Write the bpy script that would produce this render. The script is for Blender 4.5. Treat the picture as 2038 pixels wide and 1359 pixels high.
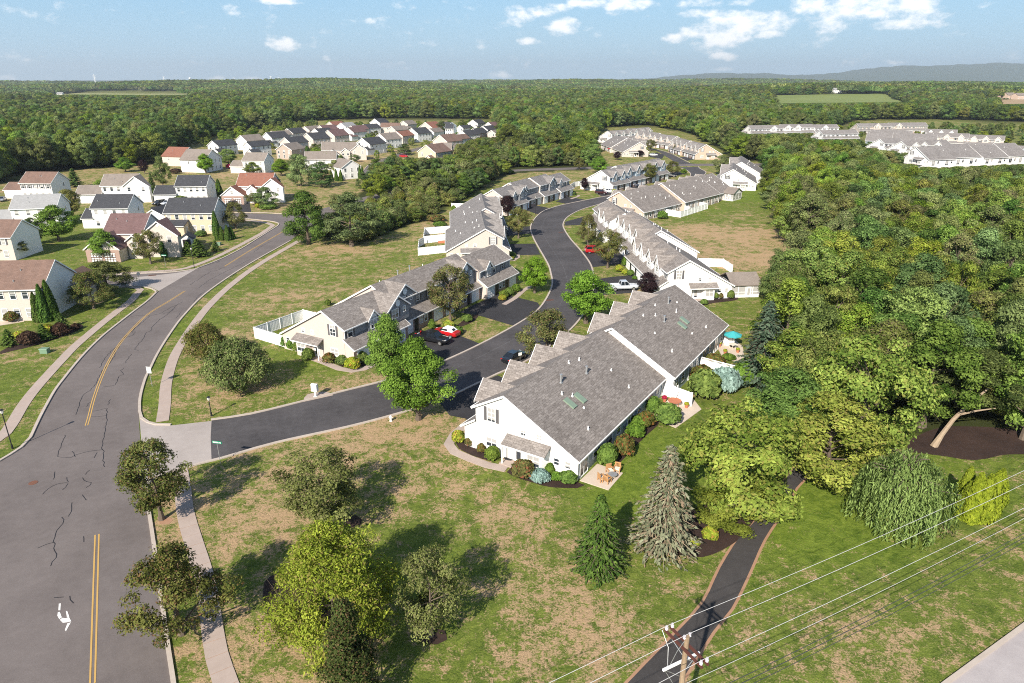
import bpy, math, random
import numpy as np
from mathutils import Vector, Matrix

R = math.radians
scene = bpy.context.scene
for o in list(bpy.data.objects):
    bpy.data.objects.remove(o)
COL = scene.collection

# ------------------------------------------------------------------ camera
CAM_H = 38.0
PITCH = 20.92
cam_d = bpy.data.cameras.new("camera")
cam_d.lens = 24.0
cam_d.sensor_width = 36.0
cam_d.clip_start = 0.5
cam_d.clip_end = 60000.0
cam = bpy.data.objects.new("camera", cam_d)
cam.location = (0, 0, CAM_H)
cam.rotation_euler = (R(90 - PITCH), 0, 0)
COL.objects.link(cam)
scene.camera = cam

# ------------------------------------------------------------------ sun, sky, exposure
SUN_EL = 34.5            # degrees above the horizon
SHADOW_AZ = 24.0         # shadows fall this many degrees right of straight ahead
sun_d = bpy.data.lights.new("sun", 'SUN')
sun_d.energy = 4.3
sun_d.angle = R(0.53)
sun_d.color = (1.0, 0.92, 0.80)
sun = bpy.data.objects.new("sun", sun_d)
ld = Vector((math.sin(R(SHADOW_AZ)) * math.cos(R(SUN_EL)), math.cos(R(SHADOW_AZ)) * math.cos(R(SUN_EL)), -math.sin(R(SUN_EL))))
sun.rotation_euler = ld.to_track_quat('-Z', 'Y').to_euler()
sun.location = (-60, -120, 120)
COL.objects.link(sun)

world = bpy.data.worlds.new("World")
scene.world = world
world.use_nodes = True
world.cycles.sampling_method = 'MANUAL'
world.cycles.sample_map_resolution = 256
wn = world.node_tree.nodes
wl = world.node_tree.links
for n in list(wn):
    wn.remove(n)
w_out = wn.new('ShaderNodeOutputWorld')
w_bg = wn.new('ShaderNodeBackground')
w_bg.inputs['Strength'].default_value = 0.078
sky = wn.new('ShaderNodeTexSky')
sky.sky_type = 'NISHITA'
sky.sun_disc = False
sky.sun_elevation = R(SUN_EL)
sky.sun_rotation = R(180 + SHADOW_AZ)
sky.altitude = 150
sky.air_density = 1.0
sky.dust_density = 0.6
sky.ozone_density = 1.0


def WM(op, *ins, clamp=False):
    n = wn.new('ShaderNodeMath')
    n.operation = op
    n.use_clamp = clamp
    for i, a in enumerate(ins):
        if hasattr(a, 'links'):
            wl.new(a, n.inputs[i])
        else:
            n.inputs[i].default_value = a
    return n.outputs[0]


def WV(op, a, b):
    n = wn.new('ShaderNodeVectorMath')
    n.operation = op
    for i, q in enumerate((a, b)):
        if hasattr(q, 'links'):
            wl.new(q, n.inputs[i])
        else:
            n.inputs[i].default_value = q
    return n


# fair-weather cumulus: a layer of puffs over the whole sky, seen on a plane overhead
w_tc = wn.new('ShaderNodeTexCoord')
w_sep = wn.new('ShaderNodeSeparateXYZ')
wl.new(w_tc.outputs['Generated'], w_sep.inputs[0])
wX, wY, wZ = w_sep.outputs
CLOUDS = [  # azimuth, elevation, half width, half height (degrees), strength
    (15.26, 3.19, 2.2, 1.01, 1.0), (17.13, 3.93, 3.09, 0.73, 1.0), (19.53, 3.97, 1.35, 0.52, 0.8), (12.02, 2.92, 0.88, 0.34, 0.8), (15.96, 1.68, 0.86, 0.31, 0.9), (18.85, 3.13, 0.89, 0.33, 0.8),
    (14.6, 2.62, 1.44, 0.61, 0.8), (25.72, 4.66, 3.44, 0.8, 1.0), (23.01, 3.94, 1.66, 0.64, 0.9), (26.98, 3.57, 1.8, 0.37, 0.75), (28.93, 3.44, 1.59, 0.37, 0.65), (21.72, 4.93, 1.23, 0.69, 0.8),
    (24.07, 4.29, 1.88, 0.63, 0.9), (29.86, 3.86, 1.14, 0.36, 0.4), (3.68, 3.86, 1.3, 0.59, 0.95), (2.7, 4.96, 1.52, 0.44, 0.8), (0.23, 4.52, 1.15, 0.62, 0.8), (1.2, 2.81, 0.77, 0.28, 0.6),
    (5.78, 3.67, 0.42, 0.17, 0.5), (7.95, 5.46, 2.95, 0.43, 0.9), (5.52, 5.48, 1.13, 0.3, 0.75), (14.05, 4.55, 1.21, 0.33, 0.8), (14.33, 5.34, 1.41, 0.29, 0.6), (16.8, 5.28, 0.87, 0.26, 0.5),
    (-17.22, 2.52, 1.06, 0.44, 0.75), (-17.61, 2.75, 0.49, 0.17, 0.6), (-14.16, 1.52, 0.33, 0.24, 0.5), (-13.77, 0.99, 0.26, 0.32, 0.4), (-21.75, 0.1, 0.68, 0.24, 0.75), (-19.62, 0.1, 1.12, 0.24, 0.6),
    (-0.94, 0.37, 0.79, 0.29, 0.8), (-34.85, 0.09, 0.64, 0.21, 0.6), (-17.07, 5.33, 1.92, 0.19, 0.7), (-10.63, 4.14, 0.33, 0.2, 0.45), (-20.37, 4.72, 0.47, 0.38, 0.3), (-11.98, 2.47, 0.3, 0.17, 0.4),
    (16.05, 0.81, 1.15, 0.14, 0.35), (27.4, 1.2, 0.79, 0.13, 0.4), (-3.64, 2.24, 0.39, 0.14, 0.3), (1.02, 0.99, 0.23, 0.22, 0.35),
]
w_len = wn.new('ShaderNodeVectorMath')
w_len.operation = 'NORMALIZE'
wl.new(w_tc.outputs['Generated'], w_len.inputs[0])
w_n1 = wn.new('ShaderNodeTexNoise')
w_n1.inputs['Scale'].default_value = 30.0
w_n1.inputs['Detail'].default_value = 9.0
w_n1.inputs['Roughness'].default_value = 0.62
w_st = wn.new('ShaderNodeMapping')
w_st.inputs['Scale'].default_value = (1.0, 1.0, 1.9)
wl.new(w_len.outputs[0], w_st.inputs[0])
wl.new(w_st.outputs[0], w_n1.inputs['Vector'])
w_az = WM('MULTIPLY', WM('ARCTAN2', wX, wY), 180 / math.pi)
w_el = WM('MULTIPLY', WM('ARCSINE', wZ), 180 / math.pi)
w_ae = wn.new('ShaderNodeCombineXYZ')
wl.new(w_az, w_ae.inputs[0])
wl.new(w_el, w_ae.inputs[1])
acc = None
for (az, el, hw, hh, st) in CLOUDS:
    k_ = math.sqrt(0.55 * st)
    n_ = wn.new('ShaderNodeVectorMath')
    n_.operation = 'MULTIPLY_ADD'
    wl.new(w_ae.outputs[0], n_.inputs[0])
    n_.inputs[1].default_value = (k_ / hw, k_ / hh, 0)
    n_.inputs[2].default_value = (-az * k_ / hw, -el * k_ / hh, 0)
    d_ = wn.new('ShaderNodeVectorMath')
    d_.operation = 'DOT_PRODUCT'
    wl.new(n_.outputs[0], d_.inputs[0])
    wl.new(n_.outputs[0], d_.inputs[1])
    b = WM('SUBTRACT', st, d_.outputs['Value'])
    acc = b if acc is None else WM('MAXIMUM', acc, b)
# the rest of the sky carries the same kind of puffs
w_pl = wn.new('ShaderNodeCombineXYZ')
zc_ = WM('MAXIMUM', wZ, 0.02)
wl.new(WM('DIVIDE', wX, zc_), w_pl.inputs[0])
wl.new(WM('DIVIDE', wY, zc_), w_pl.inputs[1])
w_n2 = wn.new('ShaderNodeTexNoise')
w_n2.inputs['Scale'].default_value = 0.9
w_n2.inputs['Detail'].default_value = 7.0
wl.new(w_pl.outputs[0], w_n2.inputs['Vector'])
up = WM('MULTIPLY', WM('SUBTRACT', wZ, 0.12), 14.0, clamp=True)
gen = WM('MULTIPLY', WM('MULTIPLY', WM('SUBTRACT', w_n2.outputs[0], 0.56), 5.0), up)
acc = WM('MAXIMUM', acc, WM('SUBTRACT', gen, 0.1))
acc = WM('MAXIMUM', acc, -0.6)
dens = WM('ADD', WM('SUBTRACT', acc, 0.20), WM('MULTIPLY', WM('SUBTRACT', w_n1.outputs[0], 0.5), 3.4))
w_ss = wn.new('ShaderNodeMapRange')
w_ss.interpolation_type = 'SMOOTHSTEP'
w_ss.inputs['From Min'].default_value = -0.10
w_ss.inputs['From Max'].default_value = 0.95
wl.new(dens, w_ss.inputs['Value'])
w_cm = wn.new('ShaderNodeMixRGB')
w_cm.inputs[2].default_value = (9.6, 9.5, 9.4, 1)
wl.new(WM('MULTIPLY', w_ss.outputs[0], 0.9), w_cm.inputs[0])
# clear summer air: the band above the skyline stays pale blue all the way round
w_cr = wn.new('ShaderNodeValToRGB')
w_cr.color_ramp.elements[0].position = 0.0
w_cr.color_ramp.elements[0].color = (0.53, 0.79, 1.0, 1)
w_cr.color_ramp.elements[1].position = 1.0
w_cr.color_ramp.elements[1].color = (0.16, 0.42, 0.82, 1)
e_ = w_cr.color_ramp.elements.new(0.12)
e_.color = (0.27, 0.62, 0.97, 1)
wl.new(wZ, w_cr.inputs[0])
w_sc = wn.new('ShaderNodeMixRGB')
w_sc.blend_type = 'MULTIPLY'
w_sc.inputs[0].default_value = 1.0
w_sc.inputs[2].default_value = (6.3, 6.3, 6.3, 1)
wl.new(w_cr.outputs[0], w_sc.inputs[1])
w_hs = wn.new('ShaderNodeMixRGB')
wl.new(WM('SUBTRACT', 0.92, WM('MULTIPLY', wZ, 1.6), clamp=True), w_hs.inputs[0])
wl.new(sky.outputs[0], w_hs.inputs[1])
wl.new(w_sc.outputs[0], w_hs.inputs[2])
wl.new(w_hs.outputs[0], w_cm.inputs[1])
wl.new(w_cm.outputs[0], w_bg.inputs['Color'])
wl.new(w_bg.outputs[0], w_out.inputs[0])

vs = scene.view_settings
scene.display_settings.display_device = 'sRGB'
vs.view_transform = 'Standard'
vs.look = 'None'
vs.exposure = 0.95
vs.gamma = 1.0
vs.use_curve_mapping = False

scene.render.engine = 'CYCLES'
cy = scene.cycles
cy.max_bounces = 5
cy.diffuse_bounces = 3
cy.glossy_bounces = 2
cy.transmission_bounces = 3
cy.transparent_max_bounces = 4
cy.volume_bounces = 0
cy.caustics_reflective = False
cy.caustics_refractive = False
cy.use_denoising = False
try:
    cy.denoiser = 'OPENIMAGEDENOISE'
    cy.denoising_input_passes = 'RGB_ALBEDO_NORMAL'
except Exception:
    pass
cy.filter_width = 1.05
cy.use_adaptive_sampling = True
cy.adaptive_threshold = 0.01

# ------------------------------------------------------------------ surveying helpers
_F = 1359.0
_s, _c = math.sin(R(PITCH)), math.cos(R(PITCH))


def at(px, py, z=0.0):
    """Place on the level z that was sighted at (px, py) on the 2038-wide survey photo."""
    u = (px - 1019) / _F
    v = (py - 679.5) / _F
    k = (CAM_H - z) / (_s + v * _c)
    return (k * u, k * (_c - v * _s))


def sighted_height(xy, py):
    v = (py - 679.5) / _F
    return CAM_H - xy[1] * (_s + v * _c) / (_c - v * _s)


def m_per_px(xy, z=0.0):
    return (xy[1] * _c + (CAM_H - z) * _s) / _F


def pts(lst, z=0.0):
    return [at(x, y, z) for x, y in lst]


def smooth(P, step=1.6):
    """Catmull-Rom through P, about one point per step metres."""
    P = [np.array(p, float) for p in P]
    if len(P) < 3:
        return [tuple(p) for p in P]
    out = []
    for i in range(len(P) - 1):
        p0 = P[i - 1] if i > 0 else 2 * P[0] - P[1]
        p1, p2 = P[i], P[i + 1]
        p3 = P[i + 2] if i + 2 < len(P) else 2 * P[-1] - P[-2]
        n = max(1, int(np.linalg.norm(p2 - p1) / step))
        for k in range(n):
            t = k / n
            out.append(0.5 * (2 * p1 + (p2 - p0) * t + (2 * p0 - 5 * p1 + 4 * p2 - p3) * t * t + (3 * p1 - p0 - 3 * p2 + p3) * t ** 3))
    out.append(P[-1])
    return [tuple(p) for p in out]


def offset(P, d):
    """Polyline moved d metres to its left."""
    P = np.array(P, float)
    T = np.zeros_like(P)
    T[1:-1] = P[2:] - P[:-2]
    T[0] = P[1] - P[0]
    T[-1] = P[-1] - P[-2]
    T /= np.maximum(np.linalg.norm(T, axis=1, keepdims=True), 1e-9)
    N = np.stack([-T[:, 1], T[:, 0]], 1)
    return P + N * d


def resample(P, step):
    P = np.array(P, float)
    d = np.linalg.norm(np.diff(P, axis=0), axis=1)
    s = np.concatenate([[0], np.cumsum(d)])
    n = max(2, int(round(s[-1] / step)) + 1)
    q = np.linspace(0, s[-1], n)
    return np.stack([np.interp(q, s, P[:, 0]), np.interp(q, s, P[:, 1])], 1)


def inside(poly, X, Y):
    poly = np.array(poly, float)
    r = np.zeros(np.shape(X), bool)
    j = len(poly) - 1
    for i in range(len(poly)):
        xi, yi = poly[i]
        xj, yj = poly[j]
        cnd = ((yi > Y) != (yj > Y)) & (X < (xj - xi) * (Y - yi) / (yj - yi + 1e-12) + xi)
        r ^= cnd
        j = i
    return r


def sstep(a, b, x):
    t = np.clip((x - a) / (b - a), 0, 1)
    return t * t * (3 - 2 * t)


# ------------------------------------------------------------------ object helpers
def tag(o, label=None, cat=None, group=None, kind=None):
    if label:
        o['label'] = label
    if cat:
        o['category'] = cat
    if group:
        o['group'] = group
    if kind:
        o['kind'] = kind
    return o


def empty(name, loc, rz=0.0):
    o = bpy.data.objects.new(name, None)
    o.empty_display_size = 0.5
    o.location = loc
    o.rotation_euler = (0, 0, rz)
    COL.objects.link(o)
    return o


def link_mesh(name, me, parent=None, loc=(0, 0, 0), rz=0.0):
    o = bpy.data.objects.new(name, me)
    o.location = loc
    o.rotation_euler = (0, 0, rz)
    if parent is not None:
        o.parent = parent
    COL.objects.link(o)
    return o


class MB:
    """Collects faces; build() makes ONE mesh object with metre-sized UVs along each face."""

    def __init__(s):
        s.v, s.f, s.m = [], [], []

    def face(s, P, m=0):
        i = len(s.v)
        s.v += [tuple(p) for p in P]
        s.f.append(tuple(range(i, i + len(P))))
        s.m.append(m)

    def box(s, x0, x1, y0, y1, z0, z1, m=0):
        i = len(s.v)
        s.v += [(x0, y0, z0), (x1, y0, z0), (x1, y1, z0), (x0, y1, z0), (x0, y0, z1), (x1, y0, z1), (x1, y1, z1), (x0, y1, z1)]
        for q in ((0, 3, 2, 1), (4, 5, 6, 7), (0, 1, 5, 4), (1, 2, 6, 5), (2, 3, 7, 6), (3, 0, 4, 7)):
            s.f.append(tuple(i + k for k in q))
            s.m.append(m)

    def prism_x(s, poly, x0, x1, m_sides=0, m_end=0):
        """poly of (y, z) drawn from x0 to x1; m_sides a number or one per side."""
        n = len(poly)
        s.face([(x0, y, z) for y, z in poly][::-1], m_end)
        s.face([(x1, y, z) for y, z in poly], m_end)
        for k in range(n):
            a, b = poly[k], poly[(k + 1) % n]
            ms = m_sides if isinstance(m_sides, int) else m_sides[k]
            s.face([(x0, a[0], a[1]), (x1, a[0], a[1]), (x1, b[0], b[1]), (x0, b[0], b[1])][::-1], ms)

    def prism_y(s, poly, y0, y1, m_sides=0, m_end=0):
        n = len(poly)
        s.face([(x, y0, z) for x, z in poly], m_end)
        s.face([(x, y1, z) for x, z in poly][::-1], m_end)
        for k in range(n):
            a, b = poly[k], poly[(k + 1) % n]
            ms = m_sides if isinstance(m_sides, int) else m_sides[k]
            s.face([(a[0], y0, a[1]), (a[0], y1, a[1]), (b[0], y1, b[1]), (b[0], y0, b[1])], ms)

    def prism_z(s, poly, z0, z1, m=0):
        n = len(poly)
        s.face([(x, y, z0) for x, y in poly][::-1], m)
        s.face([(x, y, z1) for x, y in poly], m)
        for k in range(n):
            a, b = poly[k], poly[(k + 1) % n]
            s.face([(a[0], a[1], z0), (b[0], b[1], z0), (b[0], b[1], z1), (a[0], a[1], z1)], m)

    def tube(s, P, r, k=6, m=0, caps=True):
        """Tube through P; r a number or one per point."""
        P = [Vector(p) for p in P]
        rr = [r] * len(P) if not hasattr(r, '__len__') else list(r)
        i0 = len(s.v)
        for j, p in enumerate(P):
            t = (P[min(j + 1, len(P) - 1)] - P[max(j - 1, 0)])
            t = t.normalized() if t.length > 1e-9 else Vector((0, 0, 1))
            a = t.cross(Vector((0.31, 0.95, 0.07)))
            if a.length < 0.1:
                a = t.cross(Vector((1, 0, 0)))
            a.normalize()
            b = t.cross(a)
            for q in range(k):
                w = 2 * math.pi * q / k
                s.v.append(tuple(p + (a * math.cos(w) + b * math.sin(w)) * rr[j]))
        for j in range(len(P) - 1):
            for q in range(k):
                q2 = (q + 1) % k
                s.f.append((i0 + j * k + q, i0 + j * k + q2, i0 + (j + 1) * k + q2, i0 + (j + 1) * k + q))
                s.m.append(m)
        if caps:
            s.f.append(tuple(i0 + q for q in range(k))[::-1])
            s.m.append(m)
            s.f.append(tuple(i0 + (len(P) - 1) * k + q for q in range(k)))
            s.m.append(m)

    def mesh(s, name, mats, mirror=1, uv=True, smooth_=False):
        me = bpy.data.meshes.new(name)
        v = s.v if mirror == 1 else [(x, -y, z) for x, y, z in s.v]
        f = s.f if mirror == 1 else [q[::-1] for q in s.f]
        me.from_pydata(v, [], f)
        if not isinstance(mats, (list, tuple)):
            mats = [mats]
        for m in mats:
            me.materials.append(m)
        if len(mats) > 1:
            me.polygons.foreach_set('material_index', s.m)
        if smooth_:
            me.polygons.foreach_set('use_smooth', [True] * len(s.f))
        me.update()
        if uv:
            lay = me.uv_layers.new(name='uv')
            dat = np.zeros((len(me.loops), 2))
            for p in me.polygons:
                n = p.normal
                t = Vector((-n.y, n.x, 0))
                if t.length < 0.05:
                    t = Vector((1, 0, 0))
                t.normalize()
                b = n.cross(t)
                for li in p.loop_indices:
                    co = me.vertices[me.loops[li].vertex_index].co
                    dat[li] = (co.dot(t), co.dot(b))
            lay.data.foreach_set('uv', dat.ravel())
        return me

    def build(s, name, mats, parent=None, mirror=1, loc=(0, 0, 0), rz=0.0, uv=True, smooth_=False):
        return link_mesh(name, s.mesh(name, mats, mirror, uv, smooth_), parent, loc, rz)


# ------------------------------------------------------------------ materials
def mat(name, base=(0.5, 0.5, 0.5), rough=0.8, spec=0.3, metal=0.0):
    m = bpy.data.materials.new(name)
    m.use_nodes = True
    b = m.node_tree.nodes['Principled BSDF']
    b.inputs['Base Color'].default_value = (*base, 1)
    b.inputs['Roughness'].default_value = rough
    b.inputs['Specular IOR Level'].default_value = spec
    b.inputs['Metallic'].default_value = metal
    return m


class NT:
    """Short hand for wiring a material's nodes."""

    def __init__(s, m):
        s.m, s.n, s.l = m, m.node_tree.nodes, m.node_tree.links
        s.b = s.n['Principled BSDF']

    def _in(s, sock, a):
        if hasattr(a, 'links'):
            s.l.new(a, sock)
        elif hasattr(a, '__len__') and len(a) == 3 and sock.type == 'RGBA':
            sock.default_value = (*a, 1)
        else:
            sock.default_value = a

    def math(s, op, *ins, clamp=False):
        n = s.n.new('ShaderNodeMath')
        n.operation = op
        n.use_clamp = clamp
        for i, a in enumerate(ins):
            s._in(n.inputs[i], a)
        return n.outputs[0]

    def coord(s, kind='Object'):
        return s.n.new('ShaderNodeTexCoord').outputs[kind]

    def pos(s):
        return s.n.new('ShaderNodeNewGeometry').outputs['Position']

    def mapping(s, v, scale=(1, 1, 1), rot=(0, 0, 0), loc=(0, 0, 0)):
        n = s.n.new('ShaderNodeMapping')
        n.inputs['Scale'].default_value = scale
        n.inputs['Rotation'].default_value = rot
        n.inputs['Location'].default_value = loc
        s.l.new(v, n.inputs['Vector'])
        return n.outputs[0]

    def noise(s, v, scale, detail=3.0, rough=0.55, out=0, dist=0.0):
        n = s.n.new('ShaderNodeTexNoise')
        n.inputs['Scale'].default_value = scale
        n.inputs['Detail'].default_value = detail
        n.inputs['Roughness'].default_value = rough
        n.inputs['Distortion'].default_value = dist
        s.l.new(v, n.inputs['Vector'])
        return n.outputs[out]

    def mix(s, f, a, b, blend='MIX'):
        n = s.n.new('ShaderNodeMixRGB')
        n.blend_type = blend
        s._in(n.inputs[0], f)
        s._in(n.inputs[1], a)
        s._in(n.inputs[2], b)
        return n.outputs[0]

    def ss(s, v, a, b, lo=0.0, hi=1.0):
        n = s.n.new('ShaderNodeMapRange')
        n.interpolation_type = 'SMOOTHSTEP'
        n.inputs['From Min'].default_value = a
        n.inputs['From Max'].default_value = b
        n.inputs['To Min'].default_value = lo
        n.inputs['To Max'].default_value = hi
        s.l.new(v, n.inputs['Value'])
        return n.outputs[0]

    def attr(s, name, typ='GEOMETRY'):
        n = s.n.new('ShaderNodeAttribute')
        n.attribute_name = name
        n.attribute_type = typ
        return n.outputs['Fac']

    def bump(s, h, strength=0.3, dist=0.02):
        n = s.n.new('ShaderNodeBump')
        n.inputs['Strength'].default_value = strength
        n.inputs['Distance'].default_value = dist
        s.l.new(h, n.inputs['Height'])
        s.l.new(n.outputs[0], s.b.inputs['Normal'])

    def color(s, c):
        s.l.new(c, s.b.inputs['Base Color'])


def asphalt(name, dark, light, fine=14.0, rough=0.9, streak=0.0):
    m = mat(name, dark, rough, 0.25)
    t = NT(m)
    p = t.pos()
    a = t.noise(p, 0.16, 4, 0.6)
    b = t.noise(p, fine, 3, 0.7)
    c = t.noise(p, 1.3, 4, 0.6)
    f = t.math('ADD', t.math('MULTIPLY', t.math('SUBTRACT', a, 0.5), 1.5), t.math('MULTIPLY', t.math('SUBTRACT', b, 0.5), 1.2))
    f = t.math('ADD', f, t.math('MULTIPLY', t.math('SUBTRACT', c, 0.5), 0.8))
    f = t.math('ADD', f, 0.5, clamp=True)
    t.color(t.mix(f, dark, light))
    t.bump(b, 0.25, 0.02)
    return m


def concrete(name, dark, light, scale=0.7):
    m = mat(name, light, 0.9, 0.2)
    t = NT(m)
    p = t.pos()
    f = t.math('ADD', t.math('MULTIPLY', t.noise(p, scale, 5, 0.65), 1.4), -0.2, clamp=True)
    g = t.noise(p, 9.0, 3, 0.7)
    t.color(t.mix(t.math('MULTIPLY', g, 0.5), t.mix(f, dark, light), dark))
    return m


def siding(name, base, lap=0.16):
    m = mat(name, base, 0.55, 0.35)
    t = NT(m)
    uv = t.coord('UV')
    sep = t.n.new('ShaderNodeSeparateXYZ')
    t.l.new(uv, sep.inputs[0])
    fr = t.math('FRACT', t.math('DIVIDE', sep.outputs[1], lap))
    ln = t.ss(fr, 0.0, 0.16)
    n = t.noise(t.pos(), 0.8, 4, 0.6)
    n2 = t.noise(t.mapping(t.pos(), (2.0, 2.0, 0.25)), 1.2, 3, 0.6)
    dirt = t.math('ADD', t.math('MULTIPLY', n, 0.10), t.math('MULTIPLY', n2, 0.08))
    c = t.mix(dirt, base, tuple(0.72 * q for q in base))
    t.color(t.mix(t.math('MULTIPLY', t.math('SUBTRACT', 1.0, ln), 0.22), c, tuple(0.55 * q for q in base)))
    t.bump(fr, 0.35, 0.02)
    return m


def shingles(name, a, b, stain=0.35, moss=None):
    m = mat(name, a, 0.92, 0.2)
    t = NT(m)
    uv = t.coord('UV')
    br = t.n.new('ShaderNodeTexBrick')
    br.inputs['Scale'].default_value = 1.0
    br.inputs['Brick Width'].default_value = 0.62
    br.inputs['Row Height'].default_value = 0.27
    br.inputs['Mortar Size'].default_value = 0.022
    br.inputs['Mortar Smooth'].default_value = 0.4
    br.inputs['Bias'].default_value = 0.0
    br.inputs['Color1'].default_value = (*a, 1)
    br.inputs['Color2'].default_value = (*b, 1)
    br.inputs['Mortar'].default_value = (*(0.5 * q for q in a), 1)
    t.l.new(uv, br.inputs['Vector'])
    n = t.noise(uv, 5.0, 4, 0.75)
    c = t.mix(0.55, br.outputs['Color'], t.mix(t.ss(n, 0.3, 0.7), a, b))
    st = t.noise(t.mapping(uv, (0.9, 0.10, 1)), 1.0, 5, 0.65)
    big = t.noise(uv, 0.18, 4, 0.6)
    sfac = t.math('MULTIPLY', t.math('ADD', t.ss(st, 0.45, 0.75), t.ss(big, 0.45, 0.7)), stain * 0.5)
    c = t.mix(sfac, c, moss or tuple(0.55 * q for q in a))
    t.color(c)
    t.bump(br.outputs['Fac'], -0.4, 0.02)
    return m


def leaf_mat(name, dark, light, trans=0.35, accent=None, vary=0.5):
    m = bpy.data.materials.new(name)
    m.use_nodes = True
    t = NT(m)
    tint = t.attr('tint')
    oi = t.n.new('ShaderNodeObjectInfo')
    rnd = oi.outputs['Random']
    c = t.mix(tint, dark, light)
    if accent:
        c = t.mix(t.ss(t.attr('tint2'), 0.72, 0.95), c, accent)
    hs = t.n.new('ShaderNodeHueSaturation')
    t.l.new(t.math('ADD', 0.5 - 0.035 * vary, t.math('MULTIPLY', rnd, 0.07 * vary)), hs.inputs['Hue'])
    r2 = t.math('FRACT', t.math('MULTIPLY', rnd, 17.31))
    t.l.new(t.math('ADD', 1 - 0.35 * vary, t.math('MULTIPLY', r2, 0.7 * vary)), hs.inputs['Value'])
    r3 = t.math('FRACT', t.math('MULTIPLY', rnd, 41.7))
    t.l.new(t.math('ADD', 1 - 0.25 * vary, t.math('MULTIPLY', r3, 0.3 * vary)), hs.inputs['Saturation'])
    t.l.new(c, hs.inputs['Color'])
    t.n.remove(t.b)
    df = t.n.new('ShaderNodeBsdfDiffuse')
    tr = t.n.new('ShaderNodeBsdfTranslucent')
    t.l.new(hs.outputs[0], df.inputs[0])
    tc = t.mix(0.5, hs.outputs[0], (0.30, 0.42, 0.05), 'MIX')
    tcm = t.n.new('ShaderNodeMixRGB')
    tcm.blend_type = 'MULTIPLY'
    tcm.inputs[0].default_value = 0.0
    t.l.new(hs.outputs[0], tcm.inputs[1])
    t.l.new(tcm.outputs[0], tr.inputs[0])
    mx = t.n.new('ShaderNodeMixShader')
    mx.inputs[0].default_value = trans * 0.8
    t.l.new(df.outputs[0], mx.inputs[1])
    t.l.new(tr.outputs[0], mx.inputs[2])
    t.l.new(mx.outputs[0], t.n['Material Output'].inputs[0])
    return m


M = {}
M['asphalt_old'] = asphalt('asphalt_old', (0.116, 0.099, 0.094), (0.185, 0.160, 0.152), 11)
M['asphalt_new'] = asphalt('asphalt_new', (0.042, 0.039, 0.041), (0.100, 0.093, 0.096), 9)
M['asphalt_drive'] = asphalt('asphalt_drive', (0.026, 0.025, 0.028), (0.052, 0.050, 0.054), 12)
M['asphalt_path'] = asphalt('asphalt_path', (0.034, 0.031, 0.030), (0.070, 0.064, 0.062), 10)
M['apron'] = asphalt('apron', (0.30, 0.262, 0.243), (0.41, 0.366, 0.34), 12)
M['concrete'] = concrete('concrete', (0.34, 0.27, 0.232), (0.47, 0.39, 0.345))
M['kerb'] = concrete('kerb', (0.38, 0.32, 0.27), (0.55, 0.485, 0.43), 1.2)
M['patio'] = concrete('patio', (0.50, 0.41, 0.33), (0.62, 0.54, 0.46))
M['mulch'] = asphalt('mulch', (0.022, 0.014, 0.012), (0.060, 0.036, 0.028), 6)
M['dirt'] = concrete('dirt', (0.30, 0.16, 0.10), (0.42, 0.27, 0.17), 1.5)
M['yellow'] = mat('road_paint_yellow', (0.50, 0.315, 0.10), 0.8)
M['white_paint'] = mat('road_paint_white', (0.72, 0.70, 0.67), 0.7)
M['crack'] = mat('crack_seal', (0.022, 0.021, 0.024), 0.6)
M['iron'] = mat('rusted_iron', (0.16, 0.075, 0.05), 0.8)
M['white_siding'] = siding('white_siding', (0.78, 0.765, 0.75))
M['cream_siding'] = siding('cream_siding', (0.56, 0.485, 0.435))
M['beige_siding'] = siding('beige_siding', (0.58, 0.485, 0.35))
M['pink_siding'] = siding('pink_siding', (0.56, 0.42, 0.335))
M['taupe_siding'] = siding('taupe_siding', (0.40, 0.33, 0.28))
M['grey_siding'] = siding('grey_siding', (0.255, 0.265, 0.285))
M['bluegrey_siding'] = siding('bluegrey_siding', (0.33, 0.40, 0.46))
M['brick'] = siding('brick_facing', (0.36, 0.25, 0.21), 0.08)
M['trim'] = mat('white_trim', (0.82, 0.82, 0.81), 0.5)
M['vinyl'] = mat('white_vinyl', (0.84, 0.84, 0.83), 0.4)
M['shutter'] = mat('grey_shutter', (0.10, 0.095, 0.10), 0.6)
M['glass'] = mat('window_glass', (0.035, 0.045, 0.06), 0.12, 0.6)
t = NT(M['glass'])
oi = t.n.new('ShaderNodeObjectInfo')
sz = t.n.new('ShaderNodeSeparateXYZ')
t.l.new(t.coord('Object'), sz.inputs[0])
drop = t.math('SUBTRACT', 0.55, t.math('MULTIPLY', oi.outputs['Random'], 1.5))     # how far the blind is let down
down = t.ss(t.math('SUBTRACT', sz.outputs[2], drop), -0.01, 0.01)
sl = t.math('FRACT', t.math('MULTIPLY', sz.outputs[2], 9.0))
t.color(t.mix(down, (0.030, 0.038, 0.050), t.mix(t.math('MULTIPLY', sl, 0.4), (0.42, 0.41, 0.40), (0.22, 0.22, 0.22))))
M['blind'] = mat('window_blind', (0.55, 0.55, 0.55), 0.35, 0.5)
M['door_white'] = mat('door_white', (0.80, 0.80, 0.80), 0.5)
M['door_dark'] = mat('door_dark', (0.03, 0.028, 0.03), 0.4)
M['roof_grey'] = shingles('roof_grey', (0.122, 0.105, 0.095), (0.340, 0.306, 0.284), 0.35)
M['roof_grey2'] = shingles('roof_grey_b', (0.115, 0.105, 0.101), (0.315, 0.294, 0.285), 0.4)
M['roof_dark'] = shingles('roof_dark', (0.040, 0.042, 0.048), (0.075, 0.076, 0.084), 0.25)
M['roof_brown'] = shingles('roof_brown', (0.15, 0.095, 0.075), (0.235, 0.155, 0.125), 0.6, (0.075, 0.058, 0.052))
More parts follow.
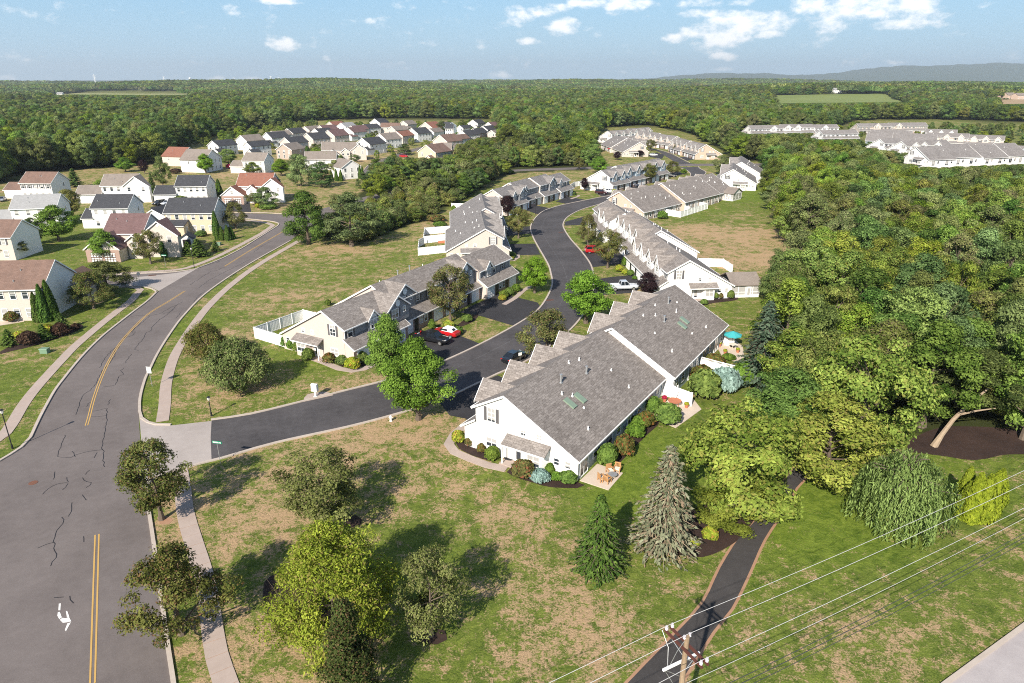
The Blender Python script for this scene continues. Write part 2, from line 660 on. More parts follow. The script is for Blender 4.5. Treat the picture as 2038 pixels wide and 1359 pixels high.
M['roof_mauve'] = shingles('roof_mauve', (0.115, 0.070, 0.070), (0.19, 0.12, 0.115), 0.35)
M['roof_red'] = shingles('roof_red', (0.20, 0.085, 0.060), (0.30, 0.145, 0.105), 0.35)
M['roof_light'] = shingles('roof_light', (0.25, 0.25, 0.25), (0.36, 0.36, 0.365), 0.25)
M['roof_tan'] = shingles('roof_tan', (0.19, 0.16, 0.14), (0.28, 0.24, 0.21), 0.5)
M['metal'] = mat('galvanised', (0.45, 0.46, 0.47), 0.45, 0.5, 0.6)
M['green_glass'] = mat('skylight_glass', (0.20, 0.27, 0.20), 0.25, 0.5)
M['black_metal'] = mat('black_metal', (0.02, 0.02, 0.022), 0.5)
M['bark'] = asphalt('bark', (0.075, 0.055, 0.042), (0.17, 0.135, 0.105), 7)
M['bark_light'] = asphalt('bark_light', (0.22, 0.165, 0.115), (0.40, 0.31, 0.22), 6)
M['wood'] = asphalt('weathered_wood', (0.22, 0.155, 0.10), (0.34, 0.25, 0.165), 5)
M['teak'] = mat('honey_wood', (0.46, 0.25, 0.11), 0.6)
M['brown_steel'] = mat('brown_arm', (0.10, 0.038, 0.030), 0.6)
M['porcelain'] = mat('porcelain', (0.55, 0.52, 0.56), 0.3, 0.5)
M['tyre'] = mat('tyre_rubber', (0.018, 0.018, 0.018), 0.85)
M['rim'] = mat('alloy_rim', (0.45, 0.45, 0.46), 0.35, 0.5, 0.7)
M['car_glass'] = mat('car_glass', (0.012, 0.016, 0.022), 0.06, 0.7)
M['lamp_clear'] = mat('headlamp', (0.75, 0.75, 0.76), 0.2, 0.6)
M['lamp_red'] = mat('tail_lamp', (0.45, 0.02, 0.02), 0.25, 0.6)
M['plastic_dark'] = mat('dark_plastic', (0.02, 0.02, 0.022), 0.7)
M['sign_green'] = mat('sign_green', (0.0, 0.22, 0.12), 0.5)
M['teal'] = mat('teal_canvas', (0.05, 0.36, 0.38), 0.9)
M['cushion'] = mat('ivory_cushion', (0.66, 0.61, 0.53), 0.9)
M['terracotta'] = mat('terracotta', (0.45, 0.16, 0.085), 0.8)
M['box_green'] = mat('utility_green', (0.16, 0.25, 0.17), 0.6)


def paint(name, c, rough=0.22):
    m = mat(name, c, rough, 0.5)
    m.node_tree.nodes['Principled BSDF'].inputs['Coat Weight'].default_value = 0.6
    m.node_tree.nodes['Principled BSDF'].inputs['Coat Roughness'].default_value = 0.06
    return m


for n_, c_ in dict(black=(0.010, 0.011, 0.014), red=(0.42, 0.012, 0.016), silver=(0.50, 0.53, 0.58), white=(0.78, 0.78, 0.78),
                   maroon=(0.045, 0.012, 0.018), navy=(0.012, 0.022, 0.05), grey=(0.22, 0.23, 0.25), darkred=(0.25, 0.02, 0.03)).items():
    M['paint_' + n_] = paint('car_paint_' + n_, c_)
# ------------------------------------------------------------------ terrain
def terr(x, y):
    x = np.asarray(x, float)
    y = np.asarray(y, float)
    r = np.hypot(x, y)
    m = sstep(700, 1600, r)
    z = m * (5 * np.sin(x / 640 + 0.7) * np.sin(y / 520 + 0.4) + 4 * np.sin(x / 310 - y / 430))
    for (cx, cy, h, sx, sy) in ((700, 1520, 24, 520, 260), (-1150, 2450, 16, 330, 260), (-640, 2700, 34, 420, 330), (240, 3200, 30, 520, 400),
                                (1500, 2700, 26, 500, 400), (-2300, 3600, 18, 600, 500), (-180, 2100, 10, 500, 260), (1200, 4200, 26, 1200, 500), (-900, 4600, 20, 1500, 400)):
        z = z + h * np.exp(-(((x - cx) / sx) ** 2 + ((y - cy) / sy) ** 2)) * sstep(600, 1000, r)
    return z


SETTLED = pts([(-600, 420), (0, 368), (35, 350), (150, 338), (320, 326), (345, 298), (400, 279), (480, 261), (555, 249), (610, 242), (700, 237), (800, 235),
               (985, 237), (990, 262), (960, 292), (905, 315), (860, 330), (790, 352), (735, 372), (700, 395), (668, 412), (650, 440), (720, 485), (765, 468), (830, 442),
               (895, 412), (930, 392), (975, 362), (1010, 347), (1060, 342), (1150, 339.5), (1190, 337), (1185, 318), (1168, 300), (1185, 268), (1198, 254), (1285, 249), (1370, 264),
               (1440, 300), (1452, 318), (1515, 322), (1528, 345), (1528, 400), (1552, 455), (1604, 525), (1600, 548), (1560, 575), (1540, 610), (1552, 690),
               (1548, 760), (1600, 830), (1640, 880), (1730, 870), (1790, 850), (1830, 870), (1950, 900), (2060, 905), (2400, 900)]) + [(220, 30), (220, -80), (-320, -80)]
ESTATE_R = pts([(1640, 266), (1700, 240), (1850, 238), (2110, 245), (2110, 330), (1990, 327), (1790, 326), (1745, 288)])
BRUSH = pts([(600, 470), (650, 440), (668, 412), (700, 395), (735, 372), (790, 352), (860, 330), (905, 315), (960, 292), (990, 262), (1000, 300), (1050, 322), (1185, 322),
             (1190, 332), (1040, 333), (960, 340), (1010, 347), (975, 362), (930, 392), (895, 412), (830, 442), (765, 468), (720, 485)])
FIELDS = [[(430, 1180), (470, 1365), (700, 1365), (640, 1180)], [(735, 1100), (755, 1225), (930, 1225), (880, 1100)], [(-1230, 1960), (-1260, 2160), (-880, 2160), (-900, 1960)]]

xs = np.arange(-152, 153, 2.0)
ext = 152 + np.cumsum(3.0 * 1.17 ** np.arange(46))
xs = np.concatenate([-ext[::-1], xs, ext])
ys = np.arange(-20, 300, 2.0)
ye = 298 + np.cumsum(3.0 * 1.15 ** np.arange(52))
ys = np.concatenate([[-4000, -1500, -600, -250, -120, -60, -35], ys, ye])
xs = xs[np.abs(xs) < 15000]
ys = ys[ys < 18600]
GX, GY = np.meshgrid(xs, ys)
GZ = terr(GX, GY)
nx, ny = len(xs), len(ys)
me = bpy.data.meshes.new('ground')
me.vertices.add(nx * ny)
me.vertices.foreach_set('co', np.stack([GX, GY, GZ], -1).reshape(-1).astype(np.float32))
I = np.arange(nx * ny).reshape(ny, nx)
Q = np.stack([I[:-1, :-1], I[:-1, 1:], I[1:, 1:], I[1:, :-1]], -1).reshape(-1, 4)
me.loops.add(Q.size)
me.loops.foreach_set('vertex_index', Q.reshape(-1).astype(np.int32))
me.polygons.add(len(Q))
me.polygons.foreach_set('loop_start', (np.arange(len(Q)) * 4).astype(np.int32))
me.update(calc_edges=True)
DRY = [(500, 520, .62), (560, 600, .66), (640, 500, .68), (800, 440, .62), (720, 540, .45), (860, 400, .4), (420, 690, .75), (385, 790, .55), (420, 770, .85), (520, 790, .5), (700, 760, .62), (600, 690, .22),
       (640, 715, .2), (560, 870, .7), (480, 960, .62), (440, 930, .5), (500, 1060, .66), (560, 960, .7), (600, 1230, .62), (450, 1150, .35), (560, 1300, .55), (700, 880, .8), (800, 850, .75), (860, 930, .66),
       (950, 930, .55), (1000, 1000, .7), (1080, 1040, .66), (1000, 1150, .6), (1000, 1300, .62), (1130, 1200, .72), (1200, 1300, .72), (1100, 900, .3), (1080, 970, .3), (1200, 1000, .15), (1280, 900, .2), (1240, 950, .12),
       (1300, 1150, .5), (1350, 1180, .45), (1400, 1150, .4), (880, 1040, .35), (820, 1150, .3), (920, 1300, .3), (900, 1100, .25), (1560, 1060, .14), (1600, 1000, .1), (1700, 1080, .16), (1800, 1100, .22), (1900, 1000, .12), (1650, 1150, .22), (1500, 1180, .2),
       (1600, 1250, .5), (1750, 1200, .52), (1900, 1100, .45), (1700, 1330, .6), (1850, 1300, .55), (2000, 1080, .55), (1450, 1300, .35), (1950, 1200, .5),
       (1450, 430, .55), (1500, 410, .35), (1480, 470, .85), (1530, 500, .85), (1450, 500, .72), (1420, 460, .8), (1560, 520, .85), (1430, 420, .25), (1400, 430, .3), (1390, 400, .3), (1460, 610, .4), (1430, 640, .42), (1540, 560, .55), (1480, 640, .4), (1470, 390, .15),
       (900, 640, .5), (960, 640, .55), (1060, 590, .35), (1040, 500, .3), (1090, 400, .45), (1150, 390, .45), (1180, 370, .55), (1060, 345, .55), (1100, 345, .6), (1200, 420, .5), (1180, 480, .35), (1250, 590, .5),
       (100, 700, .4), (60, 650, .42), (200, 600, .3), (120, 640, .35), (30, 760, .35), (130, 700, .5), (290, 800, .22), (310, 720, .3), (350, 650, .25), (450, 560, .35), (540, 500, .35), (300, 860, .3),
       (340, 1050, .7), (350, 1310, .6), (380, 1300, .55), (180, 650, .4), (250, 600, .35), (300, 590, .4), (450, 490, .5), (500, 450, .55), (540, 410, .65), (560, 400, .65), (400, 540, .45), (350, 510, .3), (300, 530, .4),
       (250, 470, .35), (100, 480, .3), (480, 370, .6), (420, 350, .7), (330, 350, .6), (600, 330, .5), (740, 320, .7), (830, 330, .6), (700, 260, .5), (900, 260, .5), (1190, 300, .6), (1400, 322, .5), (1480, 300, .5), (1300, 300, .45), (1600, 250, .5), (1900, 290, .4)]
DP = np.array([at(x, y) for x, y, _ in DRY])
DV = np.array([d for *_, d in DRY])
FX, FY = GX.ravel(), GY.ravel()
dry = np.full(FX.shape, 0.45)
near = (np.abs(FX) < 400) & (FY < 800) & (FY > -60)
dd = (FX[near][:, None] - DP[:, 0]) ** 2 + (FY[near][:, None] - DP[:, 1]) ** 2
sc = (3.0 + 0.02 * np.hypot(DP[:, 0], DP[:, 1])) ** 2
wgt = 1.0 / (dd / sc + 0.25) ** 1.6
dry[near] = (wgt * DV).sum(1) / wgt.sum(1)
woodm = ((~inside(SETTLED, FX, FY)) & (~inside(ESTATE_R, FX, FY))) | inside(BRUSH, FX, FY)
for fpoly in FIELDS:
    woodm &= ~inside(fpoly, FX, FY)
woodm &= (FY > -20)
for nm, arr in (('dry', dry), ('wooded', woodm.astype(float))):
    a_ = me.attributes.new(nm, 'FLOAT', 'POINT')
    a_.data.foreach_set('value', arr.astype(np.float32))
m = mat('grass', (0.07, 0.11, 0.03), 0.95, 0.1)
t = NT(m)
p = t.pos()
n1 = t.noise(p, 0.07, 4, 0.6)
n2 = t.noise(p, 0.42, 6, 0.68, dist=0.5)
n3 = t.noise(t.mapping(p, (1.0, 1.0, 1.0)), 2.4, 5, 0.72, dist=0.7)
n4 = t.noise(p, 7.0, 4, 0.8)
n5 = t.noise(p, 0.9, 5, 0.7, dist=1.0)
f = t.math('ADD', t.math('SUBTRACT', t.attr('dry'), 0.44), t.math('MULTIPLY', t.math('SUBTRACT', n2, 0.5), 2.0))
f = t.math('ADD', f, t.math('MULTIPLY', t.math('SUBTRACT', n1, 0.5), 0.8))
f = t.math('ADD', f, t.math('MULTIPLY', t.math('SUBTRACT', n3, 0.5), 1.9))
f = t.math('ADD', f, t.math('MULTIPLY', t.math('SUBTRACT', n4, 0.5), 1.5))
dmask = t.ss(f, -0.02, 0.42)
gmix = t.math('ADD', t.math('MULTIPLY', t.math('SUBTRACT', n5, 0.5), 2.0), t.math('MULTIPLY', t.math('SUBTRACT', n4, 0.5), 1.6))
gmix = t.math('ADD', gmix, 0.45, clamp=True)
green = t.mix(gmix, (0.050, 0.085, 0.013), (0.205, 0.245, 0.045))
green = t.mix(t.ss(t.attr('dry'), 0.38, 0.12), green, t.mix(gmix, (0.060, 0.105, 0.010), (0.205, 0.265, 0.038)))
straw = t.mix(t.math('ADD', t.math('MULTIPLY', n4, 1.3), -0.15, clamp=True), (0.22, 0.140, 0.074), (0.58, 0.410, 0.245))
lawn = t.mix(dmask, green, straw)
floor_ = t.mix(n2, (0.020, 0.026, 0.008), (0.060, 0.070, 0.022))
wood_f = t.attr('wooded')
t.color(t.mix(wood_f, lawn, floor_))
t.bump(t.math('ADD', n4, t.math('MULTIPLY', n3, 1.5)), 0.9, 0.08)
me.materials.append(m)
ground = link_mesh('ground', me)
tag(ground, 'sunburnt green and straw coloured lawns and meadow', None, None, 'structure')
del ground['label']


# hay fields and stubble on the far slopes
def hay(poly, dark, light):
    P = [np.array(q, float) for q in poly]
    mb = MB()
    n = 14
    V = [[None] * (n + 1) for _ in range(n + 1)]
    for i in range(n + 1):
        for j in range(n + 1):
            a, b = i / n, j / n
            q = P[0] * (1 - a) * (1 - b) + P[1] * (1 - a) * b + P[2] * a * b + P[3] * a * (1 - b)
            V[i][j] = (q[0], q[1], float(terr(q[0], q[1])) + .8)
    for i in range(n):
        for j in range(n):
            mb.face([V[i][j], V[i + 1][j], V[i + 1][j + 1], V[i][j + 1]])
    o = mb.build('hay_field', concrete('hay', dark, light, .02), uv=False)
    o['kind'] = 'structure'


hay(FIELDS[0], (0.13, 0.17, 0.045), (0.24, 0.27, 0.09))
hay(FIELDS[1], (0.30, 0.21, 0.12), (0.40, 0.29, 0.18))
hay(FIELDS[2], (0.20, 0.22, 0.08), (0.33, 0.31, 0.14))
# ------------------------------------------------------------------ roads, kerbs, pavements
def sheet(name, outline, z, material, parent=None, kind='structure'):
    mb = MB()
    P = [(x, y, z) for x, y in outline]
    from mathutils.geometry import tessellate_polygon
    tri = tessellate_polygon([[Vector(q) for q in P]])
    mb.v = P
    mb.f = [tuple(q) for q in tri]
    mb.m = [0] * len(tri)
    o = mb.build(name, material, parent, uv=False)
    if kind and parent is None:
        o['kind'] = kind
    # face up
    me_ = o.data
    if sum(pl.normal.z for pl in me_.polygons) < 0:
        me_.flip_normals()
    return o


def strip(name, line, width, z, material, parent=None, thick=0.0, kind='structure'):
    a = offset(line, width / 2)
    b = offset(line, -width / 2)
    mb = MB()
    for i in range(len(line) - 1):
        p = [(a[i], z), (b[i], z), (b[i + 1], z), (a[i + 1], z)]
        mb.face([(q[0], q[1], zz) for q, zz in p])
        if thick:
            mb.face([(a[i][0], a[i][1], z), (a[i + 1][0], a[i + 1][1], z), (a[i + 1][0], a[i + 1][1], z - thick), (a[i][0], a[i][1], z - thick)])
            mb.face([(b[i + 1][0], b[i + 1][1], z), (b[i][0], b[i][1], z), (b[i][0], b[i][1], z - thick), (b[i + 1][0], b[i + 1][1], z - thick)])
    if thick:
        for i in (0, len(line) - 1):
            mb.face([(a[i][0], a[i][1], z), (b[i][0], b[i][1], z), (b[i][0], b[i][1], z - thick), (a[i][0], a[i][1], z - thick)])
    o = mb.build(name, material, parent, uv=False)
    if kind and parent is None:
        o['kind'] = kind
    return o


def kerb(line, side, width=0.32, h=0.14):
    """Kerb standing on the grass side (side=+1 left of the line)."""
    c = offset(line, side * width / 2)
    return strip('kerb', [tuple(q) for q in c], width, h, M['kerb'], None, h + 0.02)


right_main = pts([(577, 479), (489, 529), (412, 581), (365, 627), (336, 665), (312, 703), (297, 733), (287, 753), (278, 783), (275, 803)])
ret_n = pts([(275, 820), (279, 833), (292, 842), (309, 846.5), (339, 847)])
north_side = pts([(420, 837), (500, 825), (603, 800), (690, 778), (774, 757), (830, 739), (886, 719), (959, 685), (1024, 650), (1060, 627), (1077, 612), (1091, 591), (1099, 573), (1101, 560), (1098, 545),
                  (1094, 530), (1085, 513), (1075, 496), (1063, 474), (1057, 456), (1060, 444), (1069, 431), (1085, 419), (1112, 410), (1141, 403.5), (1188, 394), (1230, 386), (1290, 372), (1340, 362), (1370, 353), (1375, 346), (1366, 338), (1350, 333)])
right_near = [(-10, 12)] + pts([(339, 1352), (331, 1299), (324, 1247), (303, 1090), (292, 1015), (288, 985)])
ret_s = pts([(291, 962), (305, 950), (335, 939), (370, 930), (400, 921)])
south_side = pts([(441, 911), (550, 880), (691, 849), (765, 830), (830, 811), (880, 793), (900, 786), (988, 744), (1041, 721), (1080, 697), (1120, 668), (1150, 638), (1168, 608), (1178, 580), (1180, 556), (1178, 538), (1171, 521),
                  (1153, 497), (1133, 474), (1120, 452), (1122, 440), (1130, 431), (1145, 422), (1165, 414), (1190, 407), (1215, 399), (1300, 380), (1370, 362), (1404, 345), (1392, 335), (1389, 331.5)])
left_far = pts([(553, 450), (515, 474), (483, 494), (442, 515), (392, 535)])
left_near = pts([(315, 580), (294, 600), (265, 622), (233, 647), (206, 669), (177, 697), (153, 724), (130, 753), (112, 777), (94, 809), (82, 832), (74, 849), (64, 871), (45, 891), (22, 906), (0, 919)]) + [(-62, 62.5), (-120, 62)]
far_right = pts([(577, 479), (600, 462), (640, 443), (700, 422), (780, 396), (870, 367), (936, 351), (1030, 341), (1100, 338.5), (1200, 335.5), (1300, 332), (1400, 330), (1575, 329.5)])
far_left = pts([(600, 427), (660, 410), (760, 382), (860, 355), (936, 343), (1030, 337), (1100, 334.2), (1200, 331.3), (1300, 327.4), (1400, 325.5), (1575, 325)])

S_right = smooth(right_main + ret_n)
S_north = smooth(ret_n[-2:] + north_side)
S_near = smooth(right_near)
S_rets = smooth(right_near[-2:] + ret_s + south_side[:2])
S_south = smooth(ret_s[-2:] + south_side)
S_lf = smooth(left_far)
S_ln = smooth(left_near)
road_outline = S_ln + [(-120, 44), (-58, 34), (-40, 20), (-22, -5), (-8, -5)] + S_near + S_rets[6:10] + S_right[::-1][12:] + S_lf[::1] + pts([(365, 548), (340, 562)])
main_road = sheet('main_road', smooth(left_near) + [(-120, 42), (-60, 32), (-44, 16), (-30, -8), (-4, -8), (-10, 12)] + smooth(right_near)[1:] + pts([(285, 940), (280, 890), (277, 850)]) + smooth(right_main)[::-1]
                  + smooth(left_far) + pts([(366, 547), (340, 561)]), 0.012, M['asphalt_old'])
far_road = sheet('collector_road', smooth(far_right) + smooth(far_left)[::-1] + pts([(568, 427), (530, 425), (480, 424), (430, 425), (430, 434), (480, 433.5), (520, 437), (545, 440), (557, 444.5), (553, 450)]), 0.016, M['asphalt_old'])
side_street = sheet('side_street', pts([(421, 837), (419, 870), (421, 918)])[::1] + smooth(south_side) + smooth(north_side)[::-1], 0.018, M['asphalt_new'])
apron = sheet('street_apron', pts([(276, 822), (279, 850), (283, 900), (289, 962)]) + smooth(ret_s) + pts([(421, 917), (419, 870), (421, 838)]) + smooth(ret_n)[::-1], 0.020, M['apron'])
apron_l = sheet('street_apron', pts([(390, 535.5), (352, 543), (300, 549), (262, 552), (240, 565), (262, 568), (300, 571), (316, 579)]), 0.020, M['apron'])
left_street = sheet('estate_street', pts([(392, 535), (352, 541), (290, 544), (240, 546), (150, 549), (150, 566), (215, 567), (240, 568), (262, 569), (290, 568)]), 0.017, M['asphalt_old'])
far_street = sheet('far_street', smooth(pts([(1390, 326), (1372, 324), (1352.5, 314.5), (1333, 305), (1308, 297.6), (1290, 293)])) + smooth(pts([(1290, 296), (1302.5, 298.5), (1314, 304), (1326, 311.5), (1340, 321), (1336, 327)])), 0.020, M['asphalt_new'])
estate_lane = sheet('estate_lane', smooth(pts([(716, 352), (735, 328), (760, 318), (800, 303), (840, 292), (860, 284)])) + smooth(pts([(868, 287), (830, 299), (800, 311), (780, 318), (766, 330), (752, 352)])), 0.018, M['asphalt_old'])
bottom_road = sheet('county_road', [(12, 24.4), (29.6, 34.8), (38.0, 39.7), (70, 58.4), (150, 104), (156, 95), (76, 48), (40, 26), (20, 14)], 0.016, asphalt('asphalt_pale', (0.30, 0.27, 0.27), (0.42, 0.385, 0.38), 12))

kerb(S_right, 1)
kerb(S_near, -1)
kerb(S_rets[:-3], -1)
kerb(smooth(north_side), 1)
kerb(smooth(south_side), -1)
kerb(S_lf, -1)
kerb(S_ln, -1)
kerb([(12, 24.4), (29.6, 34.8), (38.0, 39.7), (70, 58.4), (150, 104)], 1, 0.3)
kerb(smooth(pts([(392, 534.5), (352, 540.5), (290, 543.5), (240, 545.5), (180, 548)])), 1)
kerb(smooth(pts([(215, 568), (240, 569), (262, 570), (285, 570), (303, 574), (314, 581)])), -1)
kerb(smooth(pts([(430, 435), (480, 434.5), (520, 438), (545, 441), (556, 445), (553, 450)])), -1)
kerb(smooth(pts([(430, 424), (480, 423), (530, 424), (568, 426)])), 1)
kerb(smooth(pts([(1372, 323.5), (1352.5, 314), (1333, 304.5), (1308, 297)])), -1)
kerb(smooth(pts([(716, 351), (735, 327.5), (760, 317.5), (800, 302.5), (840, 291.5)])), 1)


def slabs(name, centre, width, step=1.55, near_px=None):
    """A pavement laid slab by slab, each its own piece with an open joint."""
    base = strip(name, centre, width - 0.06, 0.030, M['dirt'])
    P = resample(centre, step)
    a = offset(P, width / 2)
    b = offset(P, -width / 2)
    rnd = random.Random(len(P))
    for i in range(len(P) - 1):
        g = 0.025 / step
        c = [a[i] * (1 - g) + a[i + 1] * g, b[i] * (1 - g) + b[i + 1] * g, b[i + 1] * (1 - g) + b[i] * g, a[i + 1] * (1 - g) + a[i] * g]
        z = 0.058 + rnd.uniform(-0.006, 0.006)
        mb = MB()
        mb.prism_z([tuple(q) for q in c][::-1], 0.02, z)
        mb.build('slab', M['concrete'], base, uv=False)
    return base


walk_r = smooth(pts([(594.6, 479.4), (515, 526.5), (459, 567.7), (418, 606), (391.5, 638), (371, 668), (350, 703), (338.5, 732.6), (330, 768), (328, 803), (323, 839)]))
walk_near = smooth(pts([(358, 936), (364, 975), (369, 1022), (386, 1082), (404, 1140), (416, 1200), (425, 1270), (446, 1352)]) + [(-13.5, 27)])
walk_l = smooth(pts([(274, 582.5), (259, 600), (235.5, 618), (206, 641), (177, 665), (147, 691), (124, 715), (97, 744), (68, 777), (44, 809), (23.5, 844.5), (6, 868)]) + [(-58.5, 66.5)])
walk_lf = smooth(pts([(543, 449), (515, 467.7), (441.6, 506), (388.6, 528), (353, 537), (294, 541), (256, 543.5), (215, 546)]))
slabs('pavement', walk_r, 1.4)
slabs('pavement', walk_near, 1.5)
slabs('pavement', walk_l, 1.4)
slabs('pavement', walk_lf, 1.35)
strip('pavement', smooth(pts([(236, 571), (255, 570), (272, 572), (280, 577), (274, 583)])), 1.2, 0.055, M['concrete'], None, 0.05)
strip('pavement', smooth(pts([(430, 438), (480, 437.5), (515, 441), (536, 445), (543, 449)])), 1.3, 0.055, M['concrete'], None, 0.05)

# driveways
for nm, pl in (('townhouse_driveway', [(775, 690), (806, 676), (853, 655), (880, 652), (905, 664), (958, 685), (886, 718.5), (830, 738.5), (800, 728)]),
               ('townhouse_driveway', [(915, 622), (942, 607), (992, 585), (1006, 586), (1070, 602), (1076, 611), (1060, 626.5), (1024, 649), (957, 629)]),
               ('townhouse_driveway', [(1008, 485.5), (1065, 484.6), (1076, 506.6), (1028, 508)]), ('townhouse_driveway', [(1003, 452), (1056, 450), (1058, 464), (1010, 470)]),
               ('townhouse_driveway', [(1040, 416), (1066, 409), (1103, 415.5), (1072, 427)]), ('townhouse_driveway', [(1106, 401), (1130, 391), (1165, 397.5), (1131, 406.5)]),
               ('townhouse_driveway', [(1159, 500), (1235, 492), (1243, 524), (1179, 532)]), ('townhouse_driveway', [(1183, 556), (1218, 551), (1270, 546), (1280, 560), (1266, 582), (1229, 585), (1181, 588)]),
               ('townhouse_driveway', [(1125, 441), (1162, 431), (1168, 447), (1123, 449)]), ('townhouse_driveway', [(872, 798), (990, 747), (1012, 757), (1000, 800), (945, 850), (926, 833), (895, 827)]),
               ('townhouse_driveway', [(1183, 383), (1225, 375), (1235, 385), (1198, 391)]), ('townhouse_driveway', [(1350, 313), (1390, 308), (1402, 313), (1366, 320)]),
               ('house_driveway', [(300, 412), (342, 404), (348, 412), (325, 425), (296, 428)]), ('house_driveway', [(448, 420), (470, 400), (496, 400), (500, 422)]),
               ('townhouse_driveway', [(1292, 312), (1306, 303), (1322, 308), (1318, 316)]), ('townhouse_driveway', [(1240, 372), (1268, 364), (1290, 368), (1262, 378)]), ('townhouse_driveway', [(1320, 346), (1350, 340), (1362, 346), (1335, 353)])):
    sheet(nm, pts(pl), 0.024, M['asphalt_drive'])
sheet('car_park', pts([(1880, 290), (1990, 282), (2110, 300), (2110, 312), (1960, 300)]), 0.02, M['asphalt_drive'])

# foot path across the lower lawn, with its worn earth edges
pl_l = [(0.4, 27), (4.5, 31), (7.8, 34.8), (12.1, 39.3), (14.9, 42.4), (17.4, 46.5), (20.2, 50.5), (22.2, 52.7), (26.3, 58.1), (31, 64), (36, 72)]
pl_r = [(6, 27), (9, 31.5), (12.9, 36.9), (14.8, 39.4), (16.9, 41.8), (19.6, 45.9), (22.3, 50.2), (25.7, 54.7), (28.4, 58.5), (33.5, 64), (38.5, 71)]
sheet('path_verge', [tuple(q) for q in offset(smooth(pl_l), 0.22)] + [tuple(q) for q in offset(smooth(pl_r), -0.22)][::-1], 0.010, M['dirt'])
sheet('footpath', smooth(pl_l) + smooth(pl_r)[::-1], 0.022, M['asphalt_path'])

# planting beds
beds = {
    'entry': [(905, 868), (915, 858), (926, 862), (935, 880), (975, 895), (992, 912), (975, 918), (940, 906), (914, 893)],
    'gable': [(1008, 940), (1025, 926), (1060, 930), (1100, 942), (1150, 960), (1164, 966), (1150, 972), (1120, 972), (1080, 966), (1035, 953)],
    'rear': [(1188, 916), (1215, 890), (1255, 852), (1290, 825), (1303, 830), (1312, 842), (1285, 868), (1250, 902), (1232, 925), (1222, 933), (1208, 926)],
    'group': [(538, 1148), (575, 1130), (640, 1120), (720, 1140), (765, 1180), (755, 1230), (720, 1262), (660, 1285), (610, 1278), (565, 1262), (540, 1235), (524, 1190), (525, 1160)],
    'single': [(835, 1262), (862, 1250), (888, 1256), (890, 1274), (870, 1284), (840, 1280)],
    'tree': [(658, 1030), (690, 1022), (722, 1034), (716, 1046), (680, 1050)],
    'path': [(1285, 1070), (1300, 1030), (1350, 1020), (1420, 1000), (1490, 1000), (1508, 1020), (1482, 1060), (1455, 1085), (1415, 1105), (1380, 1110), (1340, 1102), (1300, 1090)],
    'lean': [(1800, 900), (1820, 870), (1880, 850), (1960, 850), (2038, 860), (2060, 900), (2000, 905), (1940, 916), (1880, 908), (1830, 902)],
    'cream': [(555, 690), (575, 688), (600, 705), (622, 716), (650, 716), (690, 733), (715, 728), (730, 730), (712, 715), (700, 718), (660, 702), (612, 690), (580, 678)],
    'white': [(1386, 598), (1405, 592), (1440, 588), (1468, 592), (1462, 598), (1420, 603), (1396, 608)],
    'drive': [(905, 652), (925, 636), (950, 625), (945, 638), (915, 652), (900, 662)],
    'hedge': [(0, 700), (40, 680), (100, 660), (150, 645), (165, 652), (120, 672), (60, 690), (10, 702), (0, 705)],
}
for nm, pl in beds.items():
    rim = smooth(pts(pl + pl[:1]), 0.8)[:-1]
    jit = random.Random(len(pl))
    rim = [(x + jit.uniform(-.06, .06), y + jit.uniform(-.06, .06)) for x, y in rim]
    b_ = sheet('mulch_bed', rim, 0.026, M['mulch'])
sheet('worn_earth', smooth(pts([(312, 1030), (330, 1026), (345, 1034), (335, 1044), (318, 1042)]), .6), 0.008, M['dirt'])

# painted markings
def line_mark(name, P, w, material, z=0.026):
    o = strip(name, P, w, z, material)
    return o


cl = smooth(pts([(177, 830), (186, 795), (199, 758), (215, 722), (236, 687), (262, 656), (296, 624), (335, 600), (368, 579)]))
for s_ in (-1, 1):
    line_mark('centre_line', [tuple(q) for q in offset(cl, s_ * 0.13)], 0.11, M['yellow'])
cl3 = smooth(pts([(172, 847), (177, 830)]))
for s_ in (-1, 1):
    line_mark('centre_line', [tuple(q) for q in offset(cl3, s_ * 0.13)], 0.11, M['yellow'])
cl2 = pts([(193, 1064), (190, 1160), (187, 1260), (184, 1359)]) + [(-28.3, 28)]
for s_ in (-1, 1):
    line_mark('centre_line', [tuple(q) for q in offset(cl2, s_ * 0.15)], 0.12, M['yellow'])
clf = smooth(pts([(447, 530), (500, 497), (540, 474), (566, 459)]))
for s_ in (-1, 1):
    line_mark('centre_line', [tuple(q) for q in offset(clf, s_ * 0.12)], 0.11, M['yellow'])
# turn arrow: worn thermoplastic in broken pieces
ar = [[(117, 1202), (121, 1201), (120, 1215), (116, 1215)], [(115, 1219), (119, 1218), (123, 1229), (118, 1233), (114, 1226)], [(119, 1234), (124, 1230), (131, 1231), (137, 1228), (142, 1237), (133, 1239), (125, 1240)],
      [(131, 1216), (134, 1217), (138, 1228), (133, 1229)], [(134, 1241), (141, 1239), (131, 1257), (129, 1254)]]
root = empty('turn_arrow', (*at(127, 1230), 0.0))
tag(root, kind='structure')
for pl in ar:
    ox, oy = at(127, 1230)
    mb = MB()
    q = [(x - ox, y - oy) for x, y in pts(pl)]
    mb.face([(x, y, 0.025) for x, y in q])
    mb.build('arrow_piece', M['white_paint'], root, uv=False)

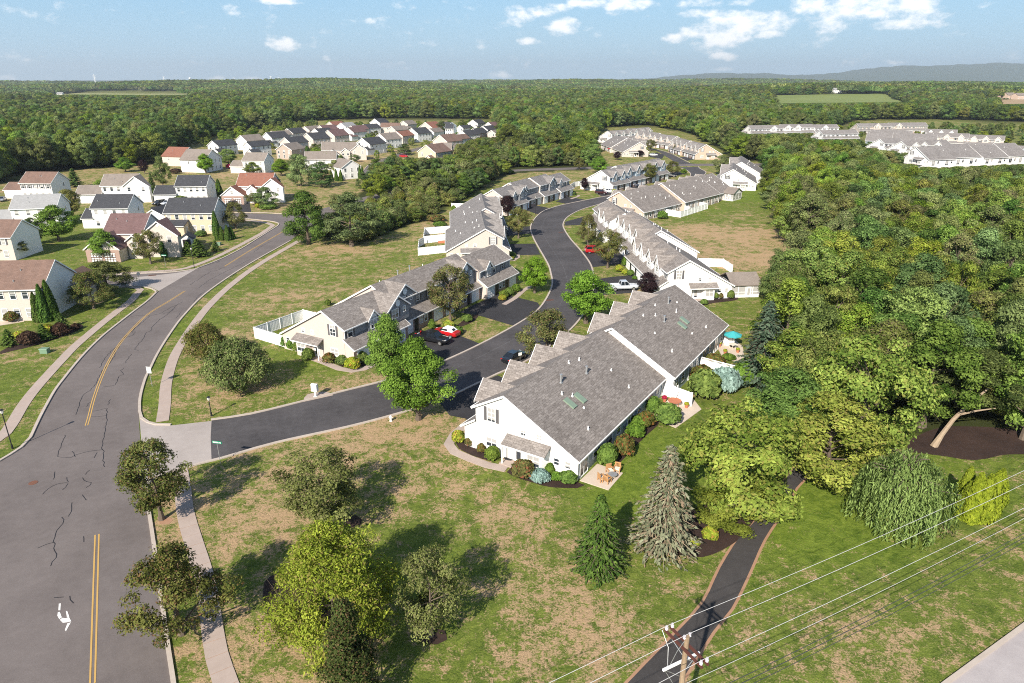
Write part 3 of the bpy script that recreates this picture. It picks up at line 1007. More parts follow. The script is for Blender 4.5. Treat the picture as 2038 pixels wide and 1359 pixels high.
# tar-sealed cracks
CR = [[(365, 600), (340, 612), (316, 625), (298, 628)], [(298, 628), (285, 640), (266, 655), (248, 672), (232, 690), (215, 705), (205, 720), (198, 732)], [(262, 630), (280, 627), (298, 628)],
      [(275, 642), (262, 662), (268, 660)], [(238, 690), (226, 700), (230, 705), (218, 722), (206, 735), (196, 752), (190, 765), (178, 778), (165, 785), (158, 805), (151, 826)],
      [(345, 615), (330, 628), (316, 637), (302, 652), (300, 658), (290, 662), (284, 676), (272, 688), (268, 695), (275, 698)], [(262, 705), (255, 712), (249, 723)], [(248, 732), (240, 738), (246, 745), (238, 748), (232, 760), (226, 768), (204, 770)],
      [(219, 795), (217, 802), (214, 806)], [(188, 818), (205, 815), (214, 812), (212, 825), (211, 840), (208, 862), (200, 895), (206, 895), (206, 930)], [(130, 865), (120, 890), (113, 910), (140, 911), (165, 900), (190, 897), (205, 895)],
      [(145, 898), (150, 910)], [(195, 900), (186, 912)], [(110, 938), (106, 955)], [(133, 951), (135, 962), (120, 962), (100, 970), (84, 985)], [(135, 962), (124, 976)], [(162, 951), (172, 960), (186, 962), (172, 971)], [(178, 936), (168, 945)], [(166, 984), (172, 995)],
      [(143, 1000), (141, 1020), (138, 1027)], [(123, 1030), (127, 1040), (112, 1058), (108, 1078), (108, 1092), (112, 1106), (100, 1127)], [(108, 1078), (90, 1085), (77, 1090)], [(168, 1067), (167, 1078)], [(139, 1187), (138, 1197), (145, 1200)], [(108, 1190), (127, 1188)],
      [(452, 528), (432, 538), (420, 540), (400, 552), (378, 567)], [(500, 515), (470, 530), (440, 545), (415, 558), (395, 573)], [(408, 580), (395, 588), (384, 602)], [(360, 622), (350, 633)], [(352, 607), (340, 620), (322, 625)], [(250, 672), (262, 668), (270, 660)],
      [(172, 810), (176, 803), (180, 800)], [(178, 830), (208, 828), (215, 825)], [(540, 480), (520, 490), (505, 502)], [(480, 540), (468, 545), (455, 556)]]
rnd = random.Random(4)
for pl in CR:
    P = resample(pts(pl), 0.55)
    P = [(x + rnd.uniform(-.09, .09), y + rnd.uniform(-.09, .09)) for x, y in P]
    strip('crack_seal', P, 0.07, 0.019, M['crack'])
# thin seams in the new street
for s_ in (2.9,):
    for rng in ((8, 60),):
        L_ = offset(smooth(north_side), -s_)
        strip('paving_seam', [tuple(q) for q in L_[rng[0]:-40]], 0.05, 0.022, asphalt('seam', (0.10, 0.10, 0.105), (0.15, 0.15, 0.155)))
# mailbox pad, porch pads, patios
sheet('mailbox_pad', pts([(604, 800), (605, 792), (612, 785), (628, 781), (648, 780), (660, 783), (663, 787)]), 0.030, M['concrete'])
strip('front_walk', smooth(pts([(924, 848), (905, 864), (893, 884), (905, 900), (935, 913), (970, 926), (1008, 934)])), 1.15, 0.055, M['concrete'], None, 0.05)
strip('front_walk', smooth(pts([(624, 714), (649, 723), (675.5, 734), (702, 738.4), (725, 734), (746, 725)])), 1.15, 0.055, M['concrete'], None, 0.05)
strip('front_walk', smooth(pts([(1003, 606), (1025, 593), (1042, 578), (1055, 570)])), 1.0, 0.05, M['concrete'], None, 0.05)
strip('front_walk', smooth(pts([(1003, 519), (1022, 518), (1031, 512), (1030, 507)])), 1.0, 0.05, M['concrete'], None, 0.05)
strip('front_walk', smooth(pts([(1136, 396), (1150, 391), (1152, 388)])), 0.9, 0.05, M['concrete'], None, 0.05)
# ------------------------------------------------------------------ openings shared by all buildings
_wc = {}


def window_mesh(w, h, cols, rows, simple):
    key = (round(w, 2), round(h, 2), cols, rows, simple)
    if key in _wc:
        return _wc[key]
    f = MB()
    t_, d = 0.085, 0.07
    f.box(-w / 2 - t_, -w / 2, -d, 0.03, -h / 2 - t_, h / 2 + t_)
    f.box(w / 2, w / 2 + t_, -d, 0.03, -h / 2 - t_, h / 2 + t_)
    f.box(-w / 2, w / 2, -d, 0.03, h / 2, h / 2 + t_)
    f.box(-w / 2 - 0.04, w / 2 + 0.04, -d - 0.03, 0.03, -h / 2 - t_, -h / 2)
    for k in range(1, cols):
        x = -w / 2 + w * k / cols
        f.box(x - 0.025, x + 0.025, -0.055, 0.02, -h / 2, h / 2)
    for k in range(1, rows):
        z = -h / 2 + h * k / rows
        f.box(-w / 2, w / 2, -0.06, 0.02, z - 0.03, z + 0.03)
    g = MB()
    if simple:
        f.box(-w / 2, w / 2, -0.025, 0.02, -h / 2, h / 2, 1)
        r = (f.mesh('window', [M['trim'], M['glass']], uv=False), None)
    else:
        g.box(-w / 2, w / 2, -0.025, 0.02, -h / 2, h / 2)
        r = (f.mesh('window', M['trim'], uv=False), g.mesh('pane', M['glass'], uv=False))
    _wc[key] = r
    return r


def box_mesh(name, w, d, h, material):
    key = (name, round(w, 2), round(d, 3), round(h, 2), material.name)
    if key not in _wc:
        b = MB()
        b.box(-w / 2, w / 2, -d, 0.02, -h / 2, h / 2)
        _wc[key] = b.mesh(name, material, uv=False)
    return _wc[key]


def garage_mesh(w, h, material):
    key = ('garage', round(w, 2), round(h, 2), material.name)
    if key not in _wc:
        b = MB()
        n = 4
        for k in range(n):
            z0 = -h / 2 + h * k / n
            b.box(-w / 2, w / 2, -0.05, 0.02, z0 + 0.015, z0 + h / n - 0.015)
            for q in range(4):
                x0 = -w / 2 + w * (q + 0.15) / 4
                b.box(x0, x0 + w * 0.175, -0.065, -0.04, z0 + 0.11, z0 + h / n - 0.11)
        b.box(-w / 2, w / 2, -0.03, 0.02, -h / 2, h / 2)
        _wc[key] = b.mesh('garage_door', material, uv=False)
    return _wc[key]


class Site:
    """A building's frame: local x along it, +y to its back; s=-1 mirrors."""

    def __init__(s, root, mirror=1):
        s.r, s.s = root, mirror

    def put(s, name, me_, x, y, z, face, parent=None):
        """face: 'f' looks to -y, 'b' to +y, 'l' to -x, 'r' to +x (local)."""
        a = {'f': 0.0, 'b': math.pi, 'l': -math.pi / 2, 'r': math.pi / 2}[face]
        if s.s < 0:
            a = math.pi - a
        o = link_mesh(name, me_, parent or s.r, (x, s.s * y, z), a)
        return o

    def window(s, x, y, z, face, w=0.9, h=1.35, cols=2, rows=2, shutters=False, simple=False, blind=False):
        fm, pm = window_mesh(w, h, cols, rows, simple)
        o = s.put('window', fm, x, y, z, face)
        if pm is not None:
            p_ = link_mesh('pane', pm, o)
        if shutters:
            sm = box_mesh('shutter', 0.36, 0.05, h + 0.1, M['shutter'])
            dx = w / 2 + 0.085 + 0.2
            for q in (-dx, dx):
                if face in 'fb':
                    s.put('shutter', sm, x + q, y, z, face)
                else:
                    s.put('shutter', sm, x, y + q, z, face)
        return o

    def part(s, name, mb, mats, **k):
        return mb.build(name, mats, s.r, mirror=s.s, **k)


def roof_slab(mb, prof, x0, x1, t=0.16, m=0):
    """prof: (y,z) front eave, ridge, back eave."""
    n = len(prof)
    for i in range(n - 1):
        a, b = prof[i], prof[i + 1]
        mb.face([(x0, *a), (x1, *a), (x1, *b), (x0, *b)], m)
        mb.face([(x0, a[0], a[1] - t), (x0, b[0], b[1] - t), (x1, b[0], b[1] - t), (x1, a[0], a[1] - t)], m)
        for x in (x0, x1):
            mb.face([(x, *a), (x, *b), (x, b[0], b[1] - t), (x, a[0], a[1] - t)], m)
    for a in (prof[0], prof[-1]):
        mb.face([(x0, *a), (x1, *a), (x1, a[0], a[1] - t), (x0, a[0], a[1] - t)], m)


def rake_trim(mb, prof, x, out, t=0.16, w=0.05):
    for i in range(len(prof) - 1):
        a, b = prof[i], prof[i + 1]
        x0, x1 = (x, x + w * out) if out > 0 else (x + w * out, x)
        P = [(a[0], a[1] + 0.02), (b[0], b[1] + 0.02), (b[0], b[1] - t - 0.08), (a[0], a[1] - t - 0.08)]
        mb.prism_x(P, x0, x1)


SL = 0.55
YF, YB, YG = -3.7, 8.6, -5.3
ZR = 7.45


def cross_gable(walls, roof, c, w, proj, zb, ze, pitch, dy, dz, mw=0):
    yf = YF + dy - proj
    za = ze + w / 2 * pitch
    walls.prism_y([(c - w / 2, zb), (c + w / 2, zb), (c + w / 2, ze), (c, za), (c - w / 2, ze)], yf, YF + dy + 1.2, mw, mw)
    zr = ZR + dz
    za2 = za + 0.12
    ym = min((za2 - zr) / SL + dy + 0.25, dy + 0.5)
    ov = 0.22
    ze2 = ze - ov * pitch + 0.12
    ye = (ze2 - zr) / SL + dy + 0.2
    for s_ in (-1, 1):
        e = c + s_ * (w / 2 + ov)
        P = [(c, yf - 0.25, za2), (c, ym, za2), (e, ye, ze2), (e, yf - 0.25, ze2)]
        roof.face(P)
        Q = [(x, y, z - 0.13) for x, y, z in P]
        roof.face(Q[::-1])
        roof.face([P[0], P[3], Q[3], Q[0]])
        roof.face([P[3], P[2], Q[2], Q[3]])
    return yf, za


ROWS = []
PROTECT = []     # (x, y, height that must stay in sight) for placing the woods


def town_row(label, near, az, front, segs, mats, group='townhouse rows around the curving street', gables='pointed', end_far=False, detail=2, base=0.0, pipes=3, name='townhouse_row'):
    """near = foot of the ridge at the near gable; front 'L' or 'R' of the heading az (degrees right of +y)."""
    root = empty(name, (near[0], near[1], base), R(90 - az))
    tag(root, label, 'townhouses', group)
    s = Site(root, 1 if front == 'R' else -1)
    gm, fm, bm, rm = mats
    x = 0.0
    rnd = random.Random(int(near[0] * 10 + near[1]))
    simple = detail < 2
    for k, sg in enumerate(segs):
        L, dy, dz = sg['L'], sg.get('dy', 0), sg.get('dz', 0)
        x0, x1 = x, x + L
        hf = 5.4 + dz
        zr = ZR + dz
        hb = 2.65 + dz
        wl_ = MB()
        poly = [(YF + dy, -0.3 - base), (YB + dy, -0.3 - base), (YB + dy, hb), (dy, zr - 0.1), (YF + dy, hf)]
        wl_.prism_x(poly, x0, x1, [0, 2, 0, 0, 1], 0)
        s.part('wall', wl_, [gm, fm, bm])
        prof = [(YF + dy - 0.42, hf + 0.05 - 0.23), (dy, zr + 0.08), (YB + dy + 0.38, hb + 0.05 - 0.2 + 0.02)]
        near_end = k == 0 or segs[k - 1].get('dz', 0) != dz or segs[k - 1].get('dy', 0) != dy
        rf = MB()
        xa = x0 - (0.28 if (k == 0 or dz > segs[k - 1].get('dz', 0)) else 0.0)
        xb = x1 + (0.28 if (k == len(segs) - 1 or dz > segs[k + 1].get('dz', 0)) else 0.0)
        roof_slab(rf, prof, xa, xb)
        # ridge cap
        rf.prism_x([(dy - 0.16, zr - 0.01), (dy, zr + 0.115), (dy + 0.16, zr - 0.01)], xa, xb)
        gw, gr = MB(), None
        gspec = sg.get('g')
        if gspec is None:
            n = max(1, int(L / 6))
            gspec = [(L * (i + 0.5) / n, 3.2, 0.55, 'p') for i in range(n)]
        roof_o = s.part('roof', rf, rm)
        tr = MB()
        if xa < x0:
            rake_trim(tr, prof, xa, -1)
        if xb > x1:
            rake_trim(tr, prof, xb, 1)
        for (yy, zz, sg_) in ((prof[0][0], prof[0][1], -1), (prof[-1][0], prof[-1][1], 1)):
            a, b = sorted((yy, yy + 0.11 * sg_))
            tr.box(xa, xb, a, b, zz - 0.16, zz - 0.01)
        # downpipe at each end of the eaves
        for q in (xa + 0.4, xb - 0.4):
            tr.box(q - 0.05, q + 0.05, YB + dy + 0.01, YB + dy + 0.1, 0.1, hb - 0.1)
            tr.box(q - 0.05, q + 0.05, YF + dy - 0.1, YF + dy - 0.01, 3.6, hf - 0.1)
        s.part('gutter_trim', tr, M['trim'])
        # front gables
        for (gx, w, proj, kind) in gspec:
            c = x0 + gx
            a, b = MB(), MB()
            pitch = 1.12 if kind == 'p' else (0.72 if kind == 'w' else 1.0)
            ze = 5.35 + dz if kind != 'w' else 5.5 + dz
            yf, za = cross_gable(a, b, c, w, proj, 3.3, ze, pitch, dy, dz)
            go = s.part('gable', a, fm)
            s.part('gable_roof', b, rm)
            e = MB()
            for q in (-1, 1):
                P = [(c, za + 0.10), (c + q * (w / 2 + .24), ze - .24 * pitch + .1), (c + q * (w / 2 + .24), ze - .24 * pitch - .14), (c, za - .16)]
                e.prism_y(P, yf - 0.32, yf - 0.255)
            s.part('gable_trim', e, M['trim'])
            if kind == 'p':
                s.window(c, yf, 4.75 + dz, 'f', min(1.3, w * .42), 1.45, 2 if w > 2.6 else 1, 3, w > 3.2, simple)
            elif kind == 'w':
                s.window(c - 0.7, yf, 4.75 + dz, 'f', 1.5, 1.35, 2, 2, True, simple)
                s.window(c + 1.55, yf, 4.95 + dz, 'f', 0.5, 0.8, 1, 2, False, simple)
                v = MB()
                for q in range(14):
                    w0, w1 = 2 * math.pi * q / 14, 2 * math.pi * (q + 1) / 14
                    v.face([(c, yf - 0.07, 6.25 + dz), (c + .52 * math.cos(w0), yf - 0.07, 6.25 + dz + .52 * math.sin(w0)), (c + .52 * math.cos(w1), yf - 0.07, 6.25 + dz + .52 * math.sin(w1))])
                    ring = [(.52, .07), (.40, .07), (.40, .12), (.52, .12)]
                    for (r0, d0), (r1, d1) in zip(ring, ring[1:] + ring[:1]):
                        v.face([(c + r0 * math.cos(w0), yf - d0, 6.25 + dz + r0 * math.sin(w0)), (c + r0 * math.cos(w1), yf - d0, 6.25 + dz + r0 * math.sin(w1)),
                                (c + r1 * math.cos(w1), yf - d1, 6.25 + dz + r1 * math.sin(w1)), (c + r1 * math.cos(w0), yf - d1, 6.25 + dz + r1 * math.sin(w0))])
                s.part('round_vent', v, M['trim'], uv=False)
            else:
                s.window(c, yf, 4.6 + dz, 'f', 1.25, 1.7, 2, 3, False, simple)
                v = MB()
                P = [(c + .68 * math.cos(math.pi * q / 8), 5.52 + dz + .55 * math.sin(math.pi * q / 8)) for q in range(9)]
                v.prism_y(P, yf - 0.09, yf)
                s.part('arched_head', v, M['trim'], uv=False)
        # windows on the upper front wall between the gables
        taken = [(x0 + g[0] - g[1] / 2 - .7, x0 + g[0] + g[1] / 2 + .7) for g in gspec]
        q = x0 + 1.3
        while q < x1 - 1.0:
            if all(not (a < q < b) for a, b in taken):
                s.window(q, YF + dy, 4.45 + dz, 'f', 0.95, 1.4, 1, 2, True, simple)
                q += 3.2
            else:
                q += 0.6
        # garages under a lean-to roof
        ga = MB()
        xg0, xg1 = x0 + (0.0 if k == 0 else 0.15), x1
        ga.prism_x([(YG + dy, -0.3), (YF + dy + 0.05, -0.3), (YF + dy + 0.05, 3.55), (YG + dy, 2.62)], xg0, xg1, [0, 0, 0, 1], 0)
        s.part('garage_wall', ga, [gm, M['brick'] if sg.get('brick', True) else fm])
        pr = MB()
        roof_slab(pr, [(YG + dy - 0.4, 2.50), (YF + dy + 0.02, 3.80)], xg0 - 0.25, xg1 + 0.25, 0.14)
        s.part('garage_roof', pr, rm)
        tr = MB()
        tr.box(xg0 - 0.25, xg1 + 0.25, YG + dy - 0.5, YG + dy - 0.4, 2.34, 2.49)
        for xx, o_ in ((xg0 - 0.25, -1), (xg1 + 0.25, 1)):
            rake_trim(tr, [(YG + dy - 0.4, 2.50), (YF + dy + 0.02, 3.80)], xx, o_, 0.14)
        s.part('garage_gutter', tr, M['trim'])
        if detail >= 1:
            n = max(1, int(round(L / 6.0)))
            for i in range(n):
                c = x0 + L * (i + 0.5) / n
                f_ = 1 if i % 2 else -1
                s.put('garage_door', garage_mesh(2.55, 2.1, M['door_white']), c + f_ * 1.2, YG + dy, 1.06, 'f')
                s.put('door', box_mesh('door', 0.95, 0.06, 2.05, M['door_dark']), c - f_ * 1.0, YG + dy, 1.03, 'f')
                s.window(c - f_ * 2.3, YG + dy, 1.5, 'f', 0.7, 1.1, 1, 2, False, simple)
            # back wall
            n = max(1, int(round(L / 6.0)))
            for i in range(n):
                c = x0 + L * (i + 0.5) / n
                s.window(c - 1.4, YB + dy, 1.15, 'b', 1.7, 2.1, 2, 1, False, simple)
                s.window(c + 1.2, YB + dy, 1.5, 'b', 0.9, 1.3, 1, 2, False, simple)
        # pipes on the back slope
        if pipes and detail >= 1:
            pm = sg.get('pipes')
            if pm is None:
                pm = [(rnd.uniform(1, L - 1), rnd.uniform(0.6, 6.5), rnd.choice([.3, .35, .5])) for _ in range(pipes)]
            for (qx, qy, qh) in pm:
                b = MB()
                z = zr + 0.08 - SL * qy
                r = 0.07 if qh < .6 else 0.11
                b.tube([(0, 0, -0.1), (0, 0, qh)], r, 7)
                if qh >= .6:
                    b.tube([(0, 0, qh), (0, 0, qh + .12)], r * 1.6, 7)
                b.tube([(0, 0, -0.08), (0, 0, 0.06)], r * 2.0, 7)
                link_mesh('vent_pipe', b.mesh('vent_pipe', M['trim'] if qh < .6 else M['metal'], uv=False), roof_o, (x0 + qx, s.s * (qy + dy), z))
        for (qx, qy) in sg.get('skylights', ()):
            b = MB()
            z = zr + 0.08 - SL * qy
            a_ = math.atan(SL)
            g = MB()
            for (mb_, (w2, l2, h2), zz) in ((b, (.42, .75, .12), 0.0), (g, (.34, .67, .03), .115)):
                P = []
                for sx, sy in ((-1, -1), (1, -1), (1, 1), (-1, 1)):
                    P.append((sx * w2, sy * l2))
                n_ = Vector((0, math.sin(a_), math.cos(a_)))
                d_ = Vector((0, math.cos(a_), -math.sin(a_)))
                V = [[Vector((px_, 0, 0)) + d_ * py_ + n_ * hh for px_, py_ in P] for hh in (zz - 0.05, zz + h2)]
                mb_.face(V[1])
                for q in range(4):
                    mb_.face([V[0][q], V[0][(q + 1) % 4], V[1][(q + 1) % 4], V[1][q]])
            o = link_mesh('skylight', b.mesh('skylight', M['trim'] if False else M['green_glass'], s.s, uv=False), roof_o, (x0 + qx, s.s * (qy + dy), z))
        x = x1
    # gable ends
    def end(xe, face):
        dy, dz = (segs[0] if face == 'l' else segs[-1]).get('dy', 0), (segs[0] if face == 'l' else segs[-1]).get('dz', 0)
        o_ = -1 if face == 'l' else 1
        s.window(xe, -1.7 + dy, 4.75 + dz, face, 0.95, 1.55, 2, 3, True, simple)
        s.window(xe, -1.7 + dy, 1.45, face, 1.3, 1.0, 2, 2, False, simple)
        for yy in (2.3, 4.2):
            s.window(xe, yy + dy, 3.75, face, 0.5, 0.55, 2, 2, False, simple)
        for yy in (6.3, 7.6):
            s.window(xe, yy + dy, 1.6, face, 0.55, 0.7, 1, 2, False, simple)
        # porch
        a = MB()
        xo = xe + o_ * 1.35
        X0, X1 = sorted((xe, xo))
        P = [(xe, 3.05), (xo, 2.45)] if True else None
        y0, y1 = dy + 0.3, dy + 5.6
        top = [(xe, y0, 3.15), (xe, y1, 3.15), (xo, y1, 2.45), (xo, y0, 2.45)]
        low = [(p_[0], p_[1], p_[2] - 0.14) for p_ in top]
        a.face(top)
        a.face(low[::-1])
        for q in range(4):
            a.face([top[q], top[(q + 1) % 4], low[(q + 1) % 4], low[q]])
        s.part('porch_roof', a, rm)
        b = MB()
        for yy in (y0 + 0.12,):
            b.box(xo - o_ * .15 - .06, xo - o_ * .15 + .06, yy - .06, yy + .06, 0, 2.42)
        b.box(*sorted((xo, xo + o_ * .06)), y0, y1, 2.28, 2.44)
        s.part('porch_post', b, M['trim'])
        s.put('door', box_mesh('door', 0.95, 0.07, 2.05, M['door_white']), xe, dy + 1.75, 1.03, face)
        s.put('door_glass', box_mesh('door_glass', 0.55, 0.085, 1.45, M['glass']), xe, dy + 1.75, 1.15, face)
        # bay beside the door
        c = MB()
        c.prism_z([(xe, dy + 2.75), (xo - o_ * .45, dy + 3.1), (xo - o_ * .45, dy + 5.0), (xe, dy + 5.45)], 0, 2.6)
        s.part('bay', c, gm)
        s.window(xo - o_ * .45, dy + 4.05, 1.45, face, 1.4, 1.25, 2, 2, False, simple)
        st = MB()
        st.box(X0, X1, dy + 0.1, dy + 2.7, -0.1, 0.14)
        s.part('porch_step', st, M['concrete'])
    end(0.0, 'l')
    if end_far:
        end(x, 'r')
    root['row_len'] = x
    del root['row_len']
    ca, sa = math.cos(R(90 - az)), math.sin(R(90 - az))
    for q in np.arange(0, x + 1, 4.0):
        for yy in (-5.5, 8.0):
            yl = s.s * yy
            PROTECT.append((near[0] + ca * q - sa * yl, near[1] + sa * q + ca * yl, 2.2))
    fx = [(near[0] + ca * a_ - sa * s.s * b_, near[1] + sa * a_ + ca * s.s * b_) for a_, b_ in ((-3, -8), (x + 3, -8), (x + 3, 12), (-3, 12))]
    ROWS.append(fx)
    return root, s


W_, C_, P_, Gy, Bg = M['white_siding'], M['cream_siding'], M['pink_siding'], M['grey_siding'], M['bluegrey_siding']
rg, rg2 = M['roof_grey'], M['roof_grey2']
rowA, sA = town_row('long white townhouse row with skylights and rear patio at its gable corner', (-0.75, 64.2), 32.3, 'L',
                    [dict(L=24.0, g=[(3.0, 3.2, .8, 'p'), (8.6, 3.6, .8, 'p'), (14.6, 3.6, .8, 'p'), (20.6, 3.4, .8, 'p')], brick=False,
                          pipes=[(8.2, 2.2, .9), (13.0, 3.0, .8), (6.6, 3.2, .35), (7.6, 4.0, .4), (14.2, 1.4, .4), (12.3, 1.0, .35), (17.0, 4.4, .25), (16.5, 7.0, .35), (4.8, 7.4, .35), (7.3, 5.6, .2)], skylights=[(6.3, 4.4), (8.3, 4.6)]),
                     dict(L=23.2, dy=1.25, dz=.42, g=[(4.6, 3.6, .8, 'p'), (11, 3.4, .8, 'p'), (18, 3.2, .8, 'p')], brick=False,
                          pipes=[(10.4, 1.9, .35), (8.0, 1.0, .3), (13.0, .8, .3), (10.6, 3.2, .8), (15.5, 3.2, .55), (16.4, 1.6, .85), (6.0, 3.6, .2), (4.8, 6.6, .4), (13.0, 6.6, .2), (17.6, 7.2, .35), (18.5, 2.2, .2)], skylights=[(13.2, 5.0), (15.0, 4.7)])],
                    (W_, W_, M['bluegrey_siding'], rg))  # rear of the white row: its shade is put into a blue grey colour
rowB, sB = town_row('cream gabled townhouse row with slate grey fronts behind the mailbox', (-27.0, 92.2), 29.3, 'R',
                    [dict(L=12.4, g=[(6.0, 2.3, .4, 'a'), (11.0, 5.4, 1.0, 'w')], pipes=[]), dict(L=23.6, dy=1.3, dz=.42, g=[(3.0, 5.4, .3, 'w'), (20.0, 5.0, .9, 'w')], pipes=[(8, 1.2, .9), (11, 1.0, .9), (3, 1, .4), (15, 1.2, .5)]),
                     dict(L=11.6, g=[(3.0, 2.5, .4, 'a'), (9.0, .01, .01, 'a')][:1], pipes=[])],
                    (C_, Gy, C_, rg))
rowC, sC = town_row('cream gabled townhouse row with white fenced deck yards', (-5.9, 149.6), -5.0, 'R', [dict(L=23.4), dict(L=23.6, dy=-1.2, dz=.42)], (C_, Bg, C_, rg2), pipes=7)
rowD, sD = town_row('grey fronted townhouse row beside the bend with dark drives', (-5.7, 207.6), 29.8, 'R',
                    [dict(L=12.2, g=[(6.0, 2.4, .4, 'a'), (10.6, 4.6, .8, 'w')]), dict(L=12.2, dy=1.3, dz=.42, g=[(3, 2.4, .4, 'a')]), dict(L=11, dy=.6, dz=.62, g=[(8, 4.6, .8, 'w')]), dict(L=10.2, g=[(2.6, 2.4, .4, 'a')])], (C_, Gy, C_, rg2), pipes=2)
rowE, sE = town_row('white townhouse row with a line of sharp front gables and a screened sunroom', (32.3, 121.3), -5.2, 'L',
                    [dict(L=24.4, g=[(5.2, 3.2, .6, 'p'), (10.6, 3.2, .6, 'p'), (16.2, 3.2, .6, 'p'), (21.6, 3.2, .6, 'p')], brick=False, pipes=[(8, .8, .4), (9, 1.2, .5), (10.5, 1.0, .5), (11, 1.8, .3), (15, .6, .4)]),
                     dict(L=23.6, dy=1.9, dz=.42, g=[(3.2, 3.2, .6, 'p'), (8.8, 3.2, .6, 'p'), (14.2, 3.2, .6, 'p'), (19.8, 3.2, .6, 'p')], brick=False), dict(L=19, g=[(3.6, 3.2, .6, 'p'), (9.2, 3.2, .6, 'p')], brick=False)], (W_, W_, W_, rg), pipes=5)
rowF, sF = town_row('cream townhouse row with pinkish rear wall, fenced yards and a glazed sunroom', (31.6, 202.9), 42.3, 'L', [dict(L=21.5, brick=False), dict(L=23, dy=1.3, dz=.42, brick=False), dict(L=13, brick=False)], (P_, C_, M['taupe_siding'], rg), pipes=9)
rowG, sG = town_row('white gabled townhouse row with blue grey dormers near the collector road', (32.4, 254.2), 39.0, 'R', [dict(L=12.2), dict(L=34, dy=1.2, dz=.42)], (W_, Bg, W_, rg2), pipes=3)
rowH, sH = town_row('white townhouse row with tall rear walls beside the wood edge', (81.5, 257.5), 17.0, 'L', [dict(L=22), dict(L=24, dy=3.0, dz=.42)], (W_, W_, W_, rg2), pipes=6)
town_row('white townhouse row farthest back beyond the collector road', (62.1, 462), 48, 'R', [dict(L=22), dict(L=22, dy=1.2, dz=.42)], (W_, W_, W_, rg2), detail=1, pipes=1, group='townhouse rows beyond the collector road')
town_row('cream end-on townhouse row with plain rear wall beyond the collector road', (67.5, 375.2), -6.5, 'R', [dict(L=23), dict(L=23, dy=.8, dz=.3)], (C_, C_, C_, rg2), detail=1, pipes=6, group='townhouse rows beyond the collector road')
town_row('cream townhouse row with sawtooth gables in front of the wood', (97.0, 418), -22, 'L', [dict(L=20), dict(L=22, dy=1.2, dz=.42)], (C_, C_, C_, rg2), detail=1, pipes=1, group='townhouse rows beyond the collector road')
town_row('pinkish townhouse row with shrubs along its gable beyond the collector road', (99.3, 362), -6, 'L', [dict(L=20), dict(L=20, dy=-1, dz=.3)], (P_, C_, C_, rg2), detail=1, pipes=1, group='townhouse rows beyond the collector road')
# the estate among the trees
jl = 'townhouse rows among the trees'
for (lb, p_, az, fr, segs, ms) in (
        ('white townhouse row strung along the wood with small rear gables', (1490, 249.5), 78, 'R', [dict(L=26, g=[(18, 5, 1, 'w')]), dict(L=26, dy=1, dz=.4, g=[(4, 5, 1, 'w'), (12, 5, 1, 'w')]), dict(L=20, g=[(8, 5, 1, 'w')])], (W_, W_, W_, rg2)),
        ('low grey roofed townhouse row half hidden by treetops', (1632, 259), 80, 'R', [dict(L=26, g=[])], (W_, W_, W_, rg2)),
        ('cream townhouse row with long grey roof before the dark wood', (1706, 245.5), 84, 'R', [dict(L=26, g=[(14, 6, 1.2, 'w')]), dict(L=30, dy=1, dz=.3, g=[(6, 5, 1, 'w')])], (C_, C_, C_, rg2)),
        ('cream townhouse row end-on behind the overlapping grey roofs', (1816, 260), -58, 'R', [dict(L=24, g=[])], (C_, C_, C_, rg2)),
        ('pinkish gabled townhouse row with a strip of upper windows', (1866, 267), -60, 'R', [dict(L=24, g=[]), dict(L=14, dy=1, dz=.3, g=[])], (P_, Bg, Bg, rg2)),
        ('small grey roof showing above the treetops', (1752, 276), 70, 'R', [dict(L=14, g=[])], (W_, W_, W_, rg2)),
        ('white townhouse row stepping downhill with blank rear walls', (1824, 292), 74, 'L', [dict(L=15, g=[]), dict(L=15, dy=-1, dz=.5, g=[]), dict(L=15, dy=.5, g=[]), dict(L=12, dz=.4, g=[])], (W_, W_, W_, rg2)),
        ('white townhouse row with a pair of gables behind the blank rear walls', (1795, 281), 70, 'R', [dict(L=16, g=[(5, 5, 1, 'w'), (11, 5, 1, 'w')]), dict(L=16, g=[(5, 5, 1, 'w')])], (W_, W_, W_, rg2)),
        ('white townhouse row with paired gables beside the car park', (1905, 258), -62, 'L', [dict(L=18)], (W_, W_, W_, rg2)),
        ('cream townhouse row with four front gables beside the car park', (2000, 270), -58, 'L', [dict(L=18), dict(L=22, dz=.5)], (C_, C_, C_, rg2)),
        ('grey and white townhouse row at the far end of the car park', (2085, 292), -58, 'L', [dict(L=18), dict(L=16, dz=.4)], (W_, Bg, W_, rg2))):
    bs = 2.6 if 'blank' in lb and 'stepping' in lb else 0.0
    town_row(lb, at(*p_, 7.45 + bs), az, fr, segs, ms, jl, detail=1, pipes=1, base=bs)

# back walls of row H stand on a lower yard
for (rr, ss) in ((rowH, sH),):
    b = MB()
    b.box(0.4, 21.6, YB - .05, YB + .12, -0.2, 2.6)
    b.box(22.4, 45.6, YB + 3 - .05, YB + 3.12, -0.2, 3.0)
    ss.part('rear_wall', b, W_)


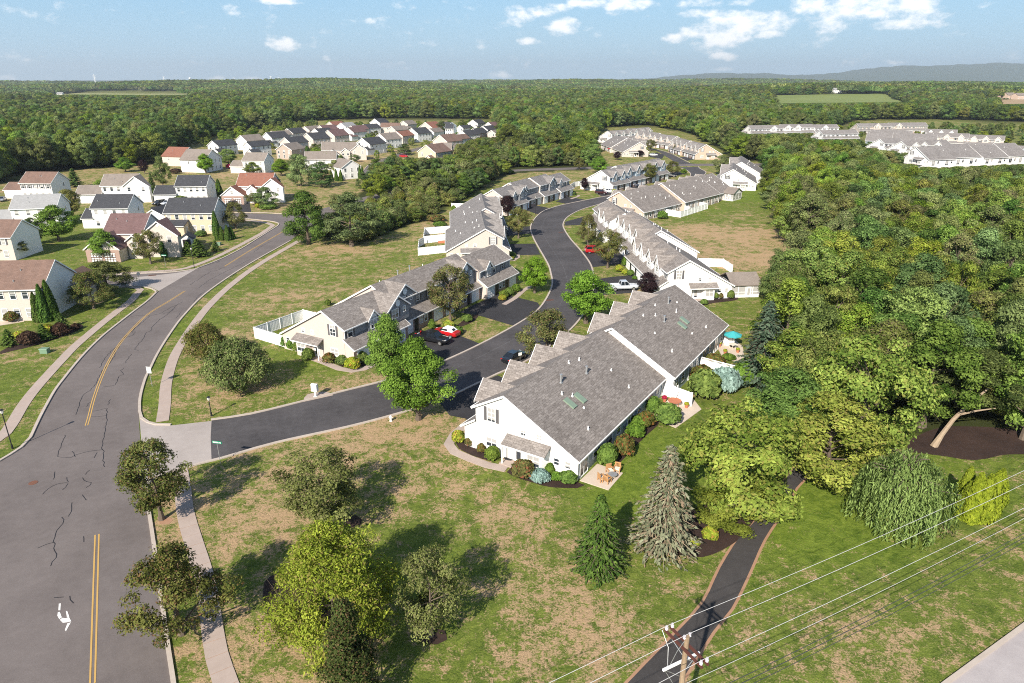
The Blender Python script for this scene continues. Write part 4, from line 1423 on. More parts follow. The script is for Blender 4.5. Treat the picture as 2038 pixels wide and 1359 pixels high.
# ------------------------------------------------------------------ detached houses
def house(label, p0, p1, D=9.0, ridge='par', roof='roof_dark', wall='white_siding', he=5.5, pitch=0.62, side=None, front=(), wings=(), detail=1, group=None, base=0.0, nwin=None, cat='house', lower=True, minL=None, endwin=1, shut=False, turn=None):
    A = np.array(at(*p0, he))
    B = np.array(at(*p1, he))
    if turn is not None:      # gable end set square to a ridge running turn degrees right of straight ahead
        cc = np.array(at((p0[0] + p1[0]) / 2, (p0[1] + p1[1]) / 2, he))
        wd_ = (p1[0] - p0[0]) * m_per_px(cc) / math.cos(R(turn))
        dv = np.array([math.cos(R(turn)), -math.sin(R(turn))])
        A, B = cc - dv * wd_ / 2, cc + dv * wd_ / 2
    d = B - A
    L = float(np.linalg.norm(d))
    if minL:
        L = max(L, minL)
    d /= np.linalg.norm(d)
    root = empty('house', (A[0], A[1], base), math.atan2(d[1], d[0]))
    tag(root, label, cat, group)
    s = Site(root, 1)
    wm, rm = M[wall], M[roof]
    sm = M[side] if side else wm
    simple = detail < 2
    w = MB()
    rf = MB()
    tr = MB()
    ov = 0.35
    if ridge == 'par':
        zr = he + D / 2 * pitch
        w.prism_x([(0, -.3), (D, -.3), (D, he), (D / 2, zr - .08), (0, he)], 0, L, 0, 1)
        prof = [(-ov, he + .06 - ov * pitch), (D / 2, zr + .06), (D + ov, he + .06 - ov * pitch)]
        roof_slab(rf, prof, -.25, L + .25)
        rake_trim(tr, prof, -.25, -1)
        rake_trim(tr, prof, L + .25, 1)
        tr.box(-.25, L + .25, -ov - .1, -ov, prof[0][1] - .16, prof[0][1] - .01)
    else:
        zr = he + L / 2 * pitch
        w.prism_y([(0, -.3), (L, -.3), (L, he), (L / 2, zr - .08), (0, he)], 0, D, 1, 0)
        for a, b in (((-ov, he + .06 - ov * pitch), (L / 2, zr + .06)), ((L / 2, zr + .06), (L + ov, he + .06 - ov * pitch))):
            P = [(a[0], -.3, a[1]), (b[0], -.3, b[1]), (b[0], D + .3, b[1]), (a[0], D + .3, a[1])]
            Q = [(x_, y_, z_ - .16) for x_, y_, z_ in P]
            rf.face(P)
            rf.face(Q[::-1])
            for q in range(4):
                rf.face([P[q], P[(q + 1) % 4], Q[(q + 1) % 4], Q[q]])
            tr.prism_y([(a[0], a[1] + .02), (b[0], b[1] + .02), (b[0], b[1] - .24), (a[0], a[1] - .24)], -.36, -.305)
    s.part('wall', w, [wm, sm])
    roof_o = s.part('roof', rf, rm)
    s.part('roof_trim', tr, M['trim'])
    # near face
    n = nwin if nwin is not None else max(2, int(L / 2.6))
    blocked = [(g[0] - .4, g[1] + .4) for g in front] + [(g[0] - .3, g[1] + .3) for g in wings if g[2] < 0]
    sh = shut
    for i in range(n):
        c = L * (i + .5) / n
        if all(not (a < c < b) for a, b in [(g[0] - .4, g[1] + .4) for g in front]):
            s.window(c, 0, he - 1.15, 'f', .85, 1.35, 1, 2, sh and L / n > 2.0, simple)
            if lower and all(not (a < c < b) for a, b in blocked):
                s.window(c, 0, 1.45, 'f', .85, 1.4, 1, 2, False, simple)
    # ends
    for xe, fc in ((0, 'l'), (L, 'r')):
        if turn is not None and fc == 'r':
            for yy in (D * .15, D * .38, D * .62, D * .85):
                s.window(xe, yy, he - 1.15, fc, .8, 1.3, 1, 2, False, simple)
                s.window(xe, yy, 1.5, fc, .8, 1.3, 1, 2, False, simple)
            continue
        for yy in ((D * .3, D * .72) if endwin == 2 else (D * .66,) if endwin else ()):
            s.window(xe, yy, he - 1.15, fc, .6, 1.2, 1, 2, False, simple)
            if endwin == 2:
                s.window(xe, yy, 1.5, fc, .7, 1.2, 1, 2, False, simple)
    for (x0, x1, proj, hh, kind) in front:
        a, b, e = MB(), MB(), MB()
        wd = x1 - x0
        pt = 0.75
        za = hh + wd / 2 * pt
        a.prism_y([(x0, -.3), (x1, -.3), (x1, hh), ((x0 + x1) / 2, za - .05), (x0, hh)], -proj, .6, 0, 0)
        yb = (za - he) / pitch if ridge == 'par' else 1.0
        yb = min(max(yb, .8), D / 2)
        for q in (-1, 1):
            c = (x0 + x1) / 2
            ex = c + q * (wd / 2 + .3)
            ez = hh - .3 * pt + .06
            P = [(c, -proj - .3, za + .06), (c, yb + .3, za + .06), (ex, .5 if hh >= he - .5 else .05, ez), (ex, -proj - .3, ez)]
            Q = [(x_, y_, z_ - .14) for x_, y_, z_ in P]
            b.face(P)
            b.face(Q[::-1])
            b.face([P[0], P[3], Q[3], Q[0]])
            b.face([P[3], P[2], Q[2], Q[3]])
            e.prism_y([(c, za + .08), (ex, ez + .02), (ex, ez - .24), (c, za - .2)], -proj - .36, -proj - .305)
        s.part('front_gable', a, wm)
        s.part('gable_roof', b, rm)
        s.part('gable_trim', e, M['trim'])
        c = (x0 + x1) / 2
        if kind == 'garage':
            if wd > 5:
                for q in (-1.5, 1.5):
                    s.put('garage_door', garage_mesh(2.5, 2.2, M['door_white']), c + q, -proj, 1.1, 'f')
            else:
                s.put('garage_door', garage_mesh(3.6, 2.2, M['door_white']), c, -proj, 1.1, 'f')
            s.window(c, -proj, hh + wd * .12, 'f', .8, 1.2, 1, 2, False, simple)
            bb = MB()
            bb.box(x0 + .02, x1 - .02, -proj - .05, -proj + .01, 0, 2.75)
            s.part('brick_front', bb, M['brick'])
        else:
            if hh > 4:
                for q in ((-.27, .27) if wd > 4 else (0,)):
                    s.window(c + q * wd, -proj, hh - 1.0, 'f', .85, 1.3, 1, 2, False, simple)
            s.window(c, -proj, 1.45, 'f', min(1.8, wd * .4), 1.4, 2, 2, False, simple)
            v = MB()
            P = [(c + .32 * math.cos(2 * math.pi * q / 12), za - .95 + .32 * math.sin(2 * math.pi * q / 12)) for q in range(12)]
            v.prism_y(P, -proj - .06, -proj)
            s.part('gable_vent', v, M['trim'], uv=False)
    for (x0, x1, y0, y1, hh, rd, kind) in wings:
        a, b, e = MB(), MB(), MB()
        if rd == 'par':
            dd_ = y1 - y0
            zz = hh + dd_ / 2 * .6
            a.prism_x([(y0, -.3), (y1, -.3), (y1, hh), ((y0 + y1) / 2, zz - .06), (y0, hh)], x0, x1)
            prof = [(y0 - .3, hh - .12), ((y0 + y1) / 2, zz + .06), (y1 + .3, hh - .12)]
            roof_slab(b, prof, x0 - .2, x1 + .2)
            rake_trim(e, prof, x0 - .2, -1)
            rake_trim(e, prof, x1 + .2, 1)
            e.box(x0 - .2, x1 + .2, y0 - .4, y0 - .3, hh - .28, hh - .13)
        elif rd == 'flat':
            a.prism_x([(y0, -.3), (y1, -.3), (y1, hh + .9), (y0, hh)], x0, x1)
            roof_slab(b, [(y0 - .3, hh), (y1, hh + 1.05)], x0 - .2, x1 + .2)
            e.box(x0 - .2, x1 + .2, y0 - .4, y0 - .3, hh - .16, hh - .01)
        else:
            wd = x1 - x0
            zz = hh + wd / 2 * .6
            a.prism_y([(x0, -.3), (x1, -.3), (x1, hh), ((x0 + x1) / 2, zz - .06), (x0, hh)], y0, y1)
            for q in (-1, 1):
                c = (x0 + x1) / 2
                ex = c + q * (wd / 2 + .3)
                P = [(c, y0 - .3, zz + .06), (c, y1 + .2, zz + .06), (ex, y1 + .2, hh - .12), (ex, y0 - .3, hh - .12)]
                Q = [(x_, y_, z_ - .14) for x_, y_, z_ in P]
                b.face(P)
                b.face(Q[::-1])
                for k in range(4):
                    b.face([P[k], P[(k + 1) % 4], Q[(k + 1) % 4], Q[k]])
                e.prism_y([(c, zz + .08), (ex, hh - .1), (ex, hh - .34), (c, zz - .18)], y0 - .36, y0 - .305)
        s.part('wing_wall', a, [wm])
        s.part('wing_roof', b, rm)
        s.part('wing_trim', e, M['trim'])
        if kind == 'garage':
            wd = x1 - x0
            for q in (-.25, .25):
                s.put('garage_door', garage_mesh(min(2.5, wd * .42), 2.1, M['door_white']), (x0 + x1) / 2 + q * wd, y0, 1.06, 'f')
        elif kind == 'win':
            for q in (.28, .72):
                s.window(x0 + (x1 - x0) * q, y0, 1.4, 'f', .8, 1.2, 1, 2, False, simple)
            s.window(x1, (y0 + y1) / 2, 1.5, 'r', .8, 1.3, 1, 2, False, simple)
    if detail >= 1:
        rn = random.Random(int(A[0] * 7 + A[1]))
        for q in range(2):
            qx, qy = (rn.uniform(1, L - 1), rn.uniform(.8, D / 2 - .8)) if ridge == 'par' else (rn.uniform(.6, L / 2 - .6), rn.uniform(1, D - 1))
            z = he + (qy if ridge == 'par' else qx) * pitch
            b = MB()
            b.tube([(0, 0, -.15), (0, 0, .38)], .09, 6)
            link_mesh('vent_pipe', b.mesh('vent_pipe', M['metal'], uv=False), roof_o, (qx, qy, z))
    pc = A + d * L / 2
    PROTECT.append((A[0], A[1], 3.0))
    PROTECT.append((pc[0], pc[1], 3.0))
    PROTECT.append((A[0] + d[0] * L, A[1] + d[1] * L, 3.0))
    nrm = np.array([-d[1], d[0]])
    ROWS.append([tuple(A - d * 3 - nrm * 2), tuple(A + d * (L + 3) - nrm * 2), tuple(A + d * (L + 3) + nrm * (D + 2)), tuple(A - d * 3 + nrm * (D + 2))])
    return root, s, L


# near estate on the left
hK10 = house('large cream house with mossy brown roof beside the arborvitae clump', (-40, 575.5), (82.6, 572.5), 10.5, 'par', 'roof_brown', 'cream_siding', 5.7, .66, detail=2, nwin=5, side='white_siding', endwin=0, wings=[(5.0, 12.0, 9, 16, 3.2, 'perp', None)])  # end walls whiter than the cream front: their bluish shade put into the colour
house('cream house with brown roof and red shutters', (-45, 471), (20, 471), 9.5, 'par', 'roof_brown', 'cream_siding', 5.4, .62, detail=2, side='white_siding', endwin=0, shut=True)  # white end walls: bluish shade on the cream put into the colour
house('white house with pale grey roof, its rear wall turned to the street', (19, 415), (110.5, 412), 9.5, 'par', 'roof_light', 'white_siding', 5.6, .62, detail=2, nwin=4, wings=[(-7.5, 0, -.5, 6.5, 2.8, 'par', 'win')])
house('white house with rust brown roof and black shutters along its front', (38, 363.5), (100, 364), 9.5, 'par', 'roof_brown', 'white_siding', 5.5, .66, detail=2, nwin=5, shut=True, wings=[(-7, 0, 1, 8, 3.0, 'par', 'garage')])
house('white house with grey roof and one broad front gable', (200, 369), (268, 368), 9.5, 'par', 'roof_tan', 'white_siding', 5.6, .66, front=[(7.2, 15.5, 1.0, 5.4, 'win')], wings=[(-8, 0, -1.0, 7, 3.0, 'par', 'garage')], nwin=5)
house('bright white house with charcoal roof and a lower gabled wing', (180, 413.5), (253, 413), 9.0, 'par', 'roof_dark', 'white_siding', 5.6, .66, detail=2, nwin=4, wings=[(14.2, 20, -1.5, 9.5, 3.6, 'perp', 'win'), (-3, 0, 0, 7, 2.8, 'par', None)])
house('white house with charcoal roof and two rows of shuttered windows', (348, 370), (409.5, 369.3), 9.0, 'par', 'roof_dark', 'white_siding', 5.5, .64, detail=2, nwin=5, shut=True, wings=[(-7, 0, -.8, 7, 3.0, 'par', 'garage')])
house('cream house with mauve roof, brick garage gable and front gables', (205, 463), (282, 463), 10, 'par', 'roof_mauve', 'cream_siding', 5.5, .7, detail=2, side='white_siding', endwin=0, nwin=4, front=[(9.0, 17.2, .8, 5.2, 'win'), (-1.5, 6.0, 5.5, 3.1, 'garage'), (6.2, 9.2, 2.2, 4.3, 'win')])  # white end walls stand in for cream in bluish shade
house('beige house with charcoal roof and a low lean-to behind the patio', (326, 423), (423, 422.6), 9.5, 'par', 'roof_dark', 'beige_siding', 5.6, .66, detail=2, side='white_siding', nwin=6, wings=[(-1.0, 6.0, -3.4, 0.0, 2.7, 'flat', 'win')])  # white end walls stand in for beige in bluish shade
house('white house with brick red roof, paired garage doors and stepped front gables', (470, 369), (538, 369), 10, 'par', 'roof_red', 'white_siding', 5.5, .7, detail=2, nwin=4, front=[(8.5, 15.5, .6, 5.2, 'win'), (-3.6, 3.6, 4.5, 3.1, 'garage'), (3.8, 7.2, 2.0, 4.6, 'win')])
house('white house with grey roof and magenta shrub by the garage', (481.8, 319), (525, 319.7), 9, 'par', 'roof_tan', 'white_siding', 5.5, .66, wings=[(-6, 0, 0, 7, 3, 'par', 'garage')])
house('white house end-on with pale brown roof at the wood edge', (407, 318), (440, 312), 12, 'perp', 'roof_tan', 'white_siding', 5.5, .6)
house('cream house with red brown roof tight against the wood', (361, 311), (395, 306), 11, 'perp', 'roof_red', 'cream_siding', 4.6, .6)
house('light blue sided house with taupe roof behind the arborvitae', (606, 317), (668, 316), 10, 'par', 'roof_tan', 'white_siding', 4.8, .6, side='bluegrey_siding', nwin=4)
house('white end-on house with a columnar evergreen at its corner', (680, 333), (718, 330), 11, 'perp', 'roof_tan', 'white_siding', 4.9, .62)
house('grey and white house with stacked front gables by the estate lane', (640, 298), (708, 297), 10, 'par', 'roof_tan', 'cream_siding', 5.3, .66, front=[(14.5, 22, 1.0, 5.0, 'win'), (2, 9, 4, 3.0, 'garage'), (9.5, 14, 2.0, 4.4, 'win')], nwin=3)
house('white house with black roof, black shutters and a side garage by the lane', (705.6, 286), (738, 287), 14, 'perp', 'roof_dark', 'white_siding', 5.5, .62, turn=28, wings=[(6, 10.5, -3, 3, 3, 'perp', 'garage')])
house('pale taupe end-on house behind a clipped hedge', (549, 297), (580, 298), 12, 'perp', 'roof_tan', 'taupe_siding', 4.8, .62)
FAR = [((410, 290), (437, 289), 'perp', 'roof_dark', 'white_siding'), ((466, 280), (494, 279), 'perp', 'roof_tan', 'white_siding'), ((518, 273), (544, 274), 'perp', 'roof_dark', 'white_siding'), ((560, 264), (585, 265), 'perp', 'roof_dark', 'cream_siding'),
       ((554, 282), (581, 285), 'perp', 'roof_dark', 'cream_siding'), ((597, 275), (626, 277), 'perp', 'roof_dark', 'cream_siding'), ((597, 258.5), (617, 258.5), 'perp', 'roof_tan', 'cream_siding'), ((639, 270), (668, 269), 'perp', 'roof_mauve', 'cream_siding'),
       ((627, 257), (647, 257.5), 'perp', 'roof_mauve', 'cream_siding'), ((668, 253.5), (690, 251), 'perp', 'roof_light', 'white_siding'), ((681, 263), (705, 262), 'perp', 'roof_mauve', 'white_siding'), ((714.6, 253), (733, 256), 'perp', 'roof_dark', 'white_siding'),
       ((735, 244), (757, 244), 'perp', 'roof_dark', 'white_siding'), ((757, 252.5), (795, 252.5), 'par', 'roof_brown', 'cream_siding'), ((742, 275), (770, 278), 'perp', 'roof_tan', 'white_siding'), ((778, 269), (802, 271), 'perp', 'roof_red', 'cream_siding'),
       ((830, 299.5), (868, 305), 'perp', 'roof_brown', 'beige_siding'), ((860, 278), (891, 283), 'perp', 'roof_brown', 'cream_siding'), ((876, 296.5), (898, 296.5), 'par', 'roof_tan', 'beige_siding'), ((890, 275), (911, 278), 'perp', 'roof_brown', 'white_siding'),
       ((909, 266), (930, 270), 'perp', 'roof_dark', 'white_siding'), ((929, 262), (954, 267), 'perp', 'roof_dark', 'pink_siding'), ((951, 256), (971, 260), 'perp', 'roof_dark', 'white_siding'), ((960, 250), (984, 255), 'perp', 'roof_mauve', 'white_siding'),
       ((931, 245), (951, 246), 'perp', 'roof_dark', 'white_siding'), ((908.5, 254.5), (922, 254.5), 'perp', 'roof_dark', 'white_siding'), ((866, 249), (890, 251), 'par', 'roof_dark', 'bluegrey_siding'), ((886, 255.5), (902, 255.5), 'par', 'roof_dark', 'white_siding'),
       ((832, 253), (862, 255), 'perp', 'roof_red', 'cream_siding'), ((807, 265), (833, 265), 'perp', 'roof_dark', 'white_siding'), ((793, 247), (812, 247), 'perp', 'roof_tan', 'cream_siding'),
       ((618, 262), (636, 263), 'perp', 'roof_dark', 'white_siding'), ((690, 257), (708, 257.5), 'perp', 'roof_mauve', 'cream_siding'), ((845, 262), (864, 263), 'perp', 'roof_tan', 'white_siding'), ((480, 290), (502, 291), 'perp', 'roof_dark', 'white_siding'),
       ((770, 258), (788, 258.5), 'perp', 'roof_tan', 'cream_siding'), ((970, 263.5), (986, 266), 'perp', 'roof_tan', 'cream_siding'), ((648, 248), (664, 248), 'perp', 'roof_red', 'cream_siding'), ((532, 268), (550, 268.5), 'perp', 'roof_tan', 'white_siding')]
cw = dict(white_siding='white', cream_siding='cream', beige_siding='beige', pink_siding='pinkish', bluegrey_siding='blue grey', taupe_siding='taupe')
cr_ = dict(roof_dark='charcoal', roof_tan='weathered grey', roof_mauve='mauve', roof_light='pale grey', roof_brown='brown', roof_red='reddish')
for i, (p0, p1, rd, rf_, wl__) in enumerate(FAR):
    kd = f'{cw[wl__]} house with {cr_[rf_]} roof in the crowded far estate before the woods'
    house(kd, p0, p1, 13 if rd == 'perp' else 9, rd, rf_, wl__, 5.4, .62, group=f'{cw[wl__]} {cr_[rf_]}-roofed houses of the far estate', nwin=2 if rd == 'perp' else 4,
          turn=(26 + 5 * (i % 3)) if rd == 'perp' else None, wings=[(6.5, 10.5, -3.0, 3, 2.9, 'perp', 'garage')] if i % 2 == 0 and rd == 'perp' else [])
# houses on the far slopes
def far_house(x, y, rz, L, D, he, roof, wall, label, group=None):
    z = float(terr(x, y))
    root = empty('house', (x, y, z), rz)
    tag(root, label, 'house', group)
    s = Site(root)
    w, r = MB(), MB()
    zr = he + D * .3
    w.prism_x([(0, -3), (D, -3), (D, he), (D / 2, zr), (0, he)], 0, L)
    roof_slab(r, [(-.5, he), (D / 2, zr + .3), (D + .5, he)], -.5, L + .5, .3)
    s.part('wall', w, M[wall])
    s.part('roof', r, M[roof])
    for i in range(int(L / 4)):
        for zz in (1.6, he - 1.3):
            s.window(2 + i * 4, 0, zz, 'f', 1.2, 1.5, 1, 2, False, True)
    PROTECT.append((x, y, z + 2.5))


for (px_, Y_, L_) in ((1965, 1250, 24), (1985, 1262, 20), (2008, 1240, 18), (2028, 1228, 22), (2047, 1235, 22)):
    X_ = (px_ - 1019) / _F * (Y_ * _c + 20 * _s)
    far_house(X_, Y_, .3, L_, 12, 7, 'roof_tan', 'pink_siding', 'pinkish house in the row above the tan field on the far slope', 'houses above the tan field')
for (px_, Y_, L_, lb) in ((262, 2200, 26, 'lone pale house on the far clearing at the rise'), (62, 1500, 16, 'white house peeking from the distant woods near the pylons'), (22, 1450, 14, 'small white house low in the distant woods'),
                          (110, 1900, 14, 'white farmhouse gable in the distant treetops'), (745, 2150, 34, 'long white building in the distant trees on the hill'), (1660, 1400, 16, 'white house among trees above the far hay field'), (45, 1180, 12, 'white shed roof in the left distant wood')):
    X_ = (px_ - 1019) / _F * (Y_ * _c + 20 * _s)
    far_house(X_, Y_, .1, L_, 10, 6, 'roof_light', 'white_siding', lb)
# fields the woods must not hide
for (xa, xb, yy) in ((440, 650, 1195), (755, 900, 1115), (-1230, -880, 1985)):
    for X_ in np.arange(xa, xb, 7.0):
        PROTECT.append((X_, yy, float(terr(X_, yy)) + .5))
# ------------------------------------------------------------------ vegetation
def nrm_(v):
    return v / np.maximum(np.linalg.norm(v, axis=-1, keepdims=True), 1e-9)


def leaf_mesh(name, P, N, size, asp, material, rng, tint, fold=0.25, axis=None):
    n = len(P)
    N = nrm_(N)
    ref = rng.normal(size=(n, 3)) if axis is None else axis + rng.normal(size=(n, 3)) * 0.25
    T = nrm_(ref - (ref * N).sum(1, keepdims=True) * N)
    B = np.cross(N, T)
    sz = size[:, None]
    a = P - T * sz
    b = P + B * sz * asp + N * sz * fold
    c = P + T * sz
    d = P - B * sz * asp + N * sz * fold
    V = np.stack([a, b, c, d], 1).reshape(-1, 3).astype(np.float32)
    me_ = bpy.data.meshes.new(name)
    me_.vertices.add(4 * n)
    me_.vertices.foreach_set('co', V.ravel())
    me_.loops.add(4 * n)
    me_.loops.foreach_set('vertex_index', np.arange(4 * n, dtype=np.int32))
    me_.polygons.add(n)
    me_.polygons.foreach_set('loop_start', (np.arange(n) * 4).astype(np.int32))
    me_.update(calc_edges=True)
    at_ = me_.attributes.new('tint', 'FLOAT', 'POINT')
    at_.data.foreach_set('value', np.repeat(np.clip(tint, 0, 1), 4).astype(np.float32))
    t2 = me_.attributes.new('tint2', 'FLOAT', 'POINT')
    t2.data.foreach_set('value', np.repeat(rng.random(n), 4).astype(np.float32))
    me_.materials.append(material)
    return me_


SHAPES = {
    'round': lambda t: np.sqrt(np.clip(1 - (2 * t - 1) ** 2, 0, 1)) ** 0.85,
    'oval': lambda t: np.clip(np.sin(np.pi * np.clip(t, 0, 1) ** 0.75), 0, 1) ** 0.7,
    'dome': lambda t: np.sqrt(np.clip(1 - t ** 2.2, 0, 1)) * (0.80 + 0.20 * np.clip(t * 5, 0, 1)),
    'vase': lambda t: np.clip(np.sin(np.pi * np.clip(t, 0, 1) ** 1.25), 0, 1) ** 0.65,
    'spread': lambda t: np.sqrt(np.clip(1 - t ** 3, 0, 1)) * (0.65 + 0.35 * np.clip(t * 3, 0, 1)),
    'column': lambda t: np.clip(1 - t, 0, 1) ** 0.6 * (0.72 + 0.28 * np.clip(t * 6, 0, 1)),
}
PROTO = {}


def broadleaf(key, seed, H, W, crown0, shape, nclump, rc, nleaf, leaf, material, bark='bark', asp=0.55, flat=0.75, up=0.35, rough=0.6, limbs=22, lean=(0, 0), hollow=0.35, clumpvar=0.28, droop=0.0, lump=0.16):
    rng = np.random.default_rng(seed)
    sh = SHAPES[shape]
    Hc = H - crown0
    C = []
    ph = rng.random(6) * 6.28
    tries = 0
    while len(C) < nclump and tries < nclump * 60:
        tries += 1
        t_ = rng.random()
        rad = float(sh(np.array(t_)))
        if rng.random() > 0.25 + 0.75 * rad:
            continue
        a_ = rng.random() * 2 * math.pi
        env = 1 + lump * (math.sin(2 * a_ + ph[0]) * .5 + math.sin(3 * a_ + ph[1] + 4 * t_) * .6 + math.sin(5 * a_ + ph[2] - 6 * t_) * .4)
        q = (hollow + (1 - hollow) * rng.random() ** 0.6)
        r_ = max(0.0, rad * W / 2 * env - rc * 0.75) * q
        C.append((math.cos(a_) * r_ + lean[0] * t_, math.sin(a_) * r_ + lean[1] * t_, crown0 + rc * .5 + (Hc - rc * 1.1) * t_))
    C = np.array(C)
    m_ = len(C)
    cr = rc * (0.65 + 0.7 * rng.random(m_))
    ct = rng.normal(size=m_) * clumpvar
    per = np.maximum(6, (nleaf * cr ** 2 / (cr ** 2).sum()).astype(int))
    idx = np.repeat(np.arange(m_), per)
    n = len(idx)
    d = nrm_(rng.normal(size=(n, 3)))
    low = (d[:, 2] < -0.25) & (rng.random(n) < 0.55)
    d[low, 2] *= -1
    k = (0.50 + 0.55 * rng.random(n) ** 0.7)
    # ragged clump outline
    k *= 1 + 0.22 * np.sin(d[:, 0] * 5 + idx) * np.sin(d[:, 1] * 5 + 2 * idx)
    P = C[idx] + d * (cr[idx] * k)[:, None] * np.array([1, 1, flat])
    if droop:
        rr = np.hypot(P[:, 0], P[:, 1])
        P[:, 2] -= droop * (rr / (W / 2)) ** 2
    P[:, 2] = np.maximum(P[:, 2], 0.15)
    cen = np.array([lean[0] * .5, lean[1] * .5, crown0 + Hc * 0.4])
    out = nrm_(P - cen)
    N = d * 0.75 + out * 0.35 + np.array([0, 0, up]) + rng.normal(size=(n, 3)) * rough
    tint = 0.45 + ct[idx] + rng.normal(size=n) * 0.2
    size = leaf * (0.6 + 0.8 * rng.random(n))
    cm = leaf_mesh(key + '_crown', P, N, size, asp, material, rng, tint)
    # trunk and limbs
    tb = MB()
    r0 = max(0.05, 0.022 * H + 0.05)
    top = crown0 + Hc * 0.62
    tp = []
    for q in range(6):
        f_ = q / 5
        tp.append((lean[0] * .6 * f_ ** 1.3 + 0.12 * math.sin(3 * f_ + ph[3]) * f_, lean[1] * .6 * f_ ** 1.3 + 0.12 * math.sin(4 * f_ + ph[4]) * f_, -0.15 + top * f_))
    tb.tube(tp, [r0 * (1.5 if q == 0 else 1) * (1 - 0.8 * q / 5) for q in range(6)], 7)
    order = rng.permutation(m_)[:limbs]
    for i in order:
        c = C[i]
        f_ = min(0.95, max(0.18, (c[2] - 0.45 * math.hypot(c[0], c[1])) / top))
        j = f_ * 5
        j0 = int(j)
        a_ = np.array(tp[j0]) + (np.array(tp[min(5, j0 + 1)]) - np.array(tp[j0])) * (j - j0)
        mid = a_ * .45 + c * .55 + np.array([0, 0, -0.06 * np.linalg.norm(c - a_)])
        rl = r0 * (0.42 * (1 - 0.55 * f_))
        tb.tube([tuple(a_), tuple(mid), tuple(c)], [rl, rl * .6, rl * .18], 5, caps=False)
        for _ in range(2):
            e = c + rng.normal(size=3) * cr[i] * .6
            tb.tube([tuple(mid * .35 + c * .65), tuple(e)], [rl * .35, rl * .1], 4, caps=False)
    tm = tb.mesh(key + '_trunk', M[bark], uv=False)
    PROTO[key] = dict(crown=cm, trunk=tm, W=W, H=H)


def conifer(key, seed, H, W, material, whorls=26, per=9, sprays=16, leaf=0.30, droop=0.25, crown0=0.2, bark='bark', power=0.85, bare=0.0, dead=None):
    rng = np.random.default_rng(seed)
    P, N, A, S, T = [], [], [], [], []
    tb = MB()
    tb.tube([(0, 0, -.15), (0, 0, H * .5), (0, 0, H * .97)], [.03 * H + .05, .02 * H, .02], 7)
    for w in range(whorls):
        f_ = (w + rng.random() * .6) / whorls
        z = crown0 + (H - crown0) * f_
        L = W / 2 * (1 - f_) ** power + 0.12
        nb = max(4, int(per * (0.55 + 0.45 * (1 - f_))))
        a0 = rng.random() * 6.28
        for b in range(nb):
            a_ = a0 + 2 * math.pi * (b + rng.random() * .5) / nb
            Lb = L * (0.72 + 0.42 * rng.random())
            dirv = np.array([math.cos(a_), math.sin(a_), 0])
            side = np.array([-dirv[1], dirv[0], 0])
            ns = max(4, int(sprays * (0.35 + 0.65 * Lb / (W / 2))))
            ct = rng.normal() * .18
            tip = dirv * Lb + np.array([0, 0, z - droop * Lb + 0.12 * Lb])
            tb.tube([(0, 0, z), tuple(tip * .6 + np.array([0, 0, z * .4])), tuple(tip)], [.035 + .01 * Lb, .025, .01], 4, caps=False)
            for s_ in range(ns):
                u_ = (0.22 + bare + (0.78 - bare) * (s_ + rng.random()) / ns)
                wd = 0.30 * Lb * (1.05 - u_) + 0.08
                p_ = dirv * Lb * u_ + side * rng.uniform(-1, 1) * wd + np.array([0, 0, z - droop * Lb * u_ ** 1.3 + 0.10 * Lb * u_ ** 3 + rng.normal() * .05])
                P.append(p_)
                N.append(np.array([0, 0, 1.0]) + dirv * .45 + rng.normal(size=3) * .45)
                A.append(dirv + side * rng.uniform(-.8, .8) + np.array([0, 0, -.25]))
                S.append(leaf * (0.65 + 0.6 * rng.random()))
                T.append(.45 + ct + rng.normal() * .2)
    cm = leaf_mesh(key + '_crown', np.array(P), np.array(N), np.array(S), 0.42, material, rng, np.array(T), axis=np.array(A))
    PROTO[key] = dict(crown=cm, trunk=tb.mesh(key + '_trunk', M[bark], uv=False), W=W, H=H)


def arbor(key, seed, H, W, material, n=4200, leaf=0.16, tops=1):
    rng = np.random.default_rng(seed)
    t_ = rng.random(n) ** 1.15
    a_ = rng.random(n) * 6.28
    prof = np.clip(1 - t_, 0, 1) ** 0.62 * (0.80 + 0.20 * np.clip(t_ * 7, 0, 1))
    lob = 1 + .10 * np.sin(3 * a_ + 5 * t_) + .08 * np.sin(7 * a_ - 9 * t_)
    r_ = W / 2 * prof * lob * (0.80 + 0.24 * rng.random(n))
    P = np.stack([np.cos(a_) * r_, np.sin(a_) * r_, 0.1 + t_ * (H - .12)], 1)
    N = np.stack([np.cos(a_), np.sin(a_), np.full(n, .35)], 1) + rng.normal(size=(n, 3)) * .5
    A = np.tile(np.array([0, 0, 1.0]), (n, 1)) + rng.normal(size=(n, 3)) * .35
    tint = .45 + .22 * np.sin(5 * a_ + 3) * np.sin(11 * t_) + rng.normal(size=n) * .2
    cm = leaf_mesh(key + '_crown', P, N, leaf * (0.7 + .6 * rng.random(n)), .5, material, rng, tint, axis=A)
    tb = MB()
    tb.tube([(0, 0, -.1), (0, 0, H * .8)], [.09, .02], 6)
    PROTO[key] = dict(crown=cm, trunk=tb.mesh(key + '_trunk', M['bark'], uv=False), W=W, H=H)


